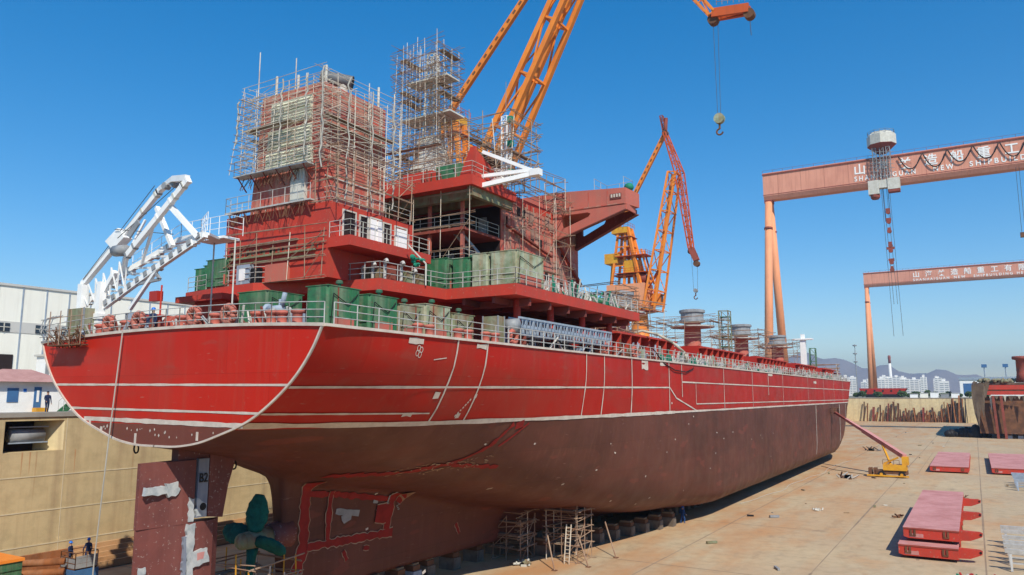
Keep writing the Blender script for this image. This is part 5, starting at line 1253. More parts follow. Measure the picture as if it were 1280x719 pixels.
so = thing('funnel_scaffold', 'narrow leaning outer scaffold at the left corner of the funnel above the grey walkway', 'scaffolding', (-43, 34.2, 29.4))
so_g = random.Random(6)
for k in range(6):
    y = 33.9 + k * .9; MB().tube((-43.5, y, 29.4), (-42.5 + so_g.uniform(-.1, .1), y + .1, 35.2 + so_g.uniform(0, .5)), .024, n=5).build('upright', 'polelight', so)
for k in range(11):
    z = 29.7 + k * .5; x = -43.45 + .95 * (z - 29.4) / 5.8; mb = MB(); mb.tube((x, 33.7, z), (x, 38.7, z + so_g.uniform(-.1, .1)), .02, n=5); mb.tube((x - .1, 33.9, z), (-41.6, 33.95, z + so_g.uniform(-.12, .12)), .02, n=5); mb.build('ledger', 'pole', so)
for k in range(7): z = 29.6 + k * .75; MB().tube((-43.3, 34 + so_g.random() * 4, z), (-42.3, 34 + so_g.random() * 4, z + .8), .02, n=5).build('brace', 'pole', so)
sgp = thing('rope_bundle', 'pale wavy rope bundles hanging down the corner and side of the funnel scaffold', 'ropes', (-34.6, 36, 35))
for k, (x, y, za, zb) in enumerate(((-34.65, 33.8, 35.4, 28.6), (-36.0, 33.75, 35.2, 29.6), (-34.6, 36.2, 35.5, 27.0), (-34.6, 38.6, 35.3, 27.0), (-34.6, 40.9, 35.0, 27.2), (-38.4, 33.75, 35.3, 30.2), (-42.8, 33.8, 34.6, 31.4))):
    gg = random.Random(k); pts = [(x + gg.uniform(-.07, .07), y + gg.uniform(-.1, .1), za + (zb - za) * q / 14) for q in range(15)]
    MB().path(pts, .055, 5).build('rope_bundle', 'ropelight', sgp)
# ================================================================== UNDER THE SHIP
def kb(x, y, name, label, h=1.5, m='block', grp='keel blocks under the ship'):
    t = thing(name, label, 'keel block', (x, y, 0), grp)
    mb = MB(); mb.box(x - .75, x + .75, y - .5, y + .5, 0, h * .62); mb.build('block_base', m, t)
    mb = MB(); mb.box(x - .65, x + .65, y - .42, y + .42, h * .62, h - .16); mb.build('steel_saddle', 'rustdark', t)
    mb = MB(); mb.box(x - .55, x + .55, y - .38, y + .38, h - .16, h - .01); mb.build('timber_cap', 'wood', t)
    return t
k0 = kb(SX + 1.6 - 1.6, 50, 'keel_block', 'concrete keel block with timber cap in the row under the keel')
for i in range(1, 44): place_copy(k0, (SX, 50 + i * 3.5 - 10.5 * (i == 0), 0), 'concrete keel block with timber cap in the row under the keel')
k1 = kb(SX + 6.0, 86, 'side_block', 'side block in the row below the starboard bilge', 1.5, 'block', 'side blocks below the starboard bilge')
for i in range(1, 48): place_copy(k1, (SX + 6.0, 86 + i * 2.3, 0), 'side block in the row below the starboard bilge')
for i in range(0, 9):
    place_copy(k1, (SX + 4 + i * .55, 62 + i * 2.6, 0), 'side block in the slanting row near the skeg, in the ship\'s shade')['group'] = 'side blocks near the skeg'
for i, (y, m_) in enumerate(((38.5, 'bluegrey'), (41.2, 'block'), (43.4, 'rustred'), (46.2, 'block'), (48, 'bluegrey'))):
    kb(SX + .2, y, 'keel_block', ['blue grey keel block at the heel of the skeg', 'bare concrete keel block just behind the blue grey one', 'rusty red keel block under the skeg', 'bare concrete block ahead of the rusty red one', 'blue grey block farthest under the skeg'][i], 1.5, m_, None)
mb = MB(); mb.box(SX + 8.9, SX + 9.6, 118, 194, 1.15, 1.495)
sbm = tag(mb.build('capping_timber', 'wood'), 'long pale capping timber running on top of the starboard side blocks', 'timber')
# shoring trestles
scaffold('work_scaffold', 'scaffold work stand with ladder at the edge of the ship\'s shadow', -33.0, -30.0, 60.6, 63.4, 0, 4.2, 1.5, 1.4, 1.4, seed=51, planks=1, r=.036, jit=.06, top_extra=1.2, mu='pole')
scaffold('work_scaffold', 'darker scaffold stand deep under the hull left of the ladder stand', -37.2, -34.4, 58.5, 61, 0, 3.2, 1.4, 1.3, 1.1, seed=52, planks=1, r=.045, jit=.1, mu='pole')
scaffold('work_scaffold', 'scaffold around the wrapped propeller', -40.2, -36.4, 31.4, 35.0, 0, 3.4, 1.3, 1.3, 1.2, seed=53, planks=.8, r=.045, jit=.2, top_extra=1.6, mu='yellow')
scaffold('work_scaffold', 'scaffold at the foot of the rudder beside its forward edge', -37.2, -35.2, 27.8, 31, 0, 2.6, 1.2, 1.3, 1.1, seed=54, planks=.8, r=.04, jit=.2, mu='pole')
ld_ = thing('ladder', 'wooden ladder leaning in the scaffold work stand', 'ladder', (-30.6, 60.2, 0))
mb = MB()
for s in (0, .45): mb.bar((-30.9 + s, 59.9, 0), (-30.9 + s, 60.4, 3.2), .07)
mb.build('stile', 'polelight', ld_); mb = MB()
for k in range(10): z = .25 + k * .3; mb.bar((-30.9, 59.9 + .5 * z / 3.2, z), (-30.45, 59.9 + .5 * z / 3.2, z), .04)
mb.build('rung', 'polelight', ld_)
for i, (x, y) in enumerate(((-31.2, 58.0), (-28.9, 65.2), (-29.4, 60.6))):
    t = thing('raking_prop', ['raking steel prop at the near foot of the work stand', 'raking steel prop at the far foot of the work stand', 'short raking prop in front of the work stand'][i], 'prop', (x, y, 0))
    MB().tube((x + .8, y - .8, 0), (x - 1.0, y + 1.0, 3.2 - i * .5), .06, n=6).build('prop_tube', 'pole', t); MB().box(x + .6, x + 1, y - 1, y - .6, 0, .05).build('foot_plate', 'rustdark', t)

# ================================================================== GANTRY CRANES
def gantry(label, Y, x0, x1, z0, z1, th, legz_m, text_size, name_x, group):
    t = thing('gantry_crane', label, 'gantry crane', (x0, Y, QZ), group)
    gb = MB(); gb.prism([(Y - th / 2, z0 + 1.6), (Y - th / 2 + .9, z0), (Y + th / 2 - .9, z0), (Y + th / 2, z0 + 1.6), (Y + th / 2, z1), (Y - th / 2, z1)], 'x', x0, x1)
    gd = gb.build('girder', 'salmon', t)
    mb = MB(); mb.box(x0 - .2, x1, Y - th / 2 - .35, Y - th / 2 + .25, z1 - .9, z1 - .4); mb.box(x0 - .2, x1, Y - th / 2 - .06, Y - th / 2, z0 + 1.9, z0 + 2.15); mb.build('girder_rail', 'rustred', gd)
    mb = MB(); railing(mb, [(x0, Y - th / 2 + .2, z1), (x1, Y - th / 2 + .2, z1)], 1.1, 4, .06, rails=(1,)); mb.build('walkway_railing', 'rustred', gd)
    mb = MB(); x = x0 + 6
    while x < x1: mb.box(x, x + .1, Y - th / 2 - .02, Y - th / 2, z0 + 1.7, z1 - .9); x += 9
    mb.build('plate_seam', 'rustred', gd)
    for lx in (x0 + 1.6,):
        MB().box(lx - 1.6, lx + 1.6, Y - 2, Y + 2, z0 - 1.2, z0 + .01).build('leg_head', 'rustred', t)
        for s in (-1, 1):
            MB().tube((lx, Y + s * 1.4, z0 - 1.0), (lx, Y + s * 16, QZ + 5.2), 1.45, 1.75, n=20).build('tubular_leg', 'salmonleg', t, True)
            MB().tube((lx, Y + s * 3.9, z0 - 12.2), (lx, Y + s * 4.05, z0 - 12.9), 1.7, 1.7, n=20).build('leg_collar', 'rustred', t)
        mb = MB(); mb.box(lx - 1.5, lx + 1.5, Y - 17.5, Y + 17.5, QZ + 3.2, QZ + 5.4); mb.build('sill_beam', 'salmonleg', t)
        for s in (-1, 1): 
            mb = MB(); mb.box(lx - 1.2, lx + 1.2, Y + s * 14 - 5, Y + s * 14 + 5, QZ + 1.2, QZ + 3.2); mb.build('bogie', 'fresh', t)
            mb = MB()
            for k in range(8): mb.tube((lx - .6, Y + s * 14 - 4.4 + k * 1.25, QZ + .6), (lx + .6, Y + s * 14 - 4.4 + k * 1.25, QZ + .6), .58, n=12)
            mb.build('bogie_wheel', 'rustdark', t)
    lx = x1 - 4   # rigid leg on the far side (outside the photograph)
    for s in (-1, 1):
        MB().bar((lx, Y + s * 2, z0 + .01), (lx, Y + s * 14, QZ + 3), 4.2, 3.2).build('box_leg', 'salmonleg', t)
    return t, gd
g1, gd1 = gantry('nearer salmon gantry crane with a white trolley cabin and large white lettering', 322, -69.5, 72, 94.8, 106.2, 6, 0, 4, 0, None)
g2, gd2 = gantry('farther salmon gantry crane seen lower behind the first one', 665, -69.5, 76, 100, 111.3, 6, 0, 4, 0, None)
LET = 'offwhite'
def girder_text(gd, Y, th, xs_c, zc, sc, lets, zl, sl):
    for ch, x in xs_c: text_mesh('girder_letter', ch, sc, 'white', gd, (x, Y - th / 2 - .08, zc), (R(90), 0, 0), .04, bold=.08)
    for w_, x, sx in lets: text_mesh('girder_word', w_, sl, 'white', gd, (x, Y - th / 2 - .08, zl), (R(90), 0, 0), .04, bold=.06, sx=sx)
chs = '山海关造船重工有限责任公司'
girder_text(gd1, 322, 6, [(c, -34.6 + i * 8.2) for i, c in enumerate(chs)][:2] + [(c, -18.6 + i * 8.55) for i, c in enumerate(chs[2:12])], 100.5, 4.6,
            [('S H A N H A I G U A N', -34.4, .80), ('N E W', -7.2, .86), ('S H I P B U I L D I N G', 4.6, .93), ('H E A V Y', 33, 1), ('I N D U S T R Y', 48, 1)], 97.6, 2.7)
girder_text(gd2, 665, 6, [(c, -34.6 + i * 8.6) for i, c in enumerate(chs[:12])], 105.2, 5.0, [('S H A N H A I G U A N', -34.4, .95), ('N E W', -7, 1.0), ('S H I P B U I L D I N G', 5.9, 1.0), ('H E A V Y', 33, 1)], 102.0, 2.6)
# trolley of the near gantry
def trolley(x, Y, zt, zb, t):
    mb = MB(); n = 8; r_ = 5.2
    mb.lathe((x, Y - 2, zt), [(2.2, 0), (r_, 2.6), (r_, 6.4), (r_ * .8, 7.6), (.5, 8.0)], 8); mb.build('trolley_cabin', 'offwhite', t)
    mb = MB(); mb.lathe((x, Y - 2, zt - .6), [(1.8, 0), (2.3, .5), (r_ + .05, 3.1), (r_ + .05, 3.2), (1.0, 3.2)], 8); mb.build('cabin_underside', 'rustred', t)
    mb = MB(); pts = [(x + 5 * math.cos(a), Y - 2 + 5 * math.sin(a), zt + 6.6) for a in [k * math.pi / 4 + .39 for k in range(9)]]; railing(mb, pts, 1.4, 2, .08, rails=(1, .5)); mb.build('cabin_railing', 'grey', t)
    mb = MB()
    for (a, b) in ((-2.6, -2.6), (2.2, 2.2), (0, 0)):
        truss(mb, (x + a, Y - 4.6, zt + 1), (x + a, Y - 4.6, zb + 3), 1.3, 1.3, (1, 0, 0), 1.3, 1.3, .22, .13, 7)
    for k in range(6): mb.bar((x - 4.4, Y - 5.0, zt - 1.6 * k), (x + 4.2, Y - 5.0, zt - 1.3 - 1.6 * k), .14)
    mb.build('suspension_frame', 'grey', t)
    mb = MB(); mb.box(x - 5.4, x - 1.6, Y - 6.4, Y - 3.2, zb - 2.2, zb + 3.2); mb.box(x + 1.4, x + 5.6, Y - 6.4, Y - 3.2, zb - 1.0, zb + 3.4); mb.box(x - 1.55, x + 1.35, Y - 6.1, Y - 3.4, zb, zb + 3.1); mb.build('machinery_box', 'offwhite', t)
    mb = MB(); mb.lathe((x - 3.2, Y - 4.8, zb - 4.0), [(1.2, 0), (1.7, .7), (1.7, 1.78)], 10); mb.box(x + 1.5, x + 5.5, Y - 6.3, Y - 3.3, zb - 2.0, zb - 1.02); mb.build('operator_cab', 'rustred', t)
    mb = MB()
    for i, dx in enumerate((-1.0, -.3, .8, 1.8)): mb.tube((x + dx, Y - 4.8, zb), (x + dx + .8 + i * .1, Y - 4.8, 36 if i in (0, 3) else 48), .07, n=4)
    for dx in (-.6, 1.2): mb.tube((x + dx, Y - 4.2, zb), (x + dx + .3, Y - 4.2, 80), .10, n=4)
    mb.build('hoist_rope', 'rope', t)
    for k, (zz, w_) in enumerate(((84.0, 1.5), (80.2, 1.8), (76.5, 1.1), (71.0, 1.2), (69.0, 2.6), (64.5, 2.0), (61.6, 1.0))):
        mb = MB(); mb.box(x + .8 - w_ / 2, x + .8 + w_ / 2, Y - 5.3, Y - 4.5, zz, zz + .9); mb.tube((x + .8, Y - 5.4, zz - .5), (x + .8, Y - 4.4, zz - .5), .8, n=12); mb.build('pulley_block', 'rustred', t)
tr = thing('crane_trolley', 'white eight-sided trolley cabin riding on the near gantry girder with hoist ropes below', 'crane trolley', (-24, 322, 106))
trolley(-24.0, 322, 108.2, 93.0, tr)
ft = thing('festoon_cable', 'looped black festoon cable hanging along the near gantry girder', 'cable', (0, 318.6, 104))
for k in range(9):
    xa = -18.4 + k * 8.2; mb = MB(); pts = []
    for q in range(11): u = q / 10; pts.append((xa + 7.9 * u, 318.2, 104.8 - 5.4 * (1 - (2 * u - 1) ** 2) * (1 + .08 * math.sin(k * 2))))
    mb.path(pts, .22, 5); mb.build('cable_loop', 'rubber', ft, True)
hk = thing('crane_hook', 'small dark hook block hanging at the right edge below the near gantry', 'hook', (19, 318, 70))
mb = MB()
for d in (-.5, .5): mb.tube((19 + d, 318, 94.8), (19 + d, 318, 71), .07, n=4)
mb.build('hoist_rope', 'rope', hk); MB().box(18, 21, 317.3, 318.7, 69.3, 71).build('hook_block', 'rustdark', hk)

# ================================================================== LUFFING PORTAL CRANES
def luffer(label, Y, foot, btop, tie0, jtop, nose, tip, group, n_b=7, base_h=36.0):
    X0 = -72.0
    t = thing('luffing_crane', label, 'portal crane', (X0, Y, QZ), group)
    P = lambda s, z, dy=0: Vector((X0 + s, Y + dy, z))
    # portal
    for sx in (-4.6, 4.6):
        for sy in (-5, 5):
            MB().bar((X0 + sx, Y + sy, QZ + 1.8), (X0 + sx * .42, Y + sy * .42, base_h - 8), 1.3).build('portal_leg', 'orange', t)
            mb = MB(); mb.box(X0 + sx - .7, X0 + sx + .7, Y + sy - 2, Y + sy + 2, QZ + .8, QZ + 1.79)
            for k in (-1.3, 0, 1.3): mb.tube((X0 + sx - .4, Y + sy + k, QZ + .45), (X0 + sx + .4, Y + sy + k, QZ + .45), .42, n=10)
            mb.build('bogie', 'rustred', t)
    MB().lathe((X0, Y, base_h - 8), [(3.2, 0), (2.4, 1), (2.0, 7.4), (3.4, 8)], 20).build('slewing_column', 'orange', t, True)
    mb = MB(); railing(mb, [(X0 + 4 * math.cos(a), Y + 4 * math.sin(a), base_h - .6) for a in [k * math.pi / 6 for k in range(13)]], 1.1, 2, .06, rails=(1, .5)); mb.lathe((X0, Y, base_h - .9), [(2.4, 0), (4.2, .05), (4.2, .25), (2.4, .3)], 18); mb.build('ring_walkway', 'rustred', t)
    mb = MB(); mb.box(X0 - 7.8, X0 + 2.6, Y - 3, Y + 3, base_h + .1, base_h + 6.4); mh = mb.build('machinery_house', 'salmonleg', t)
    mb = MB(); mb.box(X0 - 7.2, X0 - 6.2, Y - 3.04, Y - 3.001, base_h + 3, base_h + 4.4); mb.box(X0 - 4.2, X0 - 3.2, Y - 3.04, Y - 3.001, base_h + 3, base_h + 4.4); mb.box(X0 - 1.2, X0 - .2, Y - 3.04, Y - 3.001, base_h + 3, base_h + 4.4); mb.build('window', 'glass', mh)
    mb = MB(); mb.box(X0 + 2.65, X0 + 5.2, Y + 1.2, Y + 3.4, base_h + 1.0, base_h + 4.0); cb = mb.build('operator_cab', 'orange', t); MB().box(X0 + 5.21, X0 + 5.26, Y + 1.4, Y + 3.2, base_h + 1.8, base_h + 3.8).build('cab_window', 'glass', cb)
    # A-frame tower
    ta = P(*tie0)
    top = base_h + 6.4
    for dy in (-2.3, 2.3):
        MB().bar(P(-6.6, top, dy), ta + Vector((1.0, dy * .55, 0)), .55).build('a_frame_leg', 'orange', t)
        MB().bar(P(1.2, top, dy), P(-2.2, ta.z, dy * .6), .7).build('a_frame_leg', 'orange', t)
    mb = MB()
    for k in range(1, 6):
        u = k / 6; a = P(-6.6, top, 0).lerp(ta + Vector((1, 0, 0)), u); b = P(1.2, top, 0).lerp(P(-2.2, ta.z, 0), u)
        for dy in (-2.0, 2.0): MB().bar(a + Vector((0, dy * (1 - .4 * u), 0)), b + Vector((0, dy * (1 - .4 * u), 0)), .28).build('a_frame_brace', 'orange', t)
        MB().bar(b + Vector((0, -2 * (1 - .4 * u), 0)), b + Vector((0, 2 * (1 - .4 * u), 0)), .3).build('a_frame_brace', 'orange', t)
        if k % 2: MB().box(min(a.x, b.x), max(a.x, b.x) + .6, Y - 2.3, Y + 2.3, a.z - .12, a.z + .02).build('a_frame_platform', 'rustred', t)
    for q, (s_a, s_b, dy) in enumerate(((-3.4, -3.0, -1.6), (-3.4, -3.0, 1.6), (-.6, -1.8, -1.2), (-.6, -1.8, 1.2), (3.6, 1.2, -1.4), (3.6, 1.2, 1.4))):
        MB().bar(P(s_a, top, dy), P(s_b, ta.z - (1.4 if q < 4 else 6), dy * .7), .6 if q < 4 else .4).build('tower_column', 'orange', t)
    for zz in (top + 3.0, top + 7.5):
        mb = MB(); railing(mb, [(X0 - 5.5, Y - 2.6, zz), (X0 + 3.0, Y - 2.6, zz), (X0 + 3.0, Y + 2.4, zz)], 1.1, 1.4, .05, rails=(1, .5)); mb.build('platform_railing', 'orangered', t)
        MB().box(X0 - 5.5, X0 + 3.0, Y - 2.65, Y + 2.4, zz - .15, zz).build('tower_platform', 'orangered', t)
    MB().box(X0 - 3.2, X0 + .2, Y - 1.9, Y + 1.9, top + 3.1, top + 6.4).build('winch_house', 'yellow', t)
    MB().tube((X0 + 1.6, Y - 2.0, top + 1.4), (X0 + 1.6, Y + 2.0, top + 1.4), 1.1, n=16).build('winch_drum', 'rustred', t, True)
    MB().box(X0 + tie0[0] - .8, X0 + tie0[0] + 3.6, Y - 1.9, Y + 1.9, ta.z - 1.4, ta.z + .2).build('a_frame_head', 'yellow', t)
    mb = MB(); railing(mb, [(X0 + tie0[0] - 1, Y - 2.2, ta.z), (X0 + tie0[0] + 4, Y - 2.2, ta.z), (X0 + tie0[0] + 4, Y + 2.2, ta.z)], 1.2, 1.4, .05, rails=(1, .5)); mb.build('head_railing', 'orangered', t)
    # swinging counterweight on its lever
    MB().box(X0 - 8.6, X0 - 5.0, Y - 2.2, Y + 2.2, base_h + 12.2, base_h + 14.8).build('counterweight', 'yellow', t)
    MB().bar(P(-7.4, base_h + 12.2, 0), P(-8.4, base_h + 2, 0), .35).build('counterweight_link', 'yellow', t)
    MB().bar(P(-7, base_h + 14.2, 0), P(-1.5, base_h + 17, 0), .7).build('counterweight_lever', 'orange', t)
    # main boom lattice, tie beam, jib
    f = P(*foot); bt = P(*btop); jt = P(*jtop); ns = P(*nose); tp_ = P(*tip)
    mb = MB(); truss(mb, f, bt, 6.4, 3.6, (0, 1, 0), 3.0, 2.0, .85 if 'funnel' in label else .5, .34 if 'funnel' in label else .24, n_b); bm_ = mb.build('main_boom', 'orange', t)
    mb = MB()
    d = (bt - f).normalized(); 
    for k in range(n_b * 5):
        c_ = f.lerp(bt, k / (n_b * 5)); mb.tube(c_ + Vector((.9, -2.2, 0)), c_ + Vector((1.5, -2.2, 0.2)), .05, n=4)
    mb.build('boom_ladder', 'rustred', bm_)
    mb = MB(); mb.bar(ta, jt, .8, 1.0); tb = mb.build('tie_beam', 'orange', t)
    mb = MB(); L = (jt - ta).length; nh = int(L / 1.7)
    for k in range(nh):
        c_ = ta.lerp(jt, (k + .5) / nh); dd = (jt - ta).normalized()
        mb.bar(c_ - dd * .35 + Vector((0, -.42, 0)), c_ + dd * .35 + Vector((0, -.42, 0)), .05, .4)
    mb.build('lightening_hole', 'rustdark', tb)
    mb = MB(); truss(mb, jt, bt + Vector((1.4, 0, 0)), 2.2, 3.4, (0, 1, 0), .6, 1.5, .3, .16, 4)
    truss(mb, bt + Vector((1.4, 0, 0)), ns, 3.4, 1.8, (0, 1, 0), 1.5, .9, .3, .15, 7); jb = mb.build('jib', 'orange' if btop[1] > 85 else 'orangered', t)
    mb = MB(); mb.bar(ns + Vector((0, -.7, 0)), tp_ + Vector((0, -.5, 0)), .5, 1.3); mb.bar(ns + Vector((0, .7, 0)), tp_ + Vector((0, .5, 0)), .5, 1.3); mb.build('jib_nose', 'orangered' if btop[1] > 85 else 'rustred', jb)
    mb = MB()
    for c_ in (ns + Vector((0, 0, -.8)), tp_ + Vector((0, 0, -.8)), jt): MB().tube(c_ + Vector((0, -.6, 0)), c_ + Vector((0, .6, 0)), .75, n=14).build('sheave', 'rustdark', jb)
    MB().bar(P(1.8, top - 2, 0), f.lerp(bt, .3), .5).build('luffing_rack', 'orangered', t)
    return t, ns, tp_, jt
cB, nB, tB, jB = luffer('complete orange luffing crane standing behind the ship to the right of the bridge wing', 183, (3.6, 35.5), (10.2, 70.5), (-5.8, 57.5), (8.2, 81.5), (14.0, 50.5), (15.3, 47.3), 'orange luffing cranes on the left quay')
cA, nA, tA, jA = luffer('orange luffing crane behind the funnel whose boom runs out of the top of the view', 105, (-1.0, 41.0), (26.4, 92.0), (-5.2, 62.7), (25.2, 96.6), (43.2, 69.4), (48.4, 68.9), 'orange luffing cranes on the left quay', 6)
mb = MB(); mb.tube(jB, jB + Vector((.3, 0, 4)), .5, n=6)
truss(mb, jB, jB + Vector((-.9, 0, 4.8)), 1.0, 1.0, (0, 1, 0), .9, .7, .2, .12, 4); mb.build('jib_tail', 'rustred', cB).location = (0, 0, 0)
mb = MB(); railing(mb, [tuple(nA + Vector((.8, -1, .9))), tuple(tA + Vector((-.4, -.8, .9)))], 1.5, .8, .04, rails=(1, .66, .33)); mb.build('nose_railing', 'pole', cA)
def hook(name, label, top, zb, r_, m, two=.35):
    t = thing(name, label, 'hook', (top.x, top.y, zb)); mb = MB()
    for d in (-two, two): mb.tube((top.x + d, top.y, top.z), (top.x + d * .6, top.y, zb + r_), .035, n=4)
    mb.build('hoist_rope', 'rope', t)
    mb = MB(); mb.tube((top.x, top.y - .4, zb + .3), (top.x, top.y + .4, zb + .3), r_, n=14); mb.build('hook_block', m, t)
    mb = MB(); pts = [(top.x + .45 * math.sin(a), top.y, zb - r_ - .9 - .45 * math.cos(a)) for a in [k * .5 - 3.1 for k in range(10)]]; mb.path(pts, .13, 6); mb.tube((top.x, top.y, zb - .3), (top.x, top.y, zb - r_ - .5), .15, n=6); mb.build('hook', 'rustdark', t)
hook('crane_hook', 'yellowish hook block hanging in the sky from the large crane jib at top right', nA + Vector((.3, 0, -.9)), 53.2, .75, 'paleg')
hook('crane_hook', 'tiny hook hanging from the jib of the farther orange crane', nB + Vector((.8, 0, -1.5)), 39.5, .5, 'grey', .8)
mb = MB(); mb.tube(tA + Vector((0, 0, -1)), tA + Vector((.1, 0, -4)), .05, n=4); mb.build('slack_rope', 'rope', cA)
# ================================================================== DOCK FLOOR OBJECTS
def pontoon(label, x0, x1, y0, y1, z0, grp='red steel hatch covers laid on the dock floor', arms=True, ofs=0.0, h=.95, backlug=True):
    t = thing('hatch_cover', label, 'hatch cover', ((x0 + x1) / 2, (y0 + y1) / 2, z0), grp)
    mb = MB(); mb.box(x0, x1, y0, y1, z0 + h - .05, z0 + h); mb.build('top_plate', 'pinkred', t)
    mb = MB(); c = .02
    mb.prism([(x0 + c, z0 + .12), (x0 + c + .4, z0), (x1 - c, z0), (x1 - c, z0 + h - .051), (x0 + c, z0 + h - .051)], 'y', y0 + c, y0 + c + .1)
    mb.box(x0 + c, x1 - c, y1 - c - .1, y1 - c, z0, z0 + h - .051); mb.box(x0 + c, x0 + c + .1, y0 + .13, y1 - .13, z0 + .12, z0 + h - .051); mb.box(x1 - c - .1, x1 - c, y0 + .13, y1 - .13, z0, z0 + h - .051)
    mb.build('side_plate', 'red', t)
    mb = MB()
    for x in (x0 + .55, x1 - 1.25):
        for q in (0, .3): mb.box(x + q, x + q + .16, y0 - .07, y0 + .019, z0 + .3, z0 + h - .2)
        mb.box(x, x + .46, y0 - .05, y0 + .019, z0 + .2, z0 + .3)
    mb.build('lug', 'rustdark', t)
    mb = MB(); mb.box(x0 + .5, x0 + 1.6, y0 + .002, y0 + .018, z0 + .1, z0 + .42); mb.box((x0 + x1) / 2 - .02, (x0 + x1) / 2 + .03, y0 + 1, y1 - 1, z0 + h, z0 + h + .004); mb.build('chalk_mark', 'pinkred', t)
    y = y0 + 3.0
    while y < y1 - 2: MB().box(x1 - .015, x1 + .05, y, y + .1, z0 + .05, z0 + h - .08).build('side_rib', 'red', t); y += 3.4
    MB().box(x0 + .01, x1 - .01, y0 - .03, y0 + .019, z0 + h - .16, z0 + h - .10).build('edge_flange', 'rustred', t)
    if arms:
        for y in (y0 + .5, y0 + 13.5, y0 + 25) if backlug else (y0 + .5,):
            mb = MB(); mb.prism([(x1 - .02, z0 + .05), (x1 + .8, z0 + .1), (x1 + 1.7, z0 + .5), (x1 + 1.75, z0 + .75), (x1 + 1.55, z0 + .85), (x1 - .02, z0 + h - .06)], 'y', y, y + .12)
            mb.prism([(x1 - .02, z0 + .05), (x1 + .8, z0 + .1), (x1 + 1.7, z0 + .5), (x1 + 1.75, z0 + .75), (x1 + 1.55, z0 + .85), (x1 - .02, z0 + h - .06)], 'y', y + .5, y + .62)
            mb.box(x1, x1 + 1.2, y + .12, y + .5, z0 + h - .14, z0 + h - .1); ar = mb.build('hinge_arm', 'red', t)
            MB().tube((x1 + 1.6, y - .04, z0 + .68), (x1 + 1.6, y + .66, z0 + .68), .1, n=10).build('hinge_pin', 'dark', ar)
    for x in (x0 + .6, x1 - .6):
        for y in (y0 + 1, y1 - 1): MB().box(x - .2, x + .2, y - .2, y + .2, z0 - .25, z0).build('packing_timber', 'wood', t)
    return t
pontoon('lower red hatch cover of the stack of two, under the pinkish top one', -6.75, -2.1, 77.4, 108, .26, backlug=False)
pontoon('upper hatch cover of the stack of two with broad faded pink top', -6.4, -2.0, 79.0, 110.5, 1.50)
pontoon('single pink-topped hatch cover left of the two farther ones', -8.1, -1.8, 164, 205, .26, arms=False)
pontoon('pink-topped hatch cover cut by the right edge of the view', 1.7, 9, 165, 206, .26, arms=False)
# boom lift
bl = thing('boom_lift', 'yellow wheeled boom lift with a long faded red boom reaching to the ship side', 'boom lift', (-13, 151, 0))
for sx in (-1, 1):
    for sy in (-1.6, 1.6):
        w = MB(); w.tube((-13.3 + sy, 151 + sx * 1.25 - .2, .55), (-13.3 + sy, 151 + sx * 1.25 + .2, .55), .55, n=18); wo = w.build('wheel', 'rubber', bl); MB().tube((-13.3 + sy, 151 + sx * 1.25 - .22, .55), (-13.3 + sy, 151 + sx * 1.25 + .22, .55), .25, n=12).build('rim', 'yellow', wo)
MB().box(-15.8, -10.8, 150.0, 152.0, .55, 1.2).build('chassis', 'rustdark', bl)
for x in (-17.0, -16.2): MB().box(x, x + .55, 150.1, 151.9, .3, 1.5).build('battery_box', 'rustdark', bl)
MB().bar((-17.2, 149.6, .3), (-10.6, 149.6, .3), .25).build('outrigger_beam', 'yellow', bl)
mb = MB(); railing(mb, [(-14.6, 149.9, 2.2), (-12, 149.9, 2.2)], .8, .8, .04, rails=(1,)); mb.build('hand_rail', 'rustdark', bl)
MB().box(-14.6, -10.9, 149.8, 152.2, 1.22, 2.2).build('turntable', 'yellow', bl)
MB().lathe((-13.2, 151, 1.12), [(1, 0), (1, .12)], 16).build('slewing_ring', 'rustdark', bl)
MB().box(-11.6, -10.6, 149.9, 152.1, 2.2, 3.6).build('counterweight', 'yellow', bl)
pA = Vector((-11.2, 151, 3.6)); pB = Vector((-25.0, 171.5, 10.6))
dd = (pB - pA)
MB().bar(pA, pA + dd * .55, .75, .75).build('lower_boom', 'pinkred', bl); MB().bar(pA + dd * .5, pA + dd * .82, .55, .55).build('middle_boom', 'pinkred', bl); MB().bar(pA + dd * .8, pB, .4, .4).build('fly_boom', 'rustred', bl)
MB().bar((-13.4, 151.2, 2.0), pA + dd * .3, .3).build('lift_cylinder', 'yellow', bl)
MB().bar((-14.6, 151.6, 2.2), (-12.2, 151.2, 3.4), .3).build('lift_cylinder', 'yellow', bl)
mb = MB(); b_ = pB + Vector((0, .6, 0)); mb.box(b_.x - 1.0, b_.x + .5, b_.y - .5, b_.y + .6, b_.z - .3, b_.z - .2)
railing(mb, [(b_.x - 1, b_.y - .5, b_.z - .2), (b_.x + .5, b_.y - .5, b_.z - .2), (b_.x + .5, b_.y + .6, b_.z - .2), (b_.x - 1, b_.y + .6, b_.z - .2), (b_.x - 1, b_.y - .5, b_.z - .2)], 1.1, .8, .06); mb.build('basket', 'rustdark', bl)
def debris(label, x, y, s, cols, seed, name='scrap_heap'):
    t = thing(name, label, 'scrap', (x, y, 0)); g_ = random.Random(seed)
    for c_ in cols:
        mb = MB()
        for k in range(7):
            a = Vector((x + g_.uniform(-s, s), y + g_.uniform(-s, s), g_.uniform(.06, .2))); b = a + Vector((g_.uniform(-s, s), g_.uniform(-s, s), g_.uniform(0, s * .6))); mb.bar(a, b, g_.uniform(.06, .2))
        mb.box(x - s * .4, x + s * .3, y - s * .4, y + s * .4, .0, s * .35); mb.build('scrap_piece', c_, t)
debris('small heap of dark scrap on the floor left of the boom lift', -19.6, 145, 1.5, ('rustdark', 'galv'), 1)
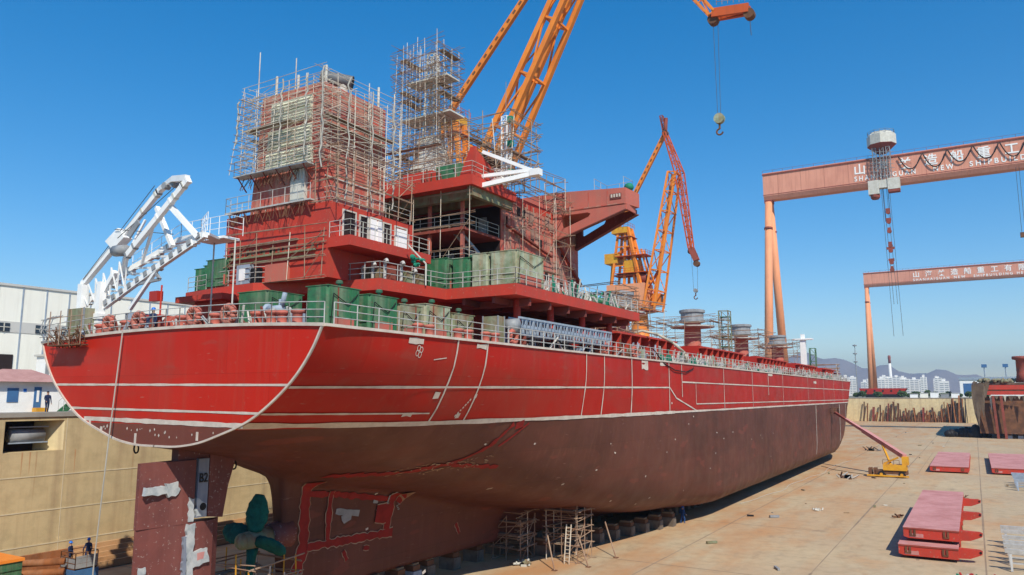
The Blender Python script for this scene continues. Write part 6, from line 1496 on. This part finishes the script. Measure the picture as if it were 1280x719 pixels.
debris('dark compressor-like scrap pile in the middle distance behind the boom', -23.6, 219, 1.6, ('black', 'grey'), 2)
debris('coloured scrap with green and red pieces at the bottom right of the floor', -1.0, 70, .9, ('brightg', 'fresh', 'offwhite'), 3)
debris('tiny brown scrap behind the upper corner of the stacked covers', -8.6, 102, .5, ('rustdark',), 4)
debris('small dark scrap between the near and far hatch covers', -2.5, 124, .7, ('rustdark', 'olive'), 5)
debris('small scrap lying at the near edge of the floor under the ship', -33.5, 57.5, .6, ('olive', 'offwhite'), 6)
debris('white scrap sheet lying on the open floor', -17.5, 103, .5, ('offwhite',), 7)
gs = random.Random(88)
for k in range(34):
    x = gs.uniform(-24, 6); y = gs.uniform(58, 330); s = gs.uniform(.08, .3)
    if -9 < x < 3 and (76 < y < 112 or 162 < y < 208): x = gs.uniform(-22, -11)
    mb = MB(); mb.bar((x, y, s * .5), (x + gs.uniform(-1, 1) * s * 4, y + gs.uniform(-1, 1) * s * 4, s * gs.uniform(.4, .8)), s, s * .8)
    tag(mb.build('scrap_piece', gs.choice(['rustdark', 'wood', 'olive', 'black', 'offwhite', 'grey'])), 'small piece of scrap lying loose on the open dock floor', 'scrap', 'scrap pieces scattered over the dock floor')
for k, (lab, pts) in enumerate((('thin black cable snaking across the open floor towards the boom lift', [(-27.4, 166), (-23.6, 159), (-19.5, 154.6), (-15.8, 151.2)]), ('pale hose lying along the floor beside the ship shadow', [(-27.5, 104), (-25.8, 120), (-26.2, 134), (-24.9, 150), (-25.4, 170), (-23.8, 186)]))):
    P_ = []
    for a, b in zip(pts, pts[1:]):
        for q in range(6): u = q / 6; P_.append((a[0] + (b[0] - a[0]) * u + .25 * math.sin(len(P_) * 1.1), a[1] + (b[1] - a[1]) * u, .05))
    tag(MB().path(P_, .045, 5).build('cable' if k == 0 else 'hose', 'black' if k == 0 else 'beige'), lab, 'cable' if k == 0 else 'hose')
def trestle(label, x, y, n, m, seed):
    t = thing('steel_trestle', label, 'trestle', (x, y, 0), 'trestles at the right edge of the dock floor'); g_ = random.Random(seed)
    for k in range(n):
        yy = y + k * 2.7 + g_.uniform(-.5, .5); mb = MB()
        for dx in (0, 2.2):
            mb.bar((x + dx, yy - .5, 0), (x + dx, yy, 1.5), .16); mb.bar((x + dx, yy + .5, 0), (x + dx, yy, 1.5), .16)
        mb.bar((x - .4, yy, 1.55), (x + 2.8, yy, 1.55), .3); mb.bar((x, yy, .6), (x + 2.2, yy, .6), .12); mb.build('trestle_frame', m, t)
trestle('bluish grey trestles at the right edge beside the far hatch covers', 4.6, 140, 5, 'bluegrey', 1)
trestle('pale grey trestles at the right edge beside the stacked covers', 1.6, 76, 6, 'galv', 2)
# ---- green container, pipes and lift at lower left
gc = thing('green_container', 'green steel container cut by the lower left corner', 'container', (-61, 29, 0))
mb = MB(); mb.box(-62.5, -58.8, 24.5, 30.2, .1, 2.55); mb.build('container_body', 'green', gc); MB().box(-58.79, -58.72, 24.6, 30.1, 2.0, 2.1).build('container_rib', 'green', gc)
MB().box(-62.6, -58.7, 24.4, 30.3, 2.56, 2.75).build('orange_lid', 'orange', gc); MB().box(-58.78, -58.70, 28.6, 29.8, .8, 1.5).build('container_window', 'offwhite', gc)
ps = thing('pipe_stack', 'stack of rusty orange pipes between the green container and the lift', 'pipes', (-61, 32, 0))
for k in range(9):
    MB().tube((-62.4 + .1 * (k % 3), 30.6, .3 + (k // 3) * .75), (-59.2 + .2 * (k % 2), 33.0 + .3 * (k % 2), .3 + (k // 3) * .75 + .15), .26, n=12).build('steel_pipe', 'rust', ps, True)
lf = thing('man_lift', 'dark work lift carrying two workers in blue helmets by the left wall', 'work platform', (-59.4, 34.6, 0))
MB().box(-60.5, -58.4, 33.7, 35.6, .3, 1.2).build('lift_base', 'blue', lf)
for x in (-60.2, -58.7):
    for y in (33.9, 35.4): MB().tube((x - .15, y, .3), (x + .15, y, .3), .3, n=12).build('wheel', 'rubber', lf)
MB().box(-60.4, -58.5, 33.8, 35.5, 1.22, 1.32).build('platform', 'rustdark', lf)
mb = MB(); mb.box(-58.5, -58.42, 33.8, 35.5, 1.33, 2.2); mb.box(-60.4, -58.5, 33.8, 33.88, 1.33, 2.0); mb.build('side_panel', 'grey', lf)
mb = MB(); railing(mb, [(-60.4, 33.8, 1.3), (-58.45, 33.8, 1.3), (-58.45, 35.5, 1.3), (-60.4, 35.5, 1.3), (-60.4, 33.8, 1.3)], 1.15, 1, .04); mb.build('guard_rail', 'rustdark', lf)
wd = thing('timber_pile', 'row of weathered orange-brown timbers laid against the foot of the left wall', 'timber', (-63.5, 42, 0))
for k in range(5): MB().box(-64.3 + k * .35, -64.0 + k * .35, 36.6, 60, .05, 1.9 - k * .33).build('timber', 'rustpale', wd)

# ---- people
def person(label, x, y, z, rz, coat, helmet=True, arm=0.0, lean=0.0, stride=.12):
    t = thing('person', label, 'person', (x, y, z))
    t.rotation_euler = (0, 0, rz)
    V = [(0, 0, .98), (0, lean * .3, 1.2), (0, lean * .6, 1.42), (0, lean * .8, 1.5), (0, lean, 1.60), (0, lean + .01, 1.72),
         (.11, 0, .9), (.13, stride, .5), (.13, stride * .6, .08), (.13, stride * .6 + .16, .04),
         (-.11, 0, .9), (-.13, -stride * .4, .5), (-.13, -stride, .08), (-.13, -stride + .16, .04),
         (.2, lean * .6, 1.4), (.27, .05 + lean * .6, 1.13 + arm * .1), (.25, .2 + arm * .15 + lean, .95 + arm * .35), (.25, .27 + arm * .2 + lean, .9 + arm * .42),
         (-.2, lean * .6, 1.4), (-.27, .0 + lean * .6, 1.12), (-.26, .1 + lean, .88), (-.26, .14 + lean, .80)]
    E_ = [(0, 1), (1, 2), (2, 3), (3, 4), (4, 5), (0, 6), (6, 7), (7, 8), (8, 9), (0, 10), (10, 11), (11, 12), (12, 13), (2, 14), (14, 15), (15, 16), (16, 17), (2, 18), (18, 19), (19, 20), (20, 21)]
    rad = [.15, .15, .16, .065, .09, .085, .10, .07, .05, .045, .10, .07, .05, .045, .075, .05, .038, .035, .075, .05, .038, .035]
    me = bpy.data.meshes.new('body'); me.from_pydata(V, E_, []); o = bpy.data.objects.new('body', me); C.objects.link(o); o.parent = t
    md = o.modifiers.new('skin', 'SKIN')
    for i, sv in enumerate(me.skin_vertices[0].data): sv.radius = (rad[i], rad[i] * (.75 if i in (0, 1, 2) else 1)); sv.use_root = (i == 0)
    o.modifiers.new('sub', 'SUBSURF').levels = 2; o.modifiers['sub'].render_levels = 2
    m = bpy.data.materials.get('body_' + coat)
    if not m:
        m = M[coat].copy(); m.name = 'body_' + coat; nt = m.node_tree; b = nt.nodes['Principled BSDF']; tc = nt.nodes.new('ShaderNodeTexCoord'); sp = nt.nodes.new('ShaderNodeSeparateXYZ'); nt.links.new(tc.outputs['Object'], sp.inputs[0])
        gt = nt.nodes.new('ShaderNodeMath'); gt.operation = 'GREATER_THAN'; gt.inputs[1].default_value = 1.5; nt.links.new(sp.outputs[2], gt.inputs[0])
        mx = nt.nodes.new('ShaderNodeMix'); mx.data_type = 'RGBA'; nt.links.new(gt.outputs[0], mx.inputs[0]); nt.links.new(b.inputs['Base Color'].links[0].from_socket, mx.inputs[6]); mx.inputs[7].default_value = (.42, .24, .17, 1); nt.links.new(mx.outputs[2], b.inputs['Base Color'])
    me.materials.append(m)
    for s in (-1, 1):   # hands with fingers
        hx, hy, hz = (V[17] if s == 1 else V[21]); mb = MB(); mb.sphere((hx, hy + .01, hz - .03), .035, .025, .045, 8, 6)
        for k in range(4): mb.tube((hx - .03 + k * .02, hy + .01, hz - .06), (hx - .03 + k * .02, hy + .035, hz - .105 - .01 * (k in (1, 2))), .009, .007, n=5)
        mb.tube((hx - s * .03, hy + .02, hz - .02), (hx - s * .045, hy + .05, hz - .06), .01, .008, n=5)
        mesh = mb.build('hand', 'skin', None); mesh.parent = t
    mb = MB(); mb.sphere((0, lean + .095, 1.66), .014, .022, .02, 6, 5)
    for s in (-1, 1): mb.sphere((s * .088, lean + .0, 1.665), .014, .022, .03, 6, 5)
    f_ = mb.build('face_detail', 'skin', None); f_.parent = t
    mb = MB()
    for s in (-1, 1): mb.sphere((s * .033, lean + .083, 1.69), .012, .008, .009, 6, 5)
    mb.box(-.028, .028, lean + .082, lean + .088, 1.612, 1.62); f_ = mb.build('eyes_and_mouth', 'black', None); f_.parent = t
    if helmet:
        mb = MB(); mb.lathe((0, lean, 1.70), [(.135, 0), (.135, .02), (.122, .03), (.118, .08), (.09, .125), (.04, .15), (.001, .155)], 14); mb.box(-.07, .07, lean + .10, lean + .18, 1.70, 1.715)
        h = mb.build('helmet', helmet, None, True); h.parent = t
    else:
        mb = MB(); mb.sphere((0, lean - .01, 1.735), .10, .105, .075, 10, 6); h = mb.build('hair', 'black', None, True); h.parent = t
    return t
person('worker in dark coveralls and blue helmet standing left on the work lift', -59.95, 34.2, 1.32, R(-60), 'cover_all', 'helmet', .6)
person('worker in dark coveralls and blue helmet standing right and higher on the work lift', -59.1, 35.1, 1.50, R(-150), 'cover_all', 'helmet', .3)
person('worker in dark clothes and blue cap standing at the stern rail of the ship', -41.0, 27.2, 17.47, R(190), 'cover_all', 'helmet', .2)
person('worker in blue coveralls walking in the shade under the hull, nearer one', -29.0, 85.2, 0, R(-30), 'blue_cover', 'helmet', .1, .03, .2)
person('worker in blue coveralls standing in the shade just behind his workmate', -29.5, 86.6, 0, R(40), 'blue_cover', 'offwhite', .0)
person('person in dark clothes sitting at the hut on the left quay edge', -67.2, 35.4, QZ + .03, R(-90), 'cover_all', None, .2)

# ================================================================== LEFT QUAY
sh = thing('shed', 'very long cream clad workshop building behind the stern on the left', 'building', (-95, 60, QZ))
MB().box(-130, -90, 5, 100, QZ, 26.1).build('wall', 'clad', sh)
MB().box(-130.2, -89.85, 4.8, 100.2, 26.1, 26.35).build('roof_edge', 'clad2', sh)
MB().box(-90, -89.94, 5, 100, 21.0, 22.2).build('window_band', 'clad2', sh)
mb = MB(); y = 5.5
while y < 99.5: mb.box(-90, -89.9, y, y + .12, QZ, 26.1); y += 2.55
mb.build('cladding_rib', 'bluegrey', sh)
for y in (45.4, 48.3, 51.4, 38, 41.5, 34, 56):
    w = MB().box(-89.93, -89.86, y, y + 1.2, 21.1, 22.0).build('window', 'glass', sh); MB().box(-89.85, -89.8, y + .55, y + .65, 21.1, 22.0).box(-89.851, -89.805, y, y + 1.2, 21.52, 21.6).build('mullion', 'offwhite', w)
MB().box(-90, -89.88, 37.6, 43.3, 13, 18.6).build('gate_opening', 'dark', sh)
an = thing('annex', 'plain white block standing in front of the long cream shed', 'building', (-80, 40, QZ))
MB().box(-84, -78, 42.8, 60, QZ, 18.2).build('wall', 'white', an); MB().box(-84.2, -77.8, 42.6, 60.2, 18.2, 18.4).build('roof_edge', 'clad2', an)
for y in (42.0, 41.4): MB().box(-79.5, -79.2, y, y + .25, QZ, 18.3).build('downpipe', 'grey', an)
ht = thing('hut', 'small white hut with a faded pink roof and blue door on the left quay', 'hut', (-72, 36, QZ))
MB().box(-76, -71, 33.2, 38.6, QZ, 15.4).build('wall', 'white', ht)
MB().add([(-76.5, 32.6, 15.35), (-70.4, 32.6, 15.35), (-70.4, 39.2, 15.35), (-76.5, 39.2, 15.35), (-73.4, 34.6, 16.5), (-73.4, 37.0, 16.5)], [(0, 1, 4), (1, 2, 5, 4), (2, 3, 5), (3, 0, 4, 5), (3, 2, 1, 0)]).build('roof', 'pinkroof', ht)
dr = MB().box(-71, -70.93, 36.2, 36.8, QZ + .3, 14.9).build('door', 'blue', ht); MB().box(-70.93, -70.90, 36.4, 36.6, 13.6, 14.6).build('door_pane', 'white', dr)
MB().box(-71, -70.94, 34.0, 34.9, 13.6, 14.8).build('window', 'blue', ht); MB().box(-71, -70.95, 35.3, 35.55, 14.5, 14.75).build('sign_plate', 'helmet', ht)
MB().box(-70.9, -70.2, 36.1, 37.0, QZ + .02, QZ + .4).build('door_step', 'yellow', ht)
st = thing('steel_stairs', 'green steel stairs rising beside the hut at the dock edge', 'stairs', (-68, 38.5, QZ))
a = Vector((-68, 37.0, QZ)); b = Vector((-68, 40.8, 16.1))
for d in (-.4, .4): MB().bar(a + Vector((d, 0, 0)), b + Vector((d, 0, 0)), .08, .3).build('stringer', 'green', st)
mb = MB()
for k in range(13): c_ = a.lerp(b, (k + .5) / 13); mb.box(c_.x - .38, c_.x + .38, c_.y - .13, c_.y + .13, c_.z, c_.z + .04)
mb.build('step', 'green', st)
mb = MB()
for d in (-.4, .4):
    mb.tube(a + Vector((d, 0, 1.0)), b + Vector((d, 0, 1.0)), .03)
    for k in range(6): c_ = a.lerp(b, k / 5); mb.tube(c_ + Vector((d, 0, 0)), c_ + Vector((d, 0, 1.0)), .03)
mb.build('handrail', 'galv', st)
fen = thing('quay_fence', 'low pipe fence along the left dock edge', 'fence', (WX - .6, 60, QZ))
mb = MB(); railing(mb, [(WX - .5, 37, QZ + .1), (WX - .5, 120, QZ + .1)], 1.1, 2.2, .035, rails=(1, .5)); mb.build('rail_run', 'galv', fen)

# ================================================================== RUSTY PILES AT THE FAR END
g = random.Random(21)
for k in range(58):
    if k in (1, 3, 4, 6, 8, 9, 12, 15, 17): continue
    x = -53 + 48 * (k + g.uniform(0, .8)) / 58; h = g.choice([g.uniform(3, 5), g.uniform(4, 7)]) if k % 5 else g.uniform(6, 8.5)
    if k < 22 and k % 2 == 0: h = g.uniform(8.5, 11.8)
    if k > 46: h = g.uniform(7, 12.2)
    yb = EY - g.uniform(2.0, 3.5); w = g.uniform(.35, .95); q = MB()
    p0 = (x, yb, 0); p1 = (x + g.uniform(-.8, .8), EY - .9, h)
    q.bar(p0, p1, w, .12); q.bar((p0[0] - w / 2, p0[1] - .2, 0), (p1[0] - w / 2, p1[1] - .2, h), .08, .5); q.bar((p0[0] + w / 2, p0[1] - .2, 0), (p1[0] + w / 2, p1[1] - .2, h), .08, .5)
    o = q.build('steel_pile', g.choice(['rust', 'rust', 'rustdark', 'rustred', 'rustdark']))
    tag(o, 'rusty steel pile leaning upright against the pale far end wall', 'steel pile', 'rusty piles leaning on the far end wall')
for k in range(10):
    x = -12 + k * .9
    o = MB().bar((x, EY - 4 - g.random() * 4, 0), (x + g.uniform(-1, 1), EY - 2, g.uniform(10, 14)), g.uniform(.3, .8)).build('steel_pile', g.choice(['rustdark', 'black', 'rust']))
    tag(o, 'tall dark pile in the cluster beside the second ship', 'steel pile', 'dark piles clustered beside the second ship')

# ================================================================== SECOND SHIP (bow section, right)
s2_ = thing('ship_section', 'rusty red and brown ship section standing in the dock at the right edge', 'ship', (16, 300, 0))
mb = MB(); n = 9
def sec2(y, z):   # port edge x of the section
    t = (y - 300) / 40; flare = .8 * max(0, (8 - z)) ** 1.0 * .25 if z < 8 else 0
    return -.4 + flare + (1.5 * (1 - min(1, t * 3)) ** 2)
rows = []; zs = [1.6, 3, 5, 8, 11, 13.6, 15.4, 18.6]; yy = [300, 301.5, 304, 308, 316, 330, 360, 400]
vs_ = []
for y in yy:
    for z in zs: vs_.append((sec2(y, z), y, z))
for y in yy:
    for z in zs: vs_.append((31 - sec2(y, z), y, z))
fs = []; m_ = len(zs); q = len(yy)
for j in range(q - 1):
    for i in range(m_ - 1):
        a = j * m_ + i; fs.append((a, a + 1, a + m_ + 1, a + m_)); a += q * m_; fs.append((a, a + m_, a + m_ + 1, a + 1))
# aft face closed by dark bulkhead, top deck
mb.add(vs_, fs); M['hull2'] = zmat('second_ship_paint', [(14.6, (.10, .055, .04), (.06, .04, .03)), (99, (.22, .06, .04), (.12, .06, .04))])
mb.build('hull_side', 'hull2', s2_, True)
MB().box(.8, 30.4, 300.9, 301.4, 1.6, 13.9).build('bulkhead', 'rustdark', s2_)
MB().box(2.6, 31, 299.6, 300.9, 14.3, 15.5).build('upper_strake', 'red', s2_); MB().box(3.2, 31, 299.9, 300.9, 16.0, 17.5).build('upper_strake', 'red', s2_)
MB().box(1.2, 31, 300.95, 400, 17.6, 18.3).build('deck_edge', 'tarp', s2_); MB().box(2.6, 31, 300.1, 300.95, 15.5, 16.0).build('strake_gap', 'rustdark', s2_)
mb = MB(); mb.lathe((14.0, 304, 18.4), [(1.9, 0), (1.5, 3), (1.5, 7.3), (2.5, 7.6), (2.5, 8.5), (2.2, 8.6)], 16); mb.build('pedestal', 'rustred', s2_, True)
for x in (5.2, 7.4): MB().bar((x + .6, 299.5, 0), (x, 298.9, 14), .75).build('support_column', 'rustred', s2_)
g = random.Random(9)
for k in range(8):
    x0 = -.6 + k * .55 + g.uniform(-.2, .2); zt = g.uniform(17.2, 19); L = g.uniform(9, 17) if k < 5 else g.uniform(3, 8); w = g.uniform(.7, 1.3)
    MB().prism([(x0, zt), (x0 + w * .5, zt + g.uniform(-.6, .4)), (x0 + w, zt - .5), (x0 + w * 1.1, zt - L * .4), (x0 + w * .8, zt - L * .75), (x0 + w * .5, zt - L), (x0 + w * .1, zt - L * .8), (x0 - .2, zt - L * .4)], 'y', 299.3 - .05 * k, 299.35 - .05 * k).build('hanging_tarpaulin', 'tarp', s2_)
for k in range(8):
    x0 = 4.2 + k * 1.3; w = g.uniform(.7, 1.6); L = g.choice([1.2, 2, 2.6, 5.5]); mb = MB()
    zt = 14.0; mb.prism([(x0, zt), (x0 + w, zt), (x0 + w * .8, zt - L * .5), (x0 + w * .55, zt - L), (x0 + w * .3, zt - L * .7)], 'y', 299.2 - .1 * k, 299.3 - .1 * k); mb.build('torn_sheet', 'tarp' if k % 3 else 'beige', s2_)
mb = MB()
for k in range(46): mb.sphere((g.uniform(1, 13), 302 + g.uniform(-1, 6), 18.6 + g.uniform(0, .6)), g.uniform(.5, 1.2), g.uniform(.5, 1.5), g.uniform(.3, .9), 6, 5)
mb.build('deck_heap', 'olive', s2_)
hp = thing('tarpaulin_heap', 'black tarpaulin heap lying at the foot of the second ship', 'tarpaulin', (-3, 308, 0))
mb = MB()
for k in range(16): mb.sphere((-9 + k * .8 + g.uniform(-.5, .5), 307 + g.uniform(-2.5, 2.5), 1.0), g.uniform(1.2, 2.2), g.uniform(1.2, 2.4), g.uniform(1.0, 3.0) * (1.2 if k > 5 else .7), 9, 7)
mb.build('tarp_folds', 'black', hp, True)
k2 = kb(9, 302.5, 'keel_block', 'block under the second ship near its support columns', 1.6, 'bluegrey', 'blocks under the second ship')
for i in range(1, 6): place_copy(k2, (9 + i * 3, 302.5, 0), 'block under the second ship near its support columns')

# ================================================================== FAR DISTANCE
g = random.Random(31)
# red steel assembly under the far gantry
fs_ = thing('steel_assembly', 'long low red steel assembly standing on the quay behind the far end wall', 'steel structure', (-52, 560, QZ))
MB().prism([(-64, 14.8), (-40, 14.8), (-37.5, 18.6), (-66, 18.6)], 'y', 560, 572).build('assembly_body', 'fresh', fs_); MB().box(-62, -41, 559, 573, QZ, 14.8).build('assembly_base', 'black', fs_)
mb = MB()
for k in range(5): mb.box(-62 + k * 5, -61 + k * 5, 559.8, 560.01, 16.4, 17.6)
mb.build('port_hole', 'dark', fs_)
# apartment blocks
for k in range(22):
    Y = 1500 + g.uniform(-60, 120); x = -245 + 205 * k / 21 + g.uniform(-2, 2); w = g.uniform(8, 15); h = g.uniform(24, 34) * (1.0 if k % 5 else 1.15); d_ = 12
    if k < 6: h *= .85
    t = thing('apartment_block', 'white apartment block in the distant row beyond the dock', 'building', (x, Y, QZ), 'distant white apartment blocks')
    MB().box(x - w / 2, x + w / 2, Y, Y + d_, QZ, QZ + h).build('wall', 'city', t)
    MB().box(x - w * .2, x + w * .15, Y + 2, Y + d_ - 2, QZ + h, QZ + h + g.uniform(2, 5)).build('roof_house', 'city', t)
    mb = MB(); z = QZ + 4
    while z < QZ + h - 2: mb.box(x - w / 2 + .8, x - .7, Y - .12, Y - .01, z, z + 1.3); mb.box(x + .7, x + w / 2 - .8, Y - .12, Y - .01, z, z + 1.3); z += 3.1
    mb.build('window_band', 'citywin', t)
ch = thing('chimney', 'tall pale chimney with a red top rising behind the apartment blocks', 'chimney', (-126, 1520, QZ))
MB().lathe((-126, 1520, QZ), [(3.4, 0), (2.2, 58)], 16).build('stack', 'city', ch, True); MB().lathe((-126, 1520, QZ + 58), [(2.4, 0), (2.2, 7), (2.6, 10), (2.0, 14)], 16).build('red_cap', 'rustred', ch, True)
lm = thing('lighting_mast', 'tall thin lighting mast with three round tiers left of the far gantry leg', 'light mast', (-98, 820, QZ))
MB().tube((-98, 820, QZ), (-98, 820, 64), .55, .3, n=8).build('pole', 'grey', lm)
for z in (46, 54, 62): MB().lathe((-98, 820, z), [(.5, 0), (2.0, .3), (2.0, 1.2), (.5, 1.5)], 12).build('lamp_ring', 'grey', lm)
bw = thing('blue_white_shed', 'white workshop with blue roof edge and blue gates left of the second ship', 'building', (-4, 640, QZ))
MB().box(-8.5, 30, 640, 665, QZ - .1, 25).build('wall', 'white', bw); MB().box(-9, 30.5, 639.5, 665.5, 25, 27).build('roof_edge', 'bluegrey', bw); MB().box(-6.4, 4, 639.9, 640.01, 14.5, 22.5).build('gate', 'blue', bw)
for i, x in enumerate((8, 22)):
    t = thing('flood_light', ['left of the two blue flood light heads above the second ship', 'right of the two blue flood light heads above the second ship'][i], 'flood light', (x, 700, QZ))
    MB().tube((x, 700, QZ), (x, 700, 36), .5, n=6).build('pole', 'bluegrey', t); MB().box(x - 1.8, x + 1.8, 699, 701, 35.5, 38).build('lamp_head', 'blue', t)
# trees beyond the end wall
def far_tree(x, y, h, w, seed):
    g_ = random.Random(seed); t = thing('far_tree', 'leafy green tree in the belt behind the far end wall', 'tree', (x, y, QZ), 'trees behind the far end wall')
    MB().tube((x, y, QZ), (x, y, QZ + h * .5), .35, .2, n=6).build('trunk', 'wood', t)
    mb = MB(); 
    for k in range(260):
        a = g_.uniform(0, 6.28); ph = g_.uniform(-1, 1); rr = g_.uniform(.3, 1) ** .5; cx = x + w * rr * math.cos(a) * math.sqrt(1 - ph * ph * .8) ; cy = y + w * rr * math.sin(a); cz = QZ + h * .62 + ph * h * .36
        s = g_.uniform(.35, .8); u = Vector((g_.uniform(-1, 1), g_.uniform(-1, 1), g_.uniform(-1, 1))).normalized() * s; v = u.orthogonal().normalized() * s
        c_ = Vector((cx, cy, cz)); mb.add([c_ - u, c_ - v, c_ + u, c_ + v], [(0, 1, 2, 3)])
    mb.build('crown', 'foliage', t, fix=False)
for k in range(30):
    far_tree(-118 + k * 4.3 + g.uniform(-1.6, 1.6), 520 + g.uniform(0, 140), g.uniform(2.2, 5.0), g.uniform(1.6, 3.0), k)
# low sheds and parked stuff along far quay
for k in range(5):
    x = -30 + k * 5.2; t = thing('low_hut', ['low white hut, first from the left behind the end wall', 'low cream hut, second from the left behind the end wall', 'low white hut in the middle of the row behind the end wall', 'low grey hut, second from the right behind the end wall', 'low white hut, rightmost of the row behind the end wall'][k], 'hut', (x, 500, QZ))
    MB().box(x - 2, x + 2, 500, 505, QZ, QZ + 2 + (k % 3) * .5).build('wall', ['white', 'clad', 'white', 'grey', 'white'][k], t); MB().box(x - 2.2, x + 2.2, 499.8, 505.2, QZ + 2 + (k % 3) * .5, QZ + 2.25 + (k % 3) * .5).build('roof', 'clad2', t)
# ================================================================== AIR
hz = MB().box(-9000, 9000, -200, 9000, -3, 345).build('haze', 'white'); tag(hz, kind='stuff')
hm = bpy.data.materials.new('pale_air'); hm.use_nodes = True; nt = hm.node_tree; nt.nodes.remove(nt.nodes['Principled BSDF'])
pv = nt.nodes.new('ShaderNodeVolumePrincipled'); pv.inputs['Color'].default_value = (.66, .80, 1, 1); pv.inputs['Density'].default_value = HAZE; pv.inputs['Anisotropy'].default_value = .3
nt.links.new(pv.outputs[0], nt.nodes['Material Output'].inputs['Volume']); hz.data.materials.clear(); hz.data.materials.append(hm)
